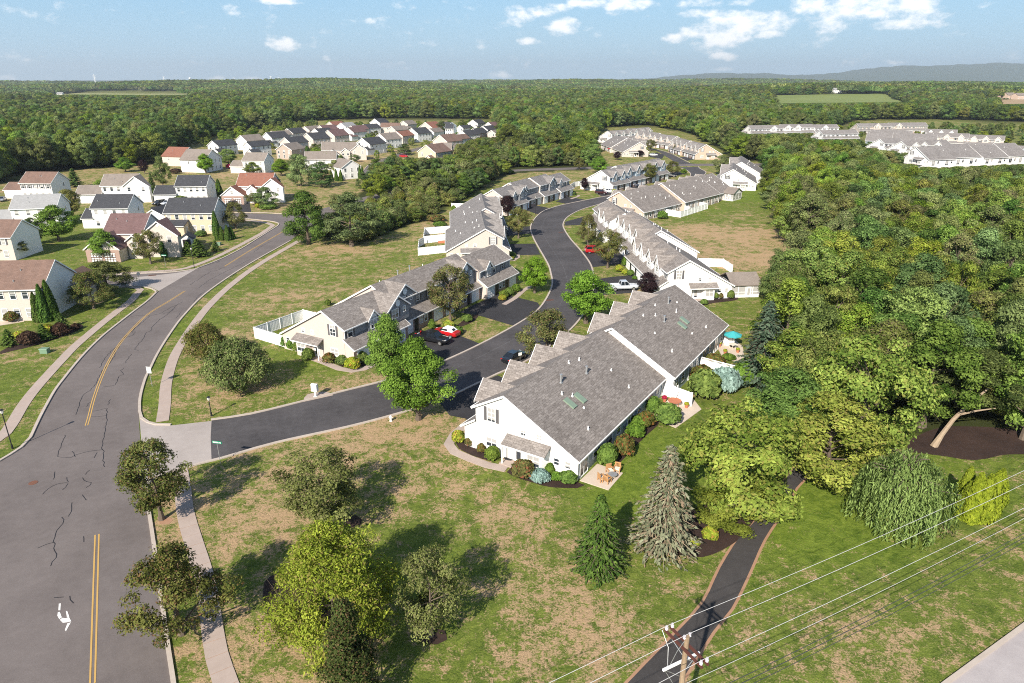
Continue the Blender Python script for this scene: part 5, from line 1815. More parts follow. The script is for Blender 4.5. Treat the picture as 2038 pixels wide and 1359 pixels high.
def willow(key, seed, H, W, material, strands=620):
    rng = np.random.default_rng(seed)
    P, N, A, S, T = [], [], [], [], []
    tb = MB()
    tb.tube([(0, 0, -.1), (.1, 0, H * .4), (0, .1, H * .85)], [.28, .2, .06], 7)
    for s_ in range(strands):
        a_ = rng.random() * 6.28
        q = rng.random() ** .55
        r_ = W / 2 * q * (1 + .10 * math.sin(4 * a_) + .08 * math.sin(7 * a_ + 1))
        z0 = H * (1 - .42 * q ** 2) * (0.9 + .12 * rng.random())
        z1 = max(.2, z0 - H * (0.30 + 0.65 * rng.random()) * (.35 + .75 * q))
        n = max(4, int((z0 - z1) / .17))
        ct = rng.normal() * .22
        base = np.array([math.cos(a_) * r_, math.sin(a_) * r_, 0])
        if s_ % 14 == 0:
            tb.tube([(0, 0, H * .5), tuple(base * .5 + np.array([0, 0, z0 * .98])), tuple(base + np.array([0, 0, z0]))], [.09, .05, .015], 4, caps=False)
        for i in range(n):
            z = z0 + (z1 - z0) * i / n
            P.append(base * (1 + .06 * i / n) + np.array([rng.normal() * .09, rng.normal() * .09, z]))
            N.append(np.array([math.cos(a_), math.sin(a_), .4]) + rng.normal(size=3) * .6)
            A.append(np.array([rng.normal() * .3, rng.normal() * .3, -1.0]))
            S.append(.17 * (.7 + .6 * rng.random()))
            T.append(.5 + ct + rng.normal() * .15)
    cm = leaf_mesh(key + '_crown', np.array(P), np.array(N), np.array(S), .26, material, rng, np.array(T), axis=np.array(A))
    PROTO[key] = dict(crown=cm, trunk=tb.mesh(key + '_trunk', M['bark'], uv=False), W=W, H=H)


def ball(key, seed, H, W, material, n=1500, leaf=0.11, lumps=.10, loose=.25):
    """A clipped or rounded shrub, built at unit-like size."""
    rng = np.random.default_rng(seed)
    d = nrm_(rng.normal(size=(n, 3)))
    d[:, 2] = np.where(d[:, 2] < -.35, -d[:, 2], d[:, 2])
    k = (1 - loose * rng.random(n) ** 1.5) * (1 + lumps * np.sin(4 * d[:, 0] + 1) * np.sin(5 * d[:, 1] + 2) + lumps * .7 * np.sin(9 * d[:, 2] + 3 * d[:, 0]))
    P = d * k[:, None] * np.array([W / 2, W / 2, H * .55]) + np.array([0, 0, H * .45])
    P[:, 2] = np.maximum(P[:, 2], .04)
    N = d * .9 + np.array([0, 0, .2]) + rng.normal(size=(n, 3)) * .5
    tint = .45 + .2 * np.sin(6 * d[:, 0] + 4 * d[:, 1]) + rng.normal(size=n) * .22
    cm = leaf_mesh(key + '_crown', P, N, leaf * (.7 + .6 * rng.random(n)), .6, material, rng, tint)
    tb = MB()
    for q in range(5):
        a_ = q * 1.3
        tb.tube([(0, 0, -.05), (.2 * W * math.cos(a_), .2 * W * math.sin(a_), H * .55)], [.04, .015], 5)
    PROTO[key] = dict(crown=cm, trunk=tb.mesh(key + '_stem', M['bark'], uv=False), W=W, H=H)


LM = dict(
    maple=leaf_mat('leaf_maple', (0.075, 0.145, 0.014), (0.275, 0.44, 0.055), .42, None, .35),
    oak=leaf_mat('leaf_oak', (0.062, 0.08, 0.018), (0.225, 0.25, 0.07), .35, (0.20, 0.13, 0.06), .4),
    locust=leaf_mat('leaf_locust', (0.13, 0.185, 0.012), (0.37, 0.45, 0.045), .42, (0.26, 0.22, 0.06), .2),
    sparse=leaf_mat('leaf_sparse', (0.085, 0.105, 0.026), (0.27, 0.3, 0.095), .35, (0.22, 0.20, 0.10), .3),
    purple=leaf_mat('leaf_purple', (0.012, 0.008, 0.011), (0.059, 0.032, 0.035), .2, None, .3),
    redcol=leaf_mat('leaf_redcolumn', (0.022, 0.034, 0.01), (0.085, 0.115, 0.032), .25, (0.14, 0.09, 0.045), .2),
    spruce=leaf_mat('needle_green', (0.04, 0.08, 0.016), (0.16, 0.235, 0.05), .2, None, .3),
    blue=leaf_mat('needle_blue', (0.036, 0.066, 0.04), (0.135, 0.19, 0.125), .15, None, .3),
    dead=leaf_mat('needle_dry', (0.11, 0.125, 0.07), (0.29, 0.3, 0.2), .2, (0.22, 0.16, 0.11), .2),
    arbor=leaf_mat('scale_green', (0.035, 0.075, 0.012), (0.13, 0.215, 0.036), .2, None, .4),
    gold=leaf_mat('scale_gold', (0.13, 0.18, 0.014), (0.33, 0.39, 0.034), .3, None, .1),
    willow=leaf_mat('leaf_willow', (0.095, 0.15, 0.035), (0.31, 0.41, 0.13), .35, None, .1),
    wood=leaf_mat('leaf_wood', (0.06, 0.105, 0.018), (0.255, 0.345, 0.072), .35, None, 1.0),
    wood_y=leaf_mat('leaf_wood_yellow', (0.095, 0.15, 0.016), (0.35, 0.44, 0.066), .4, (0.25, 0.25, 0.05), .6),
    wood_d=leaf_mat('leaf_wood_dark', (0.042, 0.078, 0.018), (0.185, 0.26, 0.062), .3, None, .9),
    wood_o=leaf_mat('leaf_wood_olive', (0.078, 0.105, 0.022), (0.29, 0.33, 0.088), .35, (0.18, 0.15, 0.08), .8),
    shrub=leaf_mat('leaf_shrub', (0.05, 0.1, 0.016), (0.2, 0.3, 0.05), .3, None, .5),
    shrub_g=leaf_mat('leaf_shrub_gold', (0.146, 0.203, 0.016), (0.431, 0.493, 0.043), .3, (0.40, 0.22, 0.05), .3),
    shrub_r=leaf_mat('leaf_shrub_red', (0.055, 0.068, 0.019), (0.209, 0.217, 0.058), .3, (0.30, 0.09, 0.04), .4),
    shrub_m=leaf_mat('leaf_shrub_plum', (0.034, 0.019, 0.014), (0.111, 0.07, 0.046), .2, None, .3),
    shrub_b=leaf_mat('leaf_juniper', (0.122, 0.203, 0.176), (0.352, 0.493, 0.45), .2, None, .2),
    magenta=leaf_mat('flower_magenta', (0.267, 0.014, 0.047), (0.652, 0.043, 0.131), .3, None, .1),
    brush=leaf_mat('leaf_brush', (0.075, 0.115, 0.02), (0.29, 0.36, 0.085), .35, (0.24, 0.17, 0.08), .9),
    weed=leaf_mat('leaf_goldenrod', (0.11, 0.16, 0.018), (0.31, 0.4, 0.055), .35, None, .4),
)
broadleaf('maple', 1, 8.6, 6.6, 1.5, 'oval', 78, .74, 19000, .100, LM['maple'], asp=.7)
broadleaf('maple2', 2, 9.5, 7.6, 1.4, 'oval', 88, .80, 23000, .102, LM['maple'], asp=.7, lump=.22)
broadleaf('oak', 3, 7.6, 6.8, 1.4, 'round', 76, .66, 14000, .095, LM['oak'], hollow=.45)
broadleaf('oak2', 4, 7.2, 7.2, 1.2, 'dome', 80, .66, 14500, .095, LM['oak'], hollow=.45, lump=.24)
broadleaf('locust', 5, 7.0, 8.0, .25, 'dome', 175, .70, 38000, .085, LM['locust'], asp=.42, flat=.6, rough=.7, droop=.5)
broadleaf('sparse', 6, 6.8, 6.8, 1.2, 'round', 84, .62, 12500, .092, LM['sparse'], hollow=.4, lump=.25)
broadleaf('purple', 7, 5.5, 4.4, 1.2, 'round', 60, .60, 9000, .10, LM['purple'])
broadleaf('redcol', 8, 9.0, 4.6, .6, 'column', 120, .58, 20000, .085, LM['redcol'], hollow=.5, limbs=14)
broadleaf('crab', 9, 4.2, 7.0, .55, 'dome', 105, .70, 18000, .092, LM['oak'], hollow=.4, lump=.12)
broadleaf('crab_y', 19, 4.4, 7.2, .45, 'dome', 115, .70, 20000, .092, LM['wood_o'], hollow=.4, lump=.14)
conifer('spruce', 10, 7.0, 5.0, LM['spruce'], 32, 12, 28, .18, .28, power=.72)
conifer('blue_spruce', 11, 12.0, 7.0, LM['blue'], 34, 12, 26, .24, .25, power=.75)
conifer('dead_spruce', 12, 9.0, 6.8, LM['dead'], 28, 12, 24, .21, .42, bare=.06, power=.7, bark='bark_light')
conifer('pine', 13, 9.0, 5.0, LM['spruce'], 22, 9, 12, .38, .1, crown0=.8)
arbor('arbor', 14, 5.0, 1.7, LM['arbor'])
arbor('arbor_gold', 15, 4.0, 1.9, LM['gold'], 4200, .15)
willow('willow', 16, 5.6, 7.0, LM['willow'])
ball('shrub', 20, 1.2, 1.5, LM['shrub'])
ball('shrub_gold', 21, 1.0, 1.4, LM['shrub_g'], 1200)
ball('shrub_red', 22, 1.3, 1.5, LM['shrub_r'], 1300)
ball('shrub_plum', 23, 1.4, 1.8, LM['shrub_m'], 1300)
ball('juniper', 24, .55, 1.9, LM['shrub_b'], 1400, .10)
ball('azalea', 25, 1.2, 1.6, LM['magenta'], 900)
ball('weeds', 26, 1.0, 3.2, LM['weed'], 1300, .17, .25, .5)
# woodland kinds
wk = [('wood', 30, 12, 9.5, 1.0, 'dome', 'wood'), ('wood', 31, 13.5, 9.0, 1.4, 'oval', 'wood'), ('wood', 32, 11, 10.0, .8, 'spread', 'wood_y'), ('wood', 33, 14, 9.5, 1.5, 'oval', 'wood_d'),
      ('wood', 34, 12, 9.0, 1.0, 'vase', 'wood_o'), ('wood', 35, 13, 10.5, 1.0, 'dome', 'wood_d'), ('wood', 36, 11, 8.6, .8, 'round', 'wood_y'), ('wood', 37, 12.5, 9.2, 1.0, 'round', 'wood')]
WOOD = []
for i, (_, sd, H_, W_h, c0, shp, lm_) in enumerate(wk):
    k_ = f'wood{i}'
    broadleaf(k_, sd, H_, W_h, c0, shp, 84, .98, 17000, .150, LM[lm_], limbs=16, hollow=.62, lump=.26, clumpvar=.26, rough=.42, up=.2, flat=.68)
    WOOD.append(k_)
broadleaf('brush0', 50, 4.6, 5.2, .2, 'dome', 60, .75, 8000, .125, LM['brush'], limbs=8, lump=.25)
broadleaf('brush1', 51, 5.6, 5.0, .2, 'round', 60, .75, 8000, .125, LM['brush'], limbs=8, lump=.28)
BR = ['brush0', 'brush1']


def plant(kind, xy, W, H, label, cat='tree', name=None, group=None, rz=None, z=0.0, stem='trunk', crown='crown'):
    pr = PROTO[kind]
    rn = random.Random(int(xy[0] * 131 + xy[1] * 17))
    root = empty(name or 'tree', (xy[0], xy[1], z), rn.uniform(0, 6.28) if rz is None else rz)
    a, b = W / pr['W'], H / pr['H']
    root.scale = (a, a, b)
    tag(root, label, cat, group)
    c = link_mesh(crown, pr['crown'], root)
    link_mesh(stem, pr['trunk'], root)
    return c


def sighted(kind, base, top, wpx, label, cat='tree', name='tree', group=None, **k):
    xy = at(*base)
    H = sighted_height(xy, top)
    W = wpx * m_per_px(xy, H / 2)
    return plant(kind, xy, W, H, label, cat, name, group, **k)


BROAD = 'broadleaf_tree'
for kind, base, top, w, nm, lb in (
        ('oak', (322, 1034), 880, 152, BROAD, 'brownish green street tree on the verge beside the concrete apron'),
        ('oak2', (362, 1262), 1092, 205, BROAD, 'wide brownish green street tree whose crown hangs over the pavement slabs'),
        ('sparse', (648, 1042), 900, 200, BROAD, 'thin airy olive tree standing on open lawn beyond the mulch island'),
        ('locust', (672, 1262), 1036, 285, BROAD, 'yellow green feathery tree filling the large mulch island'),
        ('sparse', (858, 1266), 1105, 165, BROAD, 'grey green open-crowned tree above a small mulch ring'),
        ('redcol', (704, 1420), 1192, 150, 'columnar_tree', 'dark columnar tree with red tipped leaves below the yellow green tree'),
        ('spruce', (1190, 1132), 985, 118, 'spruce_tree', 'dense green spruce standing alone on the lawn'),
        ('dead_spruce', (1318, 1092), 885, 165, 'spruce_tree', 'ailing grey tan spruce at the edge of the path bed'),
        ('wood2', (1462, 1020), 790, 270, BROAD, 'broad yellow green tree overhanging the footpath and patio gardens'),
        ('wood0', (1455, 1045), 958, 150, BROAD, 'low mid green tree drooping over the path bed'),
        ('wood6', (1640, 962), 792, 220, BROAD, 'yellow green tree on the far side of the footpath'),
        ('wood2', (1700, 905), 650, 245, BROAD, 'bright yellow crowned tree behind the willow'),
        ('wood7', (1560, 900), 735, 170, BROAD, 'round green tree behind the white picket topped fence'),
        ('willow', (1785, 1042), 902, 172, 'weeping_tree', 'weeping tree with hanging pale green strands on the lawn'),
        ('blue_spruce', (1512, 765), 596, 125, 'spruce_tree', 'tall blue green spruce beside the teal umbrella patio'),
        ('pine', (1560, 790), 640, 95, 'spruce_tree', 'dark green conifer behind the blue green spruce'),
        ('maple', (777, 775), 622, 98, BROAD, 'bright green maple close to the cream gable drive'),
        ('maple2', (833, 835), 672, 145, BROAD, 'bright green maple with yellowing crown at the street kerb'),
        ('oak', (896, 641), 527, 92, BROAD, 'olive oak between the two slate grey garage fronts'),
        ('maple', (1064, 583), 510, 66, BROAD, 'small bright green maple on the lawn strip at the street bend'),
        ('oak2', (1088, 716), 615, 122, BROAD, 'olive street tree next to the parked black saloon'),
        ('maple', (1166, 643), 537, 112, BROAD, 'bright green maple at the inner bend behind the long white row'),
        ('purple', (1288, 596), 543, 48, BROAD, 'dark plum leaved tree by the silver pickup'),
        ('oak', (1209, 533), 456, 66, BROAD, 'olive tree in front of the sharp white gables beside the red car'),
        ('oak2', (1170, 490), 425, 48, BROAD, 'olive tree on the kerb nose farther up the white gabled row'),
        ('oak', (1032, 474), 412, 53, BROAD, 'olive tree in front of the blue grey dormered row'),
        ('purple', (1010, 430), 389, 34, BROAD, 'plum leaved tree at the cream gable corner by the bend'),
        ('wood0', (614, 486), 378, 94, BROAD, 'large dense green tree at the roadside end of the open field'),
        ('wood3', (700, 490), 380, 106, BROAD, 'large dark green tree beside the roadside tree at the hedgerow'),
        ('crab', (416, 718), 640, 96, BROAD, 'low olive crab apple nearest the curved pavement'),
        ('crab_y', (478, 776), 672, 142, BROAD, 'broad low yellow olive crab apple by the fenced yard'),
        ('oak2', (187, 614), 540, 92, BROAD, 'olive tree with pale trunk beside the brown roofed house'),
        ('wood0', (215, 582), 518, 95, BROAD, 'dense green tree behind the pale trunked one at the street corner'),
        ('maple', (212, 520), 455, 62, BROAD, 'leafy green tree in front of the brick garage gable'),
        ('oak', (300, 525), 458, 66, BROAD, 'olive tree on the corner lawn by the street sign'),
        ('oak2', (470, 455), 401, 52, BROAD, 'round olive tree at the corner of the beige house'),
        ('maple2', (118, 480), 408, 88, BROAD, 'bright green tree over the red mulch strip between houses'),
        ('wood3', (72, 486), 430, 44, BROAD, 'dark upright tree beside the brown roofed gable'),
        ('wood1', (30, 512), 472, 55, BROAD, 'green tree in front of the red shuttered house'),
        ('wood4', (143, 432), 375, 50, BROAD, 'olive tree squeezed between two white houses'),
        ('maple', (203, 395), 357, 40, BROAD, 'small green tree before the broad front gable'),
        ('wood1', (325, 375), 310, 38, BROAD, 'green tree between the two charcoal roofed houses and the wood'),
        ('maple2', (250, 342), 312, 40, BROAD, 'rounded bright tree on the wood edge lawn'),
        ('purple', (288, 346), 318, 24, BROAD, 'plum leaved tree on the wood edge lawn'),
        ('oak', (395, 400), 365, 34, BROAD, 'thin olive tree before the shuttered white front'),
        ('wood0', (530, 412), 371, 55, BROAD, 'green tree beside the red roofed house'),
        ('oak', (508, 408), 384, 44, BROAD, 'bushy olive tree at the red roofed porch'),
        ('wood3', (548, 395), 345, 42, BROAD, 'dark green tree at the gable of the red roofed house'),
        ('maple', (560, 350), 315, 42, BROAD, 'bright green tree behind the red roofed house'),
        ('wood0', (600, 370), 305, 52, BROAD, 'tall green tree in the gap before the blue sided house'),
        ('wood5', (640, 372), 320, 58, BROAD, 'dark spreading tree left of the arborvitae trio'),
        ('maple', (655, 335), 300, 42, BROAD, 'bright rounded tree against the blue gable'),
        ('wood1', (668, 352), 318, 36, BROAD, 'green tree partly hiding the white end-on house'),
        ('wood0', (590, 345), 305, 34, BROAD, 'green tree by the clipped hedge'),
        ('wood1', (505, 345), 322, 44, BROAD, 'leafy tree behind the grey roofed white house'),
        ('maple', (410, 345), 305, 38, BROAD, 'light green open tree at the estate edge'),
        ('wood7', (455, 328), 295, 40, BROAD, 'green tree among the roofs near the magenta shrub'),
        ('wood0', (750, 345), 315, 32, BROAD, 'rounded green tree at the lane end'),
        ('wood5', (805, 308), 285, 34, BROAD, 'dark green lane tree by the white black-roofed house'),
        ('wood3', (653, 282), 262, 28, BROAD, 'round dark tree amid the mauve roofs'),
        ('wood0', (770, 262), 245, 34, BROAD, 'green yard tree amid the far roofs'),
        ('wood1', (880, 268), 240, 34, BROAD, 'tall green yard tree beside the blue house'),
        ('maple', (830, 280), 260, 28, BROAD, 'pale green yard tree by the far lane'),
        ('maple2', (1193, 345), 310, 40, BROAD, 'bright green tree by the collector road'),
        ('oak2', (1153, 337), 313, 26, BROAD, 'small olive tree on the verge of the collector road'),
        ('oak', (1291, 365), 325, 38, BROAD, 'olive tree before the blue grey dormers'),
        ('oak2', (1338, 348), 320, 36, BROAD, 'olive tree at the street mouth by the collector road'),
        ('wood4', (1432, 348), 308, 34, BROAD, 'olive tree beside the tall white rear walls'),
        ('purple', (1228, 318), 302, 20, BROAD, 'plum leaved tree by the cream end-on row'),
        ('purple', (1163, 380), 354, 20, BROAD, 'plum leaved sapling at the white gable porch'),
        ('purple', (1273, 312), 299, 16, BROAD, 'reddish sapling at the cream gable end'),
        ('oak', (1294, 300), 277, 26, BROAD, 'olive tree between the far rows'),
        ('oak', (1350, 305), 285, 22, BROAD, 'olive tree before the sawtooth gabled row'),
        ('maple', (1361, 347), 335, 16, BROAD, 'young yellow green sapling on the street island')):
    sighted(kind, base, top, w, lb, 'tree', nm)

# leaning tree with bare pale trunk
xy = at(1858, 888)
root = empty('leaning_tree', (*xy, 0))
tag(root, 'leaning tree with bare pale trunk rising from the dark mulch', 'tree')
tb = MB()
tb.tube([(0, 0, -.1), (.8, .3, 1.3), (2.0, .8, 2.9), (3.8, 1.4, 4.6), (6.0, 2.2, 6.0)], [.42, .27, .23, .18, .1], 8)
tb.tube([(2.6, 1.0, 3.4), (4.4, .8, 4.0), (6.2, .6, 4.4)], [.14, .1, .05], 6)
tb.tube([(3.8, 1.4, 4.6), (4.2, 2.6, 6.4), (4.0, 3.6, 8.0)], [.14, .1, .05], 6)
tb.build('trunk', M['bark_light'], root, uv=False)
pr = PROTO['wood3']
c = link_mesh('crown', pr['crown'], root, (5.5, 2.8, 3.0))
c.scale = (.95, .95, .55)

# golden arborvitae clump on the lawn
for i, (bx, by, tp, w) in enumerate(((1912, 1012, 930, 34), (1930, 1035, 942, 38), (1950, 1034, 945, 40), (1966, 1022, 938, 36), (1978, 1005, 934, 34), (1918, 1028, 958, 36))):
    sighted('arbor_gold', (bx, by), tp, w * 1.25, 'golden green arborvitae of the tight clump on the lower lawn', 'evergreen', 'arborvitae', 'golden arborvitae clump')
AL = 'columnar evergreens of the left estate'
for (bx, by, tp, w, lb) in ((78, 640, 582, 22, 'front-left arborvitae of the clump beside the brown roofed house'), (92, 640, 566, 24, 'broad arborvitae of the clump beside the brown roofed house'), (106, 636, 558, 28, 'tallest arborvitae of the clump beside the brown roofed house'), (88, 630, 580, 22, 'rear arborvitae of the clump beside the brown roofed house'),
                            (432, 470, 420, 17, 'tall arborvitae against the beige house corner'), (434, 478, 450, 12, 'short arborvitae first in the roadside trio'), (443, 478, 450, 12, 'short arborvitae second in the roadside trio'), (454, 478, 448, 14, 'short arborvitae third in the roadside trio'), (462, 476, 452, 14, 'dark arborvitae closing the roadside trio'),
                            (330, 510, 461, 24, 'dark arborvitae beside the mauve roofed house'), (415, 392, 364, 11, 'arborvitae left of the pair at the charcoal roofed gable'), (424, 392, 366, 10, 'arborvitae right of the pair at the charcoal roofed gable'), (437, 388, 356, 15, 'dark tall arborvitae behind the charcoal roofed gable'),
                            (317, 400, 370, 11, 'narrow arborvitae by the shuttered house garage'), (660, 358, 338, 8, 'arborvitae before the blue sided house, first of three'), (670, 360, 336, 9, 'arborvitae before the blue sided house, second of three'), (679, 360, 337, 9, 'arborvitae before the blue sided house, third of three'),
                            (717, 355, 328, 8, 'slim evergreen at the white end-on house corner'), (722, 356, 330, 8, 'slim evergreen twin at the white end-on house corner'), (748, 345, 322, 9, 'dark columnar evergreen at the lane end'), (716, 307, 284, 9, 'dark columnar evergreen at the white black-roofed house'),
                            (600, 302, 290, 14, 'clipped evergreen hedge end before the cream gables'), (612, 303, 290, 14, 'clipped evergreen hedge middle before the cream gables'), (592, 301, 290, 14, 'clipped evergreen hedge start before the cream gables'), (838, 318, 307, 5, 'small cone evergreen by the brown roofed gable'), (844, 318, 308, 5, 'second small cone evergreen by the brown roofed gable')):
    sighted('arbor', (bx, by), tp, w, lb, 'evergreen', 'arborvitae', AL)
for (k_, bx, by, tp, w, lb) in (('pine', 20, 688, 655, 36, 'small bluish conifer in the roadside shrub bed'), ('pine', 88, 676, 645, 40, 'small conifer between plum and gold shrubs'), ('pine', 125, 655, 622, 34, 'pointed young conifer at the end of the shrub bed'), ('pine', 395, 510, 475, 46, 'spreading conifer beside the garden shed'),
                                ('pine', 375, 508, 480, 30, 'bushy conifer close to the shed wall'), ('pine', 430, 500, 478, 22, 'small russet conifer near the utility box'), ('spruce', 305, 385, 345, 22, 'dark spruce by the charcoal roofed wing'), ('spruce', 430, 262, 202, 28, 'tall pale spruce rising above the left wood'), ('pine', 150, 372, 335, 34, 'dark conifer behind the rust brown roof')):
    sighted(k_, (bx, by), tp, w, lb, 'evergreen', 'conifer')

# shrubs
SH = (('shrub_gold', 912, 880, 26, 27, 'golden shrub at the bend of the white gable walk'), ('shrub_red', 934, 887, 19, 20, 'small red tipped shrub beside the golden one'), ('shrub_red', 958, 900, 18, 20, 'red leaved shrub in the entry bed'), ('shrub', 980, 914, 29, 30, 'clipped round shrub next to the porch post'),
      ('shrub_red', 1040, 948, 44, 38, 'large clipped shrub with reddish top before the bay window'), ('juniper', 1074, 955, 40, 22, 'pale blue juniper mound in the gable bed'), ('shrub', 1094, 945, 20, 28, 'upright green shrub by the small gable window'), ('shrub', 1107, 956, 20, 20, 'low leafy shrub in the gable bed'), ('shrub', 1131, 960, 34, 26, 'rounded green shrub at the gable corner'),
      ('shrub', 1208, 924, 40, 48, 'big clipped shrub at the patio edge'), ('shrub_red', 1241, 906, 42, 46, 'russet shrub second from the patio'), ('shrub', 1264, 868, 36, 30, 'bright green shrub third along the rear wall'), ('shrub', 1270, 850, 34, 26, 'green shrub fourth along the rear wall'), ('shrub_red', 1284, 848, 34, 34, 'russet shrub at the end of the rear bed'),
      ('shrub', 572, 690, 24, 26, 'round shrub at the fence corner of the cream gable'), ('shrub', 582, 695, 22, 24, 'round shrub second from the fence'), ('shrub', 595, 701, 22, 26, 'round shrub third from the fence'), ('shrub', 614, 717, 24, 27, 'cone shaped shrub beside the cream porch'), ('shrub_red', 655, 722, 24, 22, 'olive shrub right of the cream porch'), ('shrub', 682, 725, 26, 20, 'pale green shrub under the cream gable'), ('shrub_gold', 702, 733, 30, 24, 'yellow green shrub in the cream gable bed'), ('shrub', 720, 722, 26, 26, 'dark shrub at the garage corner of the cream gable'),
      ('shrub_plum', 59, 686, 36, 30, 'round plum shrub in the roadside bed'), ('shrub_plum', 122, 668, 30, 28, 'round plum shrub beside the young conifer'), ('shrub_plum', 151, 656, 17, 14, 'small plum shrub at the bed end'), ('shrub_gold', 96, 664, 26, 20, 'golden shrub behind the plum shrub'), ('shrub_gold', 40, 672, 26, 14, 'golden shrub low in the roadside bed'), ('shrub_red', 25, 640, 26, 22, 'red berried shrub by the patio table'),
      ('shrub', 912, 664, 20, 16, 'yellow green shrub by the red convertible'), ('shrub_gold', 893, 655, 22, 20, 'golden shrub at the porch by the drive'), ('shrub', 930, 640, 20, 16, 'bluish shrub under the olive oak'), ('shrub', 860, 655, 14, 22, 'tall shrub against the garage pier'), ('shrub', 1003, 592, 18, 16, 'round shrub first along the end garage'), ('shrub', 1014, 588, 18, 18, 'round shrub second along the end garage'), ('shrub', 1027, 580, 18, 16, 'round shrub third along the end garage'), ('shrub_gold', 1000, 597, 16, 12, 'golden shrub at the end garage corner'),
      ('shrub_gold', 1013, 517, 20, 8, 'low golden shrub by the blue grey end wall'), ('shrub', 1020, 513, 14, 12, 'round shrub behind the low golden one'), ('shrub', 1244, 530, 14, 22, 'upright evergreen shrub along the sharp gabled fronts'), ('shrub_gold', 1243, 545, 12, 9, 'gold shrub by the white garage fronts'), ('shrub', 1255, 548, 14, 12, 'clipped ball by the silver pickup drive'), ('shrub', 1263, 556, 10, 8, 'small ball shrub by the white garages'), ('shrub_gold', 1232, 540, 16, 14, 'yellow shrub in the island bed of the white row'),
      ('shrub', 1401, 606, 15, 12, 'small shrub at the screened porch bed'), ('shrub', 1423, 594, 13, 13, 'boxy shrub second in the screened porch bed'), ('shrub_red', 1434, 594, 10, 12, 'loose shrub third in the screened porch bed'), ('shrub', 1444, 592, 8, 8, 'tiny shrub in the screened porch bed'), ('shrub', 1454, 594, 14, 18, 'taller shrub beside the sunroom glazing'),
      ('shrub', 1402, 400, 16, 12, 'dark round shrub behind the pinkish row'), ('shrub', 1424, 398, 12, 10, 'round green shrub by the glazed sunroom'), ('shrub_red', 1436, 396, 12, 12, 'russet round shrub by the glazed sunroom'), ('shrub', 1318, 435, 20, 16, 'bright green bush at the fenced yard corner'), ('shrub_red', 1304, 430, 14, 12, 'reddish bush beside the fenced yard'),
      ('shrub', 1400, 790, 60, 60, 'large leafy bush beside the courtyard garden'), ('shrub_red', 1398, 758, 46, 34, 'russet bush below the shaded rear wall'), ('juniper', 1440, 775, 62, 46, 'silvery bush inside the courtyard fence'), ('shrub', 1478, 765, 46, 50, 'dark green bush inside the courtyard fence'), ('shrub', 1300, 822, 26, 38, 'bright green bush by the courtyard door'), ('shrub', 1328, 842, 50, 44, 'dark glossy bush at the courtyard edge'), ('shrub_gold', 1412, 1072, 30, 28, 'yellow green shrub in the path bed'), ('shrub_gold', 1382, 1086, 20, 18, 'small pale shrub in the path bed'),
      ('shrub', 1485, 730, 26, 20, 'white flowering bush behind the picket topped fence'), ('shrub_red', 1420, 722, 42, 18, 'bronze bush under the teal umbrella wall'), ('shrub', 1450, 715, 26, 12, 'low green bush on the umbrella patio'),
      ('azalea', 456, 336, 12, 10, 'magenta flowering shrub by the white garage'), ('shrub', 360, 405, 30, 16, 'broad leafy shrub by the drive of the shuttered house'), ('shrub', 535, 415, 34, 10, 'clipped low hedge island before the red roofed house'), ('shrub_gold', 513, 414, 10, 10, 'gold shrub at the red roofed house corner'), ('shrub', 400, 470, 22, 12, 'low green shrub at the beige house patio'), ('shrub', 345, 480, 30, 22, 'leafy bush beside the shed'), ('shrub_plum', 350, 345, 22, 10, 'dark plum bush on the wood edge lawn'),
      ('shrub_red', 868, 440, 34, 14, 'brown green bush beyond the deck yards'), ('shrub', 875, 450, 26, 10, 'low bush beside the deck yards'), ('shrub_plum', 926, 412, 14, 8, 'plum bush inside the white fenced yard'), ('shrub', 903, 420, 10, 12, 'narrow green bush at the rear corner of the dormered row'), ('shrub', 523, 553, 1, 1, None), ('shrub', 653, 608, 12, 13, 'small pointed shrub behind the cream gable'),
      ('shrub', 1093, 396, 9, 10, 'evergreen shrub at the bend row porch'), ('shrub', 1078, 402, 12, 9, 'round shrub before the bend row'), ('shrub', 1140, 388, 12, 8, 'shrub at the far corner of the bend row'), ('shrub', 1235, 376, 16, 12, 'yellowish bush at the white gable corner'), ('shrub', 1180, 375, 10, 8, 'round shrub at the white gable porch'), ('shrub_gold', 1222, 384, 14, 8, 'gold bush by the maroon car'),
      ('shrub', 1012, 345, 22, 8, 'bush on the verge beyond the bend row'))
for (k_, bx, by, w, h, lb) in SH:
    if lb is None:
        continue
    xy = at(bx, by)
    mp = m_per_px(xy)
    W_p = w * mp
    H_p = max(.35, h * mp * 0.92)
    plant(k_, xy, W_p, H_p, lb, 'shrub', 'shrub', None, crown='foliage', stem='stem')
for i in range(9):
    xy = at(1383 + i * 6.2, 316 - i * .2)
    plant('shrub', xy, 2.4, 1.6, 'clipped round shrub in the line along the pinkish gable', 'shrub', 'shrub', 'shrubs along the pinkish gable', crown='foliage', stem='stem')
# ------------------------------------------------------------------ woods
rng = np.random.default_rng(77)
PR = np.array(PROTECT)
PRr = np.hypot(PR[:, 0], PR[:, 1])
PRa = np.arctan2(PR[:, 0], PR[:, 1])


def height_limit(x, y, rad):
    """Tallest tree that leaves the houses and fields behind it in sight."""
    r = np.hypot(x, y)
    a = np.arctan2(x, y)
    lim = np.full(x.shape, 99.0)
    for pr_, pa_, pz in zip(PRr, PRa, PR[:, 2]):
        hit = (np.abs(a - pa_) * r < rad) & (r < pr_ - 1.5) & (r > pr_ * 0.45)
        zl = CAM_H + (pz - CAM_H) * r / pr_
        lim = np.where(hit, np.minimum(lim, zl), lim)
    return lim - terr(x, y)


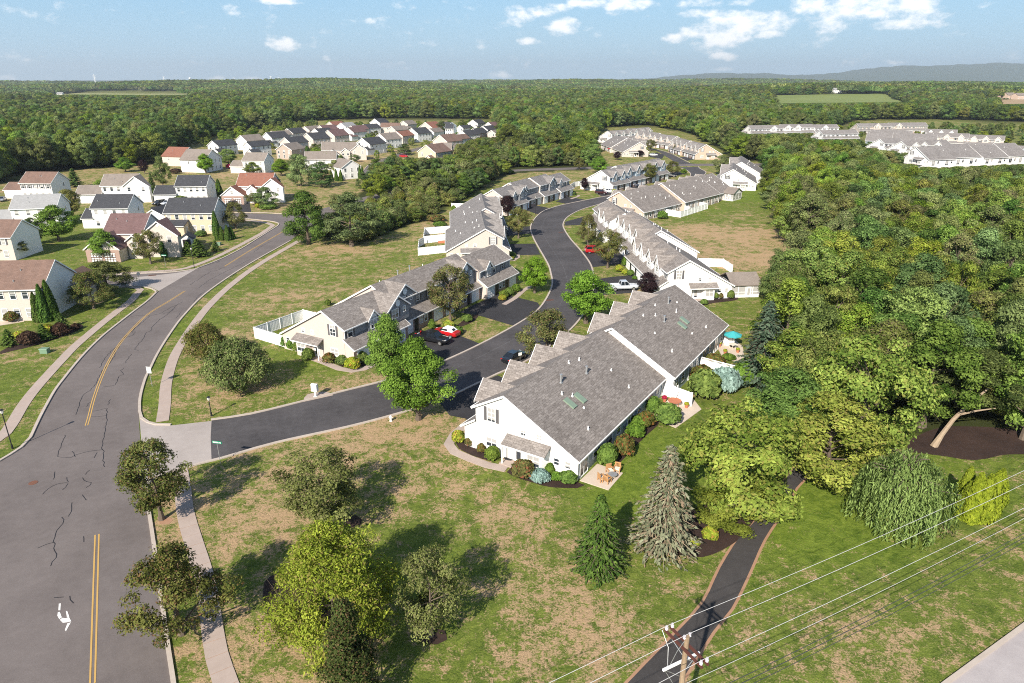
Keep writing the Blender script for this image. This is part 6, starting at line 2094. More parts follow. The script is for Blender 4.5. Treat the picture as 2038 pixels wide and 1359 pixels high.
def grid_pts(sp, x0, x1, y0, y1):
    gx = np.arange(x0, x1, sp)
    gy = np.arange(y0, y1, sp * .87)
    X, Y = np.meshgrid(gx, gy)
    X = X + (np.arange(len(gy)) % 2)[:, None] * sp * .5
    X = X + rng.uniform(-.36, .36, X.shape) * sp
    Y = Y + rng.uniform(-.36, .36, Y.shape) * sp
    X, Y = X.ravel(), Y.ravel()
    k = (np.abs(np.arctan2(X, Y)) < R(44)) & (Y > 20)
    return X[k], Y[k]


road_c = np.array([((a[0] + b[0]) / 2, (a[1] + b[1]) / 2) for a, b in zip(resample(far_left, 5)[:60], resample(far_right, 5)[:60])])
road_all = np.concatenate([resample(far_left, 4), resample(far_right, 4)])


def open_ground(X, Y, margin=True):
    k = (~inside(SETTLED, X, Y)) & (~inside(ESTATE_R, X, Y)) & (~inside(BRUSH, X, Y))
    for fp in FIELDS:
        k &= ~inside(fp, X, Y)
    return k


def off_things(X, Y):
    k = np.ones(X.shape, bool)
    for poly in ROWS:
        q = np.array(poly)
        if q[:, 0].max() < X.min() or q[:, 0].min() > X.max():
            continue
        k &= ~inside(poly, X, Y)
    d = np.full(X.shape, 1e9)
    for (rx, ry) in road_all:
        d = np.minimum(d, (X - rx) ** 2 + (Y - ry) ** 2)
    return k & (d > 4.5 ** 2)


trees = []          # x, y, z, W, H, kind index (into ALLK)
ALLK = WOOD + BR


def add(X, Y, Wm, Hlo, Hhi, kinds, wts, minh=4.0, Wscale=True):
    lim = height_limit(X, Y, 5.0)
    H = rng.uniform(Hlo, Hhi, len(X))
    W = Wm * rng.uniform(.85, 1.3, len(X))
    f_ = np.minimum(1.0, lim / H)
    H2 = H * f_
    ok = H2 > minh
    W = W * np.where(f_ < 1, np.maximum(.62, f_), 1)
    kk = rng.choice(len(kinds), len(X), p=np.array(wts) / sum(wts))
    Z = terr(X, Y)
    for i in np.nonzero(ok)[0]:
        trees.append((X[i], Y[i], Z[i], W[i], H2[i], ALLK.index(kinds[kk[i]])))


# right-hand wood (r < 340), lower and yellower; left wood taller and darker
X, Y = grid_pts(6.4, -260, 320, 40, 340)
k = open_ground(X, Y)
X, Y = X[k], Y[k]
k = off_things(X, Y)
X, Y = X[k], Y[k]
rt = X > 20
bright = np.sin(X[rt] / 13.0) * np.sin(Y[rt] / 11.0 + 1) + rng.normal(size=rt.sum()) * .4
xr, yr = X[rt], Y[rt]
# the path and lawns by the willow stay open
for sel, kinds, wts in ((bright > .35, WOOD, [1, 1, 5, .3, 1, .3, 5, 1]), (bright <= .35, WOOD, [3, 3, .6, 2.5, 3, 2, .6, 3])):
    add(xr[sel], yr[sel], 8.6, 9.5, 14, kinds, wts)
add(X[~rt], Y[~rt], 9.0, 12, 17, WOOD, [3, 3, .8, 3, 1.5, 3, .8, 3])
# brush belt
Xb, Yb = grid_pts(4.6, -90, 60, 120, 420)
k = inside(BRUSH, Xb, Yb) & off_things(Xb, Yb)
Xb, Yb = Xb[k], Yb[k]
far_ = Yb > 235
add(Xb[~far_], Yb[~far_], 5.4, 3.2, 6.0, BR + ['wood4'], [4, 4, .5], 1.6)
add(Xb[far_], Yb[far_], 7.0, 5.5, 10, BR + WOOD, [2, 2] + [1.2] * 8, 2.0)
# 340 - 720 m
X, Y = grid_pts(8.2, -520, 560, 200, 720)
r_ = np.hypot(X, Y)
k = (r_ >= 338) & (r_ < 720) & open_ground(X, Y)
X, Y = X[k], Y[k]
k = off_things(X, Y)
X, Y = X[k], Y[k]
add(X, Y, 10.5, 11, 17, WOOD, [3, 3, 1.0, 3, 2, 3, 1.0, 3], 3.5)
# a few yard trees among the right estate
X, Y = grid_pts(16, 180, 520, 330, 600)
k = inside(ESTATE_R, X, Y) & off_things(X, Y)
add(X[k], Y[k], 6.5, 4, 8, WOOD, [1] * 8, 2.0)
# small yard trees across the far left estate
X, Y = grid_pts(13, -260, 20, 330, 640)
k = inside(SETTLED, X, Y) & off_things(X, Y) & (Y > 0.9 * np.abs(X) + 250) & (rng.random(len(X)) < .55) & (X < 0.06 * Y - 20)
lane = pts([(716, 360), (735, 326), (760, 316), (800, 301), (840, 290), (870, 282), (875, 290), (800, 313), (766, 332), (755, 360)])
k &= ~inside(lane, X, Y)
add(X[k], Y[k], 5.5, 4.5, 8, WOOD, [1] * 8, 2.0)

T_ = np.array(trees)
app = T_[:, 3] / np.hypot(T_[:, 0], T_[:, 1])
order = np.argsort(-app)
IND = order[:300]
REST = order[300:]
kindword = {'wood': 'mid green', 'wood_y': 'yellow green', 'wood_d': 'dark green', 'wood_o': 'olive'}
SHN = {'dome': 'domed', 'oval': 'tall oval', 'spread': 'spreading', 'vase': 'vase shaped', 'round': 'round'}
first = {}
for i in IND:
    x, y, z, W, H, ki = T_[i]
    key = ALLK[int(ki)]
    if key.startswith('brush'):
        lb, grp, nm = 'scrubby bush in the overgrown belt behind the bend rows', 'bushes of the overgrown belt', 'wild_bush'
        if key == 'brush1':
            lb = 'rounded scrub bush in the overgrown belt behind the bend rows'
            grp = 'rounded bushes of the overgrown belt'
        cat = 'bush'
    else:
        w_ = wk[int(key[4:])]
        side = 'wood beyond the sloping brown field and footpath' if x > 20 else ('overgrown belt by the collector road' if inside(BRUSH, np.array([x]), np.array([y]))[0] else 'wood behind the left estate')
        lb = f'{kindword[w_[6]]} {SHN[w_[5]]} tree in the {side}'
        grp = f'{kindword[w_[6]]} {SHN[w_[5]]} trees of the {side}'
        nm, cat = 'woodland_tree', 'tree'
    c = plant(key, (x, y), W, H, lb, cat, nm, grp, z=z)
    first.setdefault(key, c)


def leaf_clump(name, seed, n_tree, rad, leafn, leaf, Hm, material):
    rg_ = np.random.default_rng(seed)
    P, N, T, S = [], [], [], []
    for _ in range(n_tree):
        a_, q = rg_.random() * 6.28, rad * math.sqrt(rg_.random())
        cx, cy_ = q * math.cos(a_), q * math.sin(a_)
        H = Hm * rg_.uniform(.75, 1.15)
        W = rg_.uniform(4.2, 6.6)
        tt = rg_.normal() * .28
        d = nrm_(rg_.normal(size=(leafn, 3)))
        d[:, 2] = np.abs(d[:, 2]) * 1.0 - .15
        k_ = 1 + .14 * np.sin(d[:, 0] * 5 + cx) * np.sin(d[:, 1] * 6 + cy_) - .22 * rg_.random(leafn)
        P.append(np.array([cx, cy_, H * .5]) + d * k_[:, None] * np.array([W, W, H * .5]))
        N.append(d + np.array([0, 0, .3]) + rg_.normal(size=(leafn, 3)) * .45)
        T.append(.45 + tt + rg_.normal(size=leafn) * .18)
        S.append(leaf * (.7 + .6 * rg_.random(leafn)))
    return leaf_mesh(name, np.concatenate(P), np.concatenate(N), np.concatenate(S), .7, material, rg_, np.concatenate(T))


CL = [leaf_clump('tree_clump', 90 + q, 13, 17, 330, .85, 14, LM[['wood', 'wood_d', 'wood_o', 'wood'][q]]) for q in range(4)]
clump_objs = []
for q, me_ in enumerate(CL):
    x, y = (-700 + 260 * q, 1620 + 40 * q)
    o = link_mesh('tree_clump', me_, None, (x, y, float(terr(x, y))))
    tag(o, None, None, None, 'stuff')
    clump_objs.append(o)
# more distant woods: clumps to the skyline
rest = [(T_[i, 0], T_[i, 1], T_[i, 2], T_[i, 3], T_[i, 4], ALLK[int(T_[i, 5])]) for i in REST]
far_pts = []
for (sp, r0, r1, sc_) in ((11.5, 720, 1500, None), (30, 1500, 4200, 1.0), (62, 4200, 9500, 2.1)):
    X, Y = grid_pts(sp, -r1 * .72, r1 * .72, r0 * .6, r1)
    r_ = np.hypot(X, Y)
    k = (r_ >= r0) & (r_ < r1) & open_ground(X, Y)
    X, Y = X[k], Y[k]
    if sc_ is None:
        n0 = len(trees)
        add(X, Y, 13.5, 12, 18, WOOD, [3, 3, .8, 3, 2, 3, .8, 3], 3.0)
        rest += [(a, b, c, d, e, ALLK[int(f)]) for a, b, c, d, e, f in trees[n0:]]
    else:
        # hayfields between the distant woods
        gap = np.sin(X / 310 + 1.3) * np.sin(Y / 270 + .5) + .5 * np.sin(X / 130 - Y / 170)
        k = gap < (.80 if r0 < 2000 else .62)
        lim = height_limit(X, Y, 18.0)
        k &= lim > 7
        X, Y, lim = X[k], Y[k], lim[k]
        Z = terr(X, Y)
        for a, b, c, l_ in zip(X, Y, Z, lim):
            s0 = rng.uniform(.85, 1.2) * sc_
            far_pts.append((a, b, c, s0, min(s0 * (1.0 if sc_ < 2 else .62), l_ / 14), int(rng.integers(4))))

kcol = bpy.data.collections.new('woodland_kinds')
names = []
for key in ALLK:
    if key in first:
        names.append((key, first[key]))
    else:
        x, y, z, W, H, kk_ = next((q for q in rest if q[5] == key), rest[0])
        c = plant(key, (x, y), W, H, 'tree in the distant wood', 'tree', 'woodland_tree', 'trees of the distant wood', z=z)
        names.append((key, c))
for key, o in names:
    kcol.objects.link(o)
ccol = bpy.data.collections.new('woodland_clumps')
for o in clump_objs:
    ccol.objects.link(o)


def scatter(name, P, idx, scl, rot, coll, label):
    me_ = bpy.data.meshes.new(name)
    me_.vertices.add(len(P))
    me_.vertices.foreach_set('co', np.asarray(P, np.float32).ravel())
    for nm, typ, arr in (('idx', 'INT', np.asarray(idx, np.int32)), ('rot', 'FLOAT', np.asarray(rot, np.float32))):
        a_ = me_.attributes.new(nm, typ, 'POINT')
        a_.data.foreach_set('value', arr)
    a_ = me_.attributes.new('scl', 'FLOAT_VECTOR', 'POINT')
    a_.data.foreach_set('vector', np.asarray(scl, np.float32).ravel())
    o = link_mesh(name, me_)
    tag(o, None, None, None, 'stuff')
    ng = bpy.data.node_groups.new(name + '_nodes', 'GeometryNodeTree')
    ng.interface.new_socket('Geometry', in_out='INPUT', socket_type='NodeSocketGeometry')
    ng.interface.new_socket('Geometry', in_out='OUTPUT', socket_type='NodeSocketGeometry')
    nd, lk = ng.nodes, ng.links
    gi, go = nd.new('NodeGroupInput'), nd.new('NodeGroupOutput')
    ci = nd.new('GeometryNodeCollectionInfo')
    ci.inputs['Collection'].default_value = coll
    ci.inputs['Separate Children'].default_value = True
    ci.inputs['Reset Children'].default_value = True
    ip = nd.new('GeometryNodeInstanceOnPoints')
    ip.inputs['Pick Instance'].default_value = True

    def na(nm, typ):
        q = nd.new('GeometryNodeInputNamedAttribute')
        q.data_type = typ
        q.inputs['Name'].default_value = nm
        return q.outputs['Attribute']
    cx = nd.new('ShaderNodeCombineXYZ')
    lk.new(na('rot', 'FLOAT'), cx.inputs[2])
    lk.new(gi.outputs[0], ip.inputs['Points'])
    lk.new(ci.outputs[0], ip.inputs['Instance'])
    lk.new(na('idx', 'INT'), ip.inputs['Instance Index'])
    lk.new(cx.outputs[0], ip.inputs['Rotation'])
    lk.new(na('scl', 'FLOAT_VECTOR'), ip.inputs['Scale'])
    lk.new(ip.outputs[0], go.inputs[0])
    md = o.modifiers.new('woods', 'NODES')
    md.node_group = ng
    return o


# children of a collection are listed by name
nsort = sorted(range(len(names)), key=lambda q: names[q][1].name)
slot = {names[q][0]: i for i, q in enumerate(nsort)}
P = [(a, b, c) for a, b, c, *_ in rest]
scl = [(W / PROTO[k_]['W'], W / PROTO[k_]['W'], H / PROTO[k_]['H']) for *_, W, H, k_ in rest]
scatter('woods', P, [slot[q[5]] for q in rest], scl, rng.uniform(0, 6.28, len(P)), kcol, None)
csort = sorted(range(4), key=lambda q: clump_objs[q].name)
cslot = {q: i for i, q in enumerate(csort)}
scatter('distant_woods', [(a, b, c) for a, b, c, *_ in far_pts], [cslot[q[5]] for q in far_pts], [(q[3], q[3], q[4]) for q in far_pts], rng.uniform(0, 6.28, len(far_pts)), ccol, None)
print('TREES', len(T_), 'rest', len(rest), 'clumps', len(far_pts))

# weeds along the edge of the overgrown belt
for i in range(46):
    bx = 752 + (i % 16) * 6.2 + random.Random(i).uniform(-3, 3)
    by = 458 - (i % 16) * 2.35 - (i // 16) * 5.5
    plant('weeds', at(bx, by), random.Random(i).uniform(3, 4.6), random.Random(i + 9).uniform(.8, 1.5), 'clump of tall pale green weeds between the field and the overgrown belt', 'weeds', 'weed_clump', 'weeds edging the field', crown='foliage', stem='stem')

# ------------------------------------------------------------------ distant hills
def ridge(prof, dist, depth, seed, material):
    rg_ = np.random.default_rng(seed)
    px_ = np.arange(prof[0][0], prof[-1][0] + 1, 6.0)
    py_ = np.interp(px_, [p_[0] for p_ in prof], [p_[1] for p_ in prof])
    py_ = py_ + np.convolve(rg_.normal(size=len(px_)) * 1.1, np.ones(3) / 3, 'same')
    mb = MB()
    rows_ = []
    for q in range(7):
        f_ = q / 6
        row_ = []
        for a, b in zip(px_, py_):
            h = (160 - b) * dist / (_F * 1.146) + CAM_H
            Yd = dist - depth * (1 - f_)
            Xd = (a - 1019) / _F * dist * _c * (Yd / dist * .25 + .75)
            row_.append((Xd, Yd + 200 * math.sin(a / 60.0) * (1 - f_), max(0, h) * (math.sin(f_ * math.pi / 2) ** 1.2) * (1 + .10 * math.sin(a / 17.0 + q) * (1 - f_)) - 5 * (1 - f_)))
        rows_.append(row_)
    for q in range(6):
        for i in range(len(px_) - 1):
            mb.face([rows_[q][i], rows_[q][i + 1], rows_[q + 1][i + 1], rows_[q + 1][i]])
    for i in range(len(px_) - 1):
        a, b = rows_[6][i], rows_[6][i + 1]
        mb.face([a, b, (b[0], b[1] + depth, -5), (a[0], a[1] + depth, -5)])
    o = mb.build('hills', material, uv=False, smooth_=True)
    o['kind'] = 'structure'
    return o


hm = asphalt('wooded_hill', (0.030, 0.048, 0.016), (0.065, 0.090, 0.030), .02)
ridge([(1180, 159), (1290, 156), (1340, 150), (1430, 145), (1520, 146), (1560, 150), (1640, 147), (1700, 139), (1790, 130), (1860, 131), (1960, 125), (2040, 127), (2200, 134), (2400, 150)], 13000, 2500, 3, hm)
ridge([(-300, 161), (-100, 160), (60, 163), (180, 160), (330, 160), (400, 165), (470, 166)], 16000, 2500, 5, hm)
ridge([(300, 164), (400, 162), (480, 163), (560, 165), (640, 166)], 9800, 1500, 6, hm)
# ------------------------------------------------------------------ fences
def fence(label, P, h=1.85, style='solid', group='white vinyl yard fences', step=2.3, name='vinyl_fence'):
    o0 = P[0]
    root = empty(name, (o0[0], o0[1], 0))
    tag(root, label, 'fence', group)
    posts = []
    for a, b in zip(P[:-1], P[1:]):
        a_, b_ = np.array(a), np.array(b)
        L = np.linalg.norm(b_ - a_)
        n = max(1, int(round(L / step)))
        d = (b_ - a_) / L
        ang = math.atan2(d[1], d[0])
        seg = L / n
        for i in range(n):
            c = a_ + d * seg * (i + .5) - np.array(o0)
            mb = MB()
            w = seg - .13
            top = h - .1 if style == 'solid' else h - .42
            mb.box(-w / 2, w / 2, -.02, .02, .06, top)
            k = max(2, int(w / .3))
            for q in range(1, k):
                x = -w / 2 + w * q / k
                mb.box(x - .012, x + .012, -.03, .03, .08, top - .02)
            mb.box(-w / 2, w / 2, -.045, .045, top, top + .1)
            mb.box(-w / 2, w / 2, -.045, .045, .04, .14)
            link_mesh('panel', mb.mesh('panel', M['vinyl'], uv=False), root, (c[0], c[1], 0), ang)
            if style == 'picket':
                pk = MB()
                nn = int(w / .16)
                for q in range(nn):
                    x = -w / 2 + w * (q + .5) / nn
                    pk.box(x - .03, x + .03, -.02, .02, top + .1, top + .36)
                pk.box(-w / 2, w / 2, -.04, .04, top + .36, top + .44)
                link_mesh('picket_top', pk.mesh('picket_top', M['vinyl'], uv=False), root, (c[0], c[1], 0), ang)
            posts.append(tuple(a_ + d * seg * i))
        posts.append(tuple(b_))
    pm = MB()
    pm.box(-.065, .065, -.065, .065, -.1, h)
    pm.box(-.085, .085, -.085, .085, h, h + .05)
    me_ = pm.mesh('post', M['vinyl'], uv=False)
    seen = []
    for q in posts:
        if all(math.hypot(q[0] - r[0], q[1] - r[1]) > .2 for r in seen):
            seen.append(q)
            link_mesh('post', me_, root, (q[0] - o0[0], q[1] - o0[1], 0))
    return root


H_ = 1.85
fence('white panel fence closing the yard of the cream gable with slate fronts', [at(566, 669, H_), at(505, 651, H_), at(603, 616, H_), at(628, 622, H_)])
fence('white fence round the upper deck yard of the cream row', [at(897, 449, H_), at(845, 453, H_), at(843, 470, H_), at(889, 465, H_)])
fence('white fence round the lower deck yard of the cream row', [at(843, 472, H_), at(834, 476, H_), at(832, 493, H_), at(891, 487, H_)])
fence('white fence behind the screened sunroom of the gabled row', [at(1390, 513.7, H_), at(1440, 515, H_), at(1458.5, 527, H_)])
fence('white fence enclosing the yards behind the pinkish row', [at(1313, 414, H_), at(1355, 420.5, H_), at(1409, 404, H_), at(1376, 399, H_)])
fence('white divider fence between the yards behind the pinkish row', [at(1340, 404, H_), at(1372, 411, H_)])
fence('white picket topped fence of the umbrella patio', [at(1396, 710, 1.9), at(1440, 722, 1.9), at(1507, 738, 1.9), at(1519, 719, 1.9)], 1.9, 'picket')
fence('white courtyard fence at the step of the long white row', [at(1331, 756, H_), at(1343, 769, H_), at(1378, 782, H_)])
fence('short white fence by the far corner of the long white row', [at(1444, 664, H_), at(1462, 668, H_)], H_, 'picket')
fence('white yard fence behind the bend row', [at(898.6, 404, H_), at(929, 405, H_), at(955, 396, H_)])
fence('white yard fence beside the white gable near the collector road', [at(1131, 370, H_), at(1143, 362, H_), at(1160, 359, H_)])

# ------------------------------------------------------------------ sunrooms (parts of their rows)
def sunroom(s, x0, x1, y0, y1, prefix_mat, rm, h=2.5):
    b = MB()
    b.box(x0, x1, y0, y1, -.1, .45)
    s.part('sunroom_base', b, prefix_mat)
    zr = h + (x1 - x0) * .26
    r = MB()
    for q in (-1, 1):
        c = (x0 + x1) / 2
        ex = c + q * ((x1 - x0) / 2 + .35)
        P = [(c, y0 - .1, zr), (c, y1 + .35, zr), (ex, y1 + .35, h - .02), (ex, y0 - .1, h - .02)]
        Q = [(a, b_, z - .14) for a, b_, z in P]
        r.face(P)
        r.face(Q[::-1])
        for k in range(4):
            r.face([P[k], P[(k + 1) % 4], Q[(k + 1) % 4], Q[k]])
    s.part('sunroom_roof', r, rm)
    g = MB()
    g.prism_y([(x0 + .06, h - .15), (x1 - .06, h - .15), ((x0 + x1) / 2, zr - .2)], y1 - .08, y1)
    s.part('sunroom_gable', g, M['trim'])
    n = 4
    for k in range(n):
        ya, yb = y0 + (y1 - y0) * k / n, y0 + (y1 - y0) * (k + 1) / n
        for xe in (x0, x1):
            f = MB()
            f.box(xe - .05, xe + .05, ya, ya + .11, .45, h - .05)
            f.box(xe - .04, xe + .04, ya + .11, yb, .45, .55)
            f.box(xe - .04, xe + .04, ya + .11, yb, 1.0, 1.1)
            f.box(xe - .04, xe + .04, ya + .11, yb, h - .2, h - .05)
            s.part('glazing_frame', f, M['trim'], uv=False)
            p = MB()
            p.box(xe - .015, xe + .015, ya + .11, yb, .55, h - .2)
            s.part('pane', p, M['glass'], uv=False)
    for k in range(3):
        xa, xb = x0 + (x1 - x0) * k / 3, x0 + (x1 - x0) * (k + 1) / 3
        f = MB()
        f.box(xa, xa + .11, y1 - .05, y1 + .05, .45, h - .05)
        f.box(xb - .06, xb, y1 - .05, y1 + .05, .45, h - .05)
        f.box(xa, xb, y1 - .04, y1 + .04, h - .2, h - .05)
        f.box(xa, xb, y1 - .04, y1 + .04, 1.0, 1.1)
        s.part('glazing_frame', f, M['trim'], uv=False)
        p = MB()
        p.box(xa + .11, xb - .06, y1 - .015, y1 + .015, .5, h - .2)
        s.part('pane', p, M['glass'], uv=False)
    d = MB()
    yd = y0 + (y1 - y0) * .62
    d.box(x0 - .09, x0 - .03, yd - .45, yd + .45, 0.05, 2.1)
    s.part('sunroom_door', d, M['door_white'], uv=False)
    d2 = MB()
    d2.box(x0 - .105, x0 - .08, yd - .25, yd + .25, .5, 1.8)
    s.part('door_glass', d2, M['glass'], uv=False)


sunroom(sE, 0.25, 6.4, YB, YB + 5.5, M['white_siding'], M['roof_tan'])
sunroom(sF, 50.0, 56.5, YB, YB + 3.6, M['white_siding'], M['roof_tan'])

# ------------------------------------------------------------------ vehicles
def loft(mb, st, m=0):
    """st: list of (x, half width, z low, z shoulder, crown)."""
    rings = []
    for (x, w, zl, zs, cr) in st:
        half = [(w * .86, zl), (w, zl + .2), (w, zs - .14), (w * .94, zs - .02), (w * .55, zs + cr)]
        rings.append([(x, -y, z) for y, z in half] + [(x, y, z) for y, z in half[::-1]])
    for a, b in zip(rings[:-1], rings[1:]):
        n = len(a)
        for k in range(n):
            mb.face([a[k], b[k], b[(k + 1) % n], a[(k + 1) % n]], m)
    mb.face(rings[0], m)
    mb.face(rings[-1][::-1], m)


def cabin(mb, xb0, xb1, xt0, xt1, wb, wt, zb, zt, m=0):
    B = [(xb0, -wb, zb), (xb1, -wb, zb), (xb1, wb, zb), (xb0, wb, zb)]
    T = [(xt0, -wt, zt), (xt1, -wt, zt), (xt1, wt, zt), (xt0, wt, zt)]
    mb.face(T, m)
    for k in range(4):
        mb.face([B[k], B[(k + 1) % 4], T[(k + 1) % 4], T[k]], m)
    return B, T


_wheel = {}


def wheel(parent, x, y, r, w=.22):
    if r not in _wheel:
        a, b = MB(), MB()
        n = 14
        for k in range(n):
            a0, a1 = 2 * math.pi * k / n, 2 * math.pi * (k + 1) / n
            pr_ = [(r * .62, -w / 2), (r * .93, -w / 2), (r, -w * .3), (r, w * .3), (r * .93, w / 2), (r * .62, w / 2)]
            for (r0, y0), (r1, y1) in zip(pr_[:-1], pr_[1:]):
                a.face([(r0 * math.cos(a0), y0, r0 * math.sin(a0)), (r0 * math.cos(a1), y0, r0 * math.sin(a1)), (r1 * math.cos(a1), y1, r1 * math.sin(a1)), (r1 * math.cos(a0), y1, r1 * math.sin(a0))])
            for s_ in (-1, 1):
                yy = s_ * w * .38
                b.face([(0, yy * 1.1, 0), (r * .63 * math.cos(a0), yy, r * .63 * math.sin(a0)), (r * .63 * math.cos(a1), yy, r * .63 * math.sin(a1))])
        _wheel[r] = (a.mesh('wheel', M['tyre'], uv=False), b.mesh('rim', M['rim'], uv=False))
    t_, r_ = _wheel[r]
    o = link_mesh('wheel', t_, parent, (x, y, r))
    link_mesh('rim', r_, o)


def vehicle(kind, colour, xy, az, label, top=None, z=.024):
    root = empty({'sedan': 'saloon_car', 'suv': 'estate_car', 'pickup': 'pickup_truck', 'soft': 'convertible_car'}[kind], (xy[0], xy[1], z), R(90 - az))
    tag(root, label, 'car' if kind != 'pickup' else 'pickup')
    pm = M['paint_' + colour]
    body = MB()
    if kind in ('sedan', 'soft'):
        loft(body, [(-2.32, .66, .40, .80, .02), (-2.18, .82, .30, .95, .03), (-1.6, .89, .24, 1.0, .03), (-.9, .90, .22, .98, .02), (.6, .90, .22, .95, .02), (1.05, .89, .22, .95, .04), (1.8, .86, .25, .84, .05), (2.18, .76, .30, .72, .03), (2.32, .60, .40, .62, .01)])
        cab = (-1.75, 1.05, -1.0, .2, .78, .58, .96, 1.44)
        wh, r = (-1.4, 1.42), .33
    elif kind == 'suv':
        loft(body, [(-2.25, .78, .42, 1.0, .0), (-2.15, .88, .32, 1.08, .02), (-1.4, .92, .26, 1.08, .02), (.7, .92, .26, 1.05, .02), (1.1, .91, .26, 1.05, .04), (1.85, .88, .30, .96, .05), (2.2, .78, .36, .82, .03), (2.3, .64, .46, .72, .01)])
        cab = (-2.15, 1.05, -1.85, .25, .82, .64, 1.06, 1.70)
        wh, r = (-1.35, 1.42), .36
    else:
        loft(body, [(-2.85, .90, .52, .80, .0), (-2.8, .93, .45, .84, .0), (-.72, .94, .42, .84, .0)])
        loft(body, [(-.72, .94, .42, 1.14, .02), (1.1, .94, .42, 1.14, .03), (1.3, .94, .42, 1.16, .05), (2.4, .90, .46, 1.08, .05), (2.75, .80, .52, .98, .03), (2.85, .70, .58, .88, .01)])
        for s_ in (-1, 1):
            a, b = sorted((s_ * .85, s_ * .94))
            body.box(-2.82, -.72, a, b, .8, 1.16)
        body.box(-2.86, -2.78, -.9, .9, .8, 1.15)
        cab = (-.72, 1.25, -.55, .55, .84, .66, 1.14, 1.84)
        wh, r = (-1.75, 1.85), .40
    s_ = body.build('body', pm, root, uv=False, smooth_=False)
    g = MB()
    B, T = cabin(g, *cab)
    g.build('windows', M['car_glass'], root, uv=False)
    rf = MB()
    tm = M[top] if top else pm
    if kind == 'soft':
        cabin(rf, -1.7, .32, -1.05, .12, .80, .62, .99, 1.49)
        rf.build('soft_top', M['trim'], root, uv=False)
        sw = MB()
        cabin(sw, -1.66, -1.2, -1.28, -1.22, .34, .30, 1.09, 1.30)
        q = MB()
        q.face([(-1.62, -.36, 1.12), (-1.30, -.34, 1.36), (-1.30, .34, 1.36), (-1.62, .36, 1.12)])
        q.build('rear_window', M['car_glass'], root, uv=False)
        for sd in (-1, 1):
            w_ = MB()
            w_.face([(-.75, sd * .80, 1.08), (.30, sd * .795, 1.08), (.12, sd * .70, 1.36), (-.65, sd * .70, 1.38)])
            w_.build('side_window', M['car_glass'], root, uv=False)
    else:
        x0, x1, w, zt = cab[2], cab[3], cab[5], cab[7]
        rf.box(x0 - .05, x1 + .05, -w - .02, w + .02, zt - .03, zt + .035)
        rf.build('roof', tm, root, uv=False)
        pl = MB()
        for k in range(4):
            pl.tube([B[k], T[k]], .045, 5)
        for sd in (-1, 1):
            xm = (cab[0] + cab[1]) / 2 * .5 + (x0 + x1) / 2 * .5
            pl.tube([(xm, sd * cab[4] * 1.0, cab[6]), (xm - .05, sd * (w + .01), zt)], .05, 5)
        pl.build('pillars', pm, root, uv=False)
    for x in wh:
        for y in (-.80, .80) if kind != 'pickup' else (-.84, .84):
            wheel(root, x, y, r)
    hl_ = MB()
    zf = {'sedan': .66, 'soft': .66, 'suv': .80, 'pickup': .92}[kind]
    xf = {'sedan': 2.2, 'soft': 2.2, 'suv': 2.18, 'pickup': 2.74}[kind]
    for y in (-.56, .56):
        a = MB()
        a.box(xf - .12, xf + .06, y - .17, y + .17, zf - .09, zf + .09)
        a.build('headlight', M['lamp_clear'], root, uv=False)
        a = MB()
        xr_ = -xf + (.0 if kind != 'pickup' else -.06)
        a.box(xr_ - .09, xr_ + .1, y * 1.15 - .14, y * 1.15 + .14, zf + .05, zf + .24)
        a.build('tail_light', M['lamp_red'], root, uv=False)
    a = MB()
    a.box(xf - .02, xf + .10, -.5, .5, zf - .28, zf - .12)
    a.build('grille', M['plastic_dark'] if kind != 'pickup' else M['rim'], root, uv=False)
    a = MB()
    a.box(-xf - .10, -xf + .03, -.26, .26, zf - .02, zf + .10)
    a.build('number_plate', M['trim'], root, uv=False)
    for y in (-1, 1):
        a = MB()
        a.box(cab[1] - .45, cab[1] - .25, y * (cab[4] + .06) - .1, y * (cab[4] + .06) + .1, cab[6] - .02, cab[6] + .14)
        a.build('mirror', pm, root, uv=False)
    return root


vehicle('pickup', 'black', at(862, 681), 119, 'black pickup truck nosing out of the slate fronted drive', z=.03)
vehicle('soft', 'red', at(888, 667.5), 299, 'red convertible with white soft top beside the black pickup', z=.03)
d_ = np.array(at(1046, 712)) - np.array(at(1010, 731))
vehicle('sedan', 'black', at(1024, 717), math.degrees(math.atan2(d_[0], d_[1])), 'black saloon parked along the kerb under the olive tree')
vehicle('pickup', 'silver', at(1240, 577), 84.8, 'silver pickup truck on the drive of the sharp gabled row', z=.03)
vehicle('suv', 'red', at(1183, 503), 84.8, 'red hatchback on the drive half hidden by the olive tree', z=.03)
vehicle('suv', 'maroon', at(1197, 386), 120, 'maroon car on the short drive near the white gable porch', z=.03)
vehicle('sedan', 'white', at(1214, 383.5), 120, 'white car behind the maroon one')
vehicle('sedan', 'navy', at(1260, 370.5), 118, 'navy car before the blue grey dormered row', z=.03)
vehicle('sedan', 'black', at(1335, 352), 110, 'black car on the drive by the street mouth', z=.03)
vehicle('sedan', 'white', at(1300, 310), 90, 'white car by the cream end-on row', z=.03)
vehicle('sedan', 'grey', at(1342, 305), 80, 'grey car before the sawtooth gabled row')
vehicle('sedan', 'white', at(1358, 309), 80, 'white car on the drive of the pinkish gable row', z=.03)
vehicle('suv', 'black', at(317, 408), 200, 'black car on the drive of the shuttered white house', z=.03)
vehicle('sedan', 'silver', at(334, 407), 200, 'silver car beside the black one on the shuttered house drive', z=.03)
vehicle('sedan', 'grey', at(5, 400), 160, 'grey car beside the pale roofed house')
vehicle('suv', 'red', at(804, 313), 110, 'red car at the far estate lane kerb')
vehicle('suv', 'darkred', at(799, 324), 110, 'dark red car on the far estate drive')
vehicle('suv', 'white', at(1908, 288), 60, 'white van like car in the car park among the trees', z=.03)
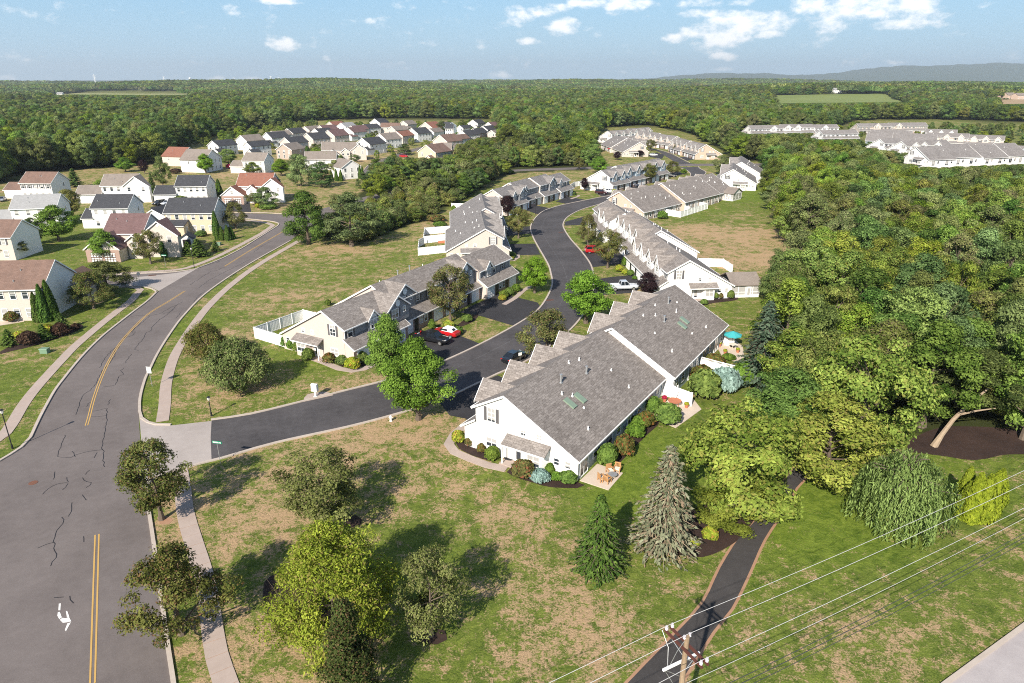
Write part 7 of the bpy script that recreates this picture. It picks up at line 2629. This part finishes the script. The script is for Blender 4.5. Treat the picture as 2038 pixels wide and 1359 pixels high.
vehicle('sedan', 'black', at(1945, 289), 60, 'black car in the car park among the trees', z=.03)
vehicle('sedan', 'black', at(462, 408), 200, 'dark car beside the brick garage of the red roofed house', z=.03)

# ------------------------------------------------------------------ lettering
def lettering(name, text, size, material, parent, loc, rot, ext=.006):
    cu = bpy.data.curves.new(name, 'FONT')
    cu.body = text
    cu.size = size
    cu.align_x = 'CENTER'
    cu.align_y = 'CENTER'
    cu.extrude = ext
    cu.resolution_u = 2
    tmp = bpy.data.objects.new('tmp_text', cu)
    COL.objects.link(tmp)
    bpy.context.view_layer.update()
    me_ = bpy.data.meshes.new_from_object(tmp.evaluated_get(bpy.context.evaluated_depsgraph_get()))
    bpy.data.objects.remove(tmp)
    me_.materials.clear()
    me_.materials.append(material)
    o = bpy.data.objects.new(name, me_)
    o.parent = parent
    o.location = loc
    o.rotation_euler = rot
    COL.objects.link(o)
    return o


# ------------------------------------------------------------------ street furniture
xy = at(303, 769)
rt_ = empty('speed_limit_sign', (*xy, 0), R(-12))
tag(rt_, 'white speed limit sign on a thin post beside the main road', 'sign')
b = MB()
b.tube([(0, 0, -.2), (0, 0, 2.75)], .035, 6)
b.build('post', M['metal'], rt_, uv=False)
b = MB()
b.box(-.36, .36, -.05, -.03, 1.95, 2.85)
b.build('sign_plate', M['trim'], rt_, uv=False)
b = MB()
for (x0, x1, z0, z1) in ((-.33, .33, 2.79, 2.81), (-.33, .33, 1.99, 2.01), (-.34, -.32, 1.99, 2.81), (.32, .34, 1.99, 2.81)):
    b.box(x0, x1, -.056, -.05, z0, z1)
b.build('border', M['black_metal'], rt_, uv=False)
lettering('lettering', 'SPEED\nLIMIT', .15, M['black_metal'], rt_, (0, -.055, 2.62), (R(90), 0, 0))
lettering('lettering', '35', .42, M['black_metal'], rt_, (0, -.055, 2.24), (R(90), 0, 0))


def street_sign(px, py, az, label, name='street_name_sign'):
    xy = at(px, py)
    r_ = empty(name, (*xy, 0), R(-az))
    tag(r_, label, 'sign')
    b = MB()
    b.tube([(0, 0, -.1), (0, 0, 2.55)], .03, 6)
    b.build('post', M['metal'], r_, uv=False)
    b = MB()
    b.box(-.55, .55, -.02, .02, 2.45, 2.72)
    b.build('name_plate', M['sign_green'], r_, uv=False)
    b = MB()
    rn = random.Random(px)
    x = -.46
    while x < .2:
        w = rn.uniform(.05, .085)
        b.box(x, x + w, -.027, -.02, 2.52, 2.66)
        x += w + .03
    for x in (.30, .40):
        b.box(x, x + .06, -.027, -.02, 2.52, 2.64)
    b.build('lettering', M['trim'], r_, uv=False)
    return r_


street_sign(439, 923, 12, 'green street name sign at the kerb corner of the dark side street')
street_sign(330, 531, 5, 'green street name sign on the corner lawn of the mauve roofed house')
# stop sign seen from its back at the estate street
xy = at(279, 566)
r_ = empty('stop_sign', (*xy, 0), R(60))
tag(r_, 'octagonal road sign seen edge-on in the tree shade at the estate street mouth', 'sign')
b = MB()
b.tube([(0, 0, -.1), (0, 0, 2.2)], .03, 6)
b.build('post', M['metal'], r_, uv=False)
b = MB()
b.prism_y([(.38 * math.cos(R(22.5 + 45 * k)), 2.2 + .38 * math.sin(R(22.5 + 45 * k))) for k in range(8)], -.04, -.02)
b.build('sign_plate', M['metal'], r_, uv=False)

xy = at(628, 789)
r_ = empty('cluster_mailbox', (*xy, 0), R(-14))
tag(r_, 'pale cluster mailbox on a pedestal standing on its kerbside pad', 'mailbox')
b = MB()
b.tube([(0, 0, 0), (0, 0, .8)], .13, 8)
b.box(-.2, .2, -.2, .2, 0, .05)
b.build('pedestal', M['trim'], r_, uv=False)
b = MB()
b.box(-.39, .39, -.24, .24, .78, 1.72)
b.prism_x([(-.27, 1.72), (.27, 1.72), (0, 1.80)], -.41, .41)
b.build('cabinet', M['trim'], r_, uv=False)
for i in range(3):
    for k in range(5):
        d = MB()
        d.box(-.36 + i * .245, -.36 + i * .245 + .225, -.262, -.24, .82 + k * .175, .82 + k * .175 + .155)
        d.build('letter_door', mat('mailbox_door', (.52, .52, .52), .5) if (i, k) == (0, 0) else bpy.data.materials['mailbox_door'], r_, uv=False)


def lamp_post(px, py, h, label):
    xy = at(px, py)
    r_ = empty('street_lamp', (*xy, 0))
    tag(r_, label, 'street lamp', 'post-top street lamps')
    b = MB()
    b.tube([(0, 0, -.1), (0, 0, .5), (0, 0, .52), (0, 0, h - .5)], [.11, .10, .06, .05], 8)
    b.build('post', M['black_metal'], r_, uv=False)
    b = MB()
    b.tube([(0, 0, h - .5), (0, 0, h - .42), (0, 0, h - .08)], [.09, .13, .19], 6)
    b.build('lantern_glass', mat('lantern_glass', (.62, .60, .55), .3) if 'lantern_glass' not in bpy.data.materials else bpy.data.materials['lantern_glass'], r_, uv=False)
    b = MB()
    b.tube([(0, 0, h - .08), (0, 0, h), (0, 0, h + .1)], [.24, .12, .02], 6)
    b.build('lantern_cap', M['black_metal'], r_, uv=False)


lamp_post(25, 893, sighted_height(at(25, 893), 815), 'dark street lamp on the pavement corner at the main road')
lamp_post(387, 535, sighted_height(at(387, 535), 492), 'street lamp on the verge below the garden shed')
lamp_post(421, 828, 2.6, 'short lamp post on the grass tongue before the crab apples')
lamp_post(1066, 427, sighted_height(at(1066, 427), 390), 'street lamp at the kerb before the bend row')
lamp_post(1029, 452, sighted_height(at(1029, 452), 425), 'street lamp beside the olive tree of the dormered row')

xy = at(778, 838)
r_ = empty('fire_hydrant', (*xy, 0))
tag(r_, 'white fire hydrant on the grass by the street maple', 'hydrant')
b = MB()
b.tube([(0, 0, -.05), (0, 0, .05), (0, 0, .06), (0, 0, .58), (0, 0, .60), (0, 0, .66), (0, 0, .76)], [.18, .18, .13, .13, .17, .15, .05], 10)
b.build('barrel', M['trim'], r_, uv=False)
for s_ in (-1, 1):
    b = MB()
    b.tube([(0, 0, .45), (s_ * .22, 0, .45)], .06, 8)
    b.build('outlet', M['trim'], r_, uv=False)

xy = at(1035, 722)
r_ = empty('kerb_sign', (*xy, 0), R(30))
tag(r_, 'small blank white sign on a post beside the black saloon', 'sign')
b = MB()
b.tube([(0, 0, -.1), (0, 0, 1.5)], .025, 6)
b.build('post', M['metal'], r_, uv=False)
b = MB()
b.box(-.28, .28, -.03, -.01, 1.15, 1.6)
b.build('sign_plate', M['trim'], r_, uv=False)

for px_, py_, lb in ((66, 961, 'rusty manhole cover in the main road'),):
    xy = at(px_, py_)
    b = MB()
    P_c = [(.42 * math.cos(2 * math.pi * k / 20), .42 * math.sin(2 * math.pi * k / 20)) for k in range(20)]
    b.prism_z(P_c, .0, .030)
    for k in range(-3, 4):
        w = math.sqrt(max(0, .36 ** 2 - (k * .1) ** 2))
        b.box(-w, w, k * .1 - .02, k * .1 + .02, .03, .038)
    o = b.build('manhole_cover', M['iron'], None, loc=(*xy, 0), uv=False)
    tag(o, lb, 'manhole')
for px_, py_, lb in ((1094, 597, 'storm drain grate in the kerb line by the small maple'), (1117, 462, 'rusty storm drain at the inner bend kerb'), (303, 548, 'storm drain grate at the estate street kerb')):
    xy = at(px_, py_)
    r_ = empty('storm_drain', (*xy, 0), R(20))
    tag(r_, lb, 'drain')
    b = MB()
    b.box(-.75, .75, -.42, .42, 0, .032)
    b.build('frame', M['iron'], r_, uv=False)
    b = MB()
    for k in range(9):
        b.box(-.6 + k * .15 - .03, -.6 + k * .15 + .03, -.34, .34, .03, .04)
    b.build('grate', M['black_metal'], r_, uv=False)
for px_, py_, lb, mt_ in ((435, 488, 'green utility box on the verge near the arborvitae trio', 'box_green'), (90, 702, 'pale utility cover box in the lawn by the left pavement', 'box_green'), (868, 461, 'grey storage box in the lower deck yard', 'metal')):
    xy = at(px_, py_)
    b = MB()
    b.box(-.55, .55, -.4, .4, -.02, .62)
    b.prism_x([(-.45, .62), (.45, .62), (.40, .74), (-.40, .74)], -.6, .6)
    o = b.build('utility_box', M[mt_], None, loc=(*xy, 0), uv=False)
    tag(o, lb, 'utility box')

# garden shed
xy = at(360, 492)
r_ = empty('garden_shed', (*xy, 0), R(14))
tag(r_, 'white garden shed with dark double door and grey roof', 'shed')
b = MB()
b.prism_y([(0, -.1), (3.0, -.1), (3.0, 2.0), (1.5, 3.0), (0, 2.0)], 0, 3.6)
b.build('wall', M['white_siding'], r_)
b = MB()
for q in (-1, 1):
    ex = 1.5 + q * 1.75
    P = [(1.5, -.2, 3.1), (1.5, 3.8, 3.1), (ex, 3.8, 1.93), (ex, -.2, 1.93)]
    Q = [(x, y, z - .1) for x, y, z in P]
    b.face(P)
    b.face(Q[::-1])
    for k in range(4):
        b.face([P[k], P[(k + 1) % 4], Q[(k + 1) % 4], Q[k]])
b.build('roof', M['roof_dark'], r_)
for x0 in (.62, 1.52):
    b = MB()
    b.box(x0, x0 + .86, -.06, 0, .05, 1.85)
    b.build('door', M['door_dark'], r_, uv=False)

# ------------------------------------------------------------------ patios and their furniture
def patio(label_kind, poly, z=.06, m='patio'):
    mb = MB()
    mb.prism_z(pts(poly), -.02, z)
    o = mb.build(label_kind, M[m], uv=False)
    o['kind'] = 'structure'
    return o


patio('patio', [(1154, 957), (1189, 923.5), (1240, 942), (1211, 976)][::-1])
patio('patio', [(1298, 832), (1330, 795), (1378, 792), (1396, 815), (1345, 852)][::-1])
patio('patio', [(1428, 692), (1452, 668), (1478, 690), (1484, 722), (1440, 716)][::-1])
patio('deck', [(872, 478), (889, 474), (889, 484), (872, 484)][::-1], .25, 'terracotta')
patio('patio', [(0, 648), (0, 630), (45, 625), (48, 640)][::-1])
patio('patio', [(330, 462), (372, 458), (378, 470), (335, 474)][::-1])


def chair(xy, az, label, group):
    r_ = empty('patio_armchair', (xy[0], xy[1], .06), R(90 - az))
    tag(r_, label, 'chair', group)
    b = MB()
    b.box(-.30, .30, -.30, .30, .30, .36)
    b.build('seat', M['teak'], r_, uv=False)
    b = MB()
    b.box(-.26, .28, -.26, .26, .36, .47)
    b.build('cushion', M['cushion'], r_, uv=False)
    b = MB()
    for k in range(5):
        y = -.26 + k * .13
        b.box(-.40, -.34, y - .04, y + .04, .36, .92)
    b.box(-.41, -.33, -.32, .32, .88, .96)
    b.build('backrest', M['teak'], r_, uv=False)
    for s_ in (-1, 1):
        b = MB()
        b.box(-.36, .34, s_ * .33 - .05, s_ * .33 + .05, .56, .60)
        b.build('armrest', M['teak'], r_, uv=False)
        for x in (-.34, .30):
            b = MB()
            b.box(x - .03, x + .03, s_ * .31 - .03, s_ * .31 + .03, 0, .57)
            b.build('leg', M['teak'], r_, uv=False)


def table(xy, label, r=.5, h=.45, mt_='teak', z=.06, square=False, name='patio_table'):
    r_ = empty(name, (xy[0], xy[1], z), .4)
    tag(r_, label, 'table')
    b = MB()
    n = 4 if square else 14
    b.prism_z([(r * math.cos(2 * math.pi * (k + .5) / n), r * math.sin(2 * math.pi * (k + .5) / n)) for k in range(n)], h - .05, h)
    b.build('tabletop', M[mt_], r_, uv=False)
    for k in range(4):
        a = k * math.pi / 2 + .78
        b = MB()
        b.tube([(r * .6 * math.cos(a), r * .6 * math.sin(a), 0), (r * .6 * math.cos(a), r * .6 * math.sin(a), h - .04)], .03, 5)
        b.build('leg', M[mt_], r_, uv=False)
    return r_


cg = 'wooden armchairs on the corner patio'
chair(at(1198, 958), 70, 'honey wood armchair nearest the patio corner, ivory cushion', cg)
chair(at(1208, 961), 40, 'honey wood armchair beside the low table, ivory cushion, by the lawn edge', cg)
chair(at(1214, 943), 160, 'honey wood armchair with its back to the clipped shrub', cg)
chair(at(1228, 940), 200, 'honey wood armchair at the far patio edge', cg)
table(at(1219, 951), 'low slate topped table between the wooden armchairs', .48, .42, 'metal')
table(at(1211, 953), 'small honey wood side table between the armchairs', .3, .4)
table(at(1342, 808), 'terracotta coloured round table in the courtyard garden', .85, .74, 'terracotta')


def umbrella(xy, h, r, mt_, label, folded=False, z=.06):
    r_ = empty('garden_umbrella', (xy[0], xy[1], z))
    tag(r_, label, 'umbrella')
    b = MB()
    b.tube([(0, 0, 0), (0, 0, h + .1)], .03, 6)
    b.build('pole', M['black_metal'], r_, uv=False)
    b = MB()
    b.tube([(0, 0, 0), (0, 0, .12)], .25, 10)
    b.build('base', M['black_metal'], r_, uv=False)
    b = MB()
    n = 8
    if folded:
        b.tube([(0, 0, h - 1.3), (0, 0, h - .9), (0, 0, h - .2), (0, 0, h)], [.10, .16, .08, .03], 8)
    else:
        for k in range(n):
            a0, a1 = 2 * math.pi * k / n, 2 * math.pi * (k + 1) / n
            am = (a0 + a1) / 2
            P0, P1 = (r * math.cos(a0), r * math.sin(a0), h - .55), (r * math.cos(a1), r * math.sin(a1), h - .55)
            Pm = (r * .93 * math.cos(am), r * .93 * math.sin(am), h - .55)
            b.face([(0, 0, h), P0, Pm])
            b.face([(0, 0, h), Pm, P1])
            b.face([P0, (P0[0], P0[1], h - .72), (Pm[0], Pm[1], h - .70), Pm])
            b.face([Pm, (Pm[0], Pm[1], h - .70), (P1[0], P1[1], h - .72), P1])
    b.build('canopy', M[mt_], r_, uv=False)


umbrella(at(1456, 690), 2.5, 1.35, 'teal', 'open teal umbrella over the patio behind the picket topped fence')
umbrella(at(1346, 800), 2.3, 1.2, 'trim', 'folded white umbrella over the terracotta table', True)
umbrella(at(1213, 302.5), 2.4, 1.4, 'paint_red', 'open red umbrella behind the cream end-on row')
table(at(1458, 694), 'square beige table under the teal umbrella', .75, .74, 'cushion', square=True)
table(at(18, 638), 'wooden picnic table on the patio of the brown roofed house', .8, .74, 'teak', square=True)
table(at(880, 478), 'round table on the deck yard', .6, .74, 'teak', z=.25)
for px_, py_, lb in ((1322, 800, 'terracotta pot with pink flowers by the courtyard door'), (1366, 812, 'terracotta pot at the courtyard fence'), (1443, 705, 'flower pot on the umbrella patio'), (1468, 702, 'second flower pot by the patio bushes'), (1432, 690, 'flower pot against the shaded rear wall')):
    xy = at(px_, py_)
    r_ = empty('flower_pot', (*xy, .06))
    tag(r_, lb, 'flower pot')
    b = MB()
    b.tube([(0, 0, 0), (0, 0, .36), (0, 0, .37), (0, 0, .44)], [.17, .24, .28, .28], 10)
    b.build('pot', M['terracotta'], r_, uv=False)
    c = link_mesh('flowers', PROTO['azalea' if 'pink' in lb else 'shrub_gold']['crown'], r_, (0, 0, .35))
    c.scale = (.42, .42, .42)
b = MB()
xy = at(1012, 915)
b.prism_z([(.55 * math.cos(2 * math.pi * k / 18), .33 * math.sin(2 * math.pi * k / 18)) for k in range(18)], .14, .155)
o = b.build('door_mat', M['plastic_dark'], None, loc=(xy[0], xy[1], 0), rz=R(-30), uv=False)
tag(o, 'dark oval mat on the porch step of the long white row', 'mat')
b = MB()
xy = at(636, 715)
b.box(-.5, .5, -.3, .3, .06, .08)
o = b.build('door_mat', M['plastic_dark'], None, loc=(xy[0], xy[1], 0), rz=R(-10), uv=False)
tag(o, 'dark rectangular mat before the cream gable porch', 'mat')

# ------------------------------------------------------------------ overhead line
waz = R(90 - 62)
wd = np.array([math.cos(waz), math.sin(waz)])
pole0 = np.array([9.08, 27.6])


def utility_pole(p, label):
    r_ = empty('utility_pole', (p[0], p[1], 0), waz)
    tag(r_, label, 'utility pole', 'wooden poles of the overhead line')
    b = MB()
    b.tube([(0, 0, -.3), (0, 0, 5), (0, 0, 11.1)], [.19, .165, .135], 10)
    b.build('pole', M['wood'], r_, uv=False)
    for x in (-.20, .20):
        b = MB()
        b.box(x - .055, x + .055, -1.45, 1.45, 10.32, 10.45)
        b.build('crossarm', M['brown_steel'], r_, uv=False)
        for y in (-1.32, 1.32):
            b = MB()
            b.tube([(x, y, 10.45), (x, y, 10.52), (x, y, 10.56), (x, y, 10.62), (x, y, 10.66), (x, y, 10.74)], [.03, .09, .05, .10, .05, .07], 8)
            b.build('insulator', M['porcelain'], r_, uv=False)
        b = MB()
        b.tube([(x * .9, 0, 10.95), (x * .9, 0, 11.05), (x * .9, 0, 11.1), (x * .9, 0, 11.2)], [.03, .09, .05, .08], 8)
        b.build('insulator', M['porcelain'], r_, uv=False)
    b = MB()
    b.box(-1.25, 1.25, .14, .25, 9.15, 9.28)
    b.build('fibreglass_arm', M['trim'], r_, uv=False)
    for x in (-1.1, 1.1):
        b = MB()
        b.tube([(x, .2, 9.15), (0, .16, 8.2)], .02, 5)
        b.build('brace', M['metal'], r_, uv=False)
    for y in (-1.0, 1.0):
        b = MB()
        b.tube([(-.2, y, 10.32), (0, 0, 9.6)], .02, 5)
        b.build('brace', M['metal'], r_, uv=False)
    b = MB()
    b.tube([(-1.15, .2, 9.2), (-.7, .0, 8.3), (-.3, .12, 7.4), (-.16, .05, 6.4)], .016, 5)
    b.tube([(-.5, 1.32, 10.6), (-.55, .7, 10.0), (-.9, .25, 9.3)], .014, 5)
    b.tube([(.0, .0, 11.0), (-.5, .1, 10.2), (-.8, .2, 9.3)], .014, 5)
    b.build('jumper_wire', M['metal'], r_, uv=False)


for k, lb in ((0, 'wooden utility pole with brown crossarms beside the footpath'), (48, 'next wooden utility pole along the county road toward the arborvitae'), (-48, 'wooden utility pole further along the county road past the footpath')):
    utility_pole(pole0 + wd * k, lb)
wire_m = mat('bare_aluminium', (.62, .60, .58), .45, .5, .2)
cable_m = mat('black_cable', (.05, .05, .055), .5)
nrmw = np.array([-wd[1], wd[0]])
for nm, off, z, sag, rad, mt_, lb in (('power_line', 1.32, 10.76, .55, .015, wire_m, 'bare overhead conductor nearest the houses'), ('power_line', 0.0, 11.22, .55, .015, wire_m, 'bare overhead conductor over the pole top'), ('power_line', -1.32, 10.76, .55, .015, wire_m, 'bare overhead conductor nearest the county road'),
                                      ('communication_cable', -.20, 8.0, .6, .014, wire_m, 'thin pale neutral wire below the crossarms'), ('communication_cable', -.22, 6.5, .7, .022, cable_m, 'upper thick dark cable of the lower bundle'), ('communication_cable', -.24, 6.05, .7, .025, cable_m, 'middle thick dark cable of the lower bundle'), ('communication_cable', -.22, 5.55, .75, .02, cable_m, 'lowest dark cable of the lower bundle')):
    r_ = empty(nm, (pole0[0], pole0[1], 0))
    tag(r_, lb, 'cable', 'overhead line wires')
    for a, b_ in ((-48, 0), (0, 48)):
        P = []
        for q in range(17):
            t_ = q / 16
            w = wd * (a + (b_ - a) * t_) + nrmw * off
            P.append((w[0], w[1], z - sag * 4 * t_ * (1 - t_)))
        mb = MB()
        mb.tube(P, rad, 5)
        mb.build('span', mt_, r_, uv=False)

# pylons and the water tower on the skyline
def far_at(px_, Y_):
    return ((px_ - 1019) / _F * (Y_ * _c + 10 * _s), Y_)


for px_, Y_, h in ((190, 2600, 46), (327, 3000, 50), (467, 3400, 52), (540, 3300, 55), (556, 3500, 55)):
    x, y = far_at(px_, Y_)
    r_ = empty('pylon', (x, y, float(terr(x, y))))
    tag(r_, 'steel lattice pylon standing out of the distant woods', 'pylon', 'pylons in the distant woods')
    b = MB()
    for sx in (-1, 1):
        for sy in (-1, 1):
            b.tube([(sx * 4, sy * 4, 0), (sx * 1.0, sy * 1.0, h * .6), (sx * .5, sy * .5, h)], .3, 4)
    for k in range(6):
        f_, g_ = k / 6 * .6, (k + 1) / 6 * .6
        w0, w1 = 4 - 3 * f_ / .6, 4 - 3 * g_ / .6
        for s_ in (-1, 1):
            b.tube([(-w0, s_ * w0, h * f_), (w1, s_ * w1, h * g_)], .18, 3)
            b.tube([(s_ * w0, -w0, h * f_), (s_ * w1, w1, h * g_)], .18, 3)
    b.build('tower', M['trim'], r_, uv=False)
    for zz in (.66, .8, .94):
        b = MB()
        b.tube([(-7, 0, h * zz), (7, 0, h * zz)], .3, 4)
        b.build('crossarm', M['trim'], r_, uv=False)
x, y = far_at(379, 6500)
r_ = empty('water_tower', (x, y, float(terr(x, y))))
tag(r_, 'white water tower on the hazy skyline hill', 'water tower')
b = MB()
b.tube([(0, 0, 0), (0, 0, 45)], [5, 3.2], 10)
b.build('column', M['trim'], r_, uv=False)
b = MB()
b.tube([(0, 0, 43), (0, 0, 47), (0, 0, 53), (0, 0, 58), (0, 0, 60)], [3.5, 10, 12, 9, 1], 14)
b.build('tank', M['trim'], r_, uv=False)
# ------------------------------------------------------------------ summer haze
hb = MB()
hb.box(-15500, 15500, -4200, 19400, -40, 420)
haze = hb.build('haze', [], uv=False)
hmt = bpy.data.materials.new('haze_air')
hmt.use_nodes = True
hn, hl = hmt.node_tree.nodes, hmt.node_tree.links
for n in list(hn):
    if n.type != 'OUTPUT_MATERIAL':
        hn.remove(n)
pv = hn.new('ShaderNodeVolumePrincipled')
pv.inputs['Color'].default_value = (0.82, 0.91, 1.0, 1)
pv.inputs['Density'].default_value = 0.000075
pv.inputs['Anisotropy'].default_value = 0.2
hl.new(pv.outputs[0], [n for n in hn if n.type == 'OUTPUT_MATERIAL'][0].inputs['Volume'])
haze.data.materials.append(hmt)
haze['kind'] = 'stuff'
haze.display_type = 'WIRE'
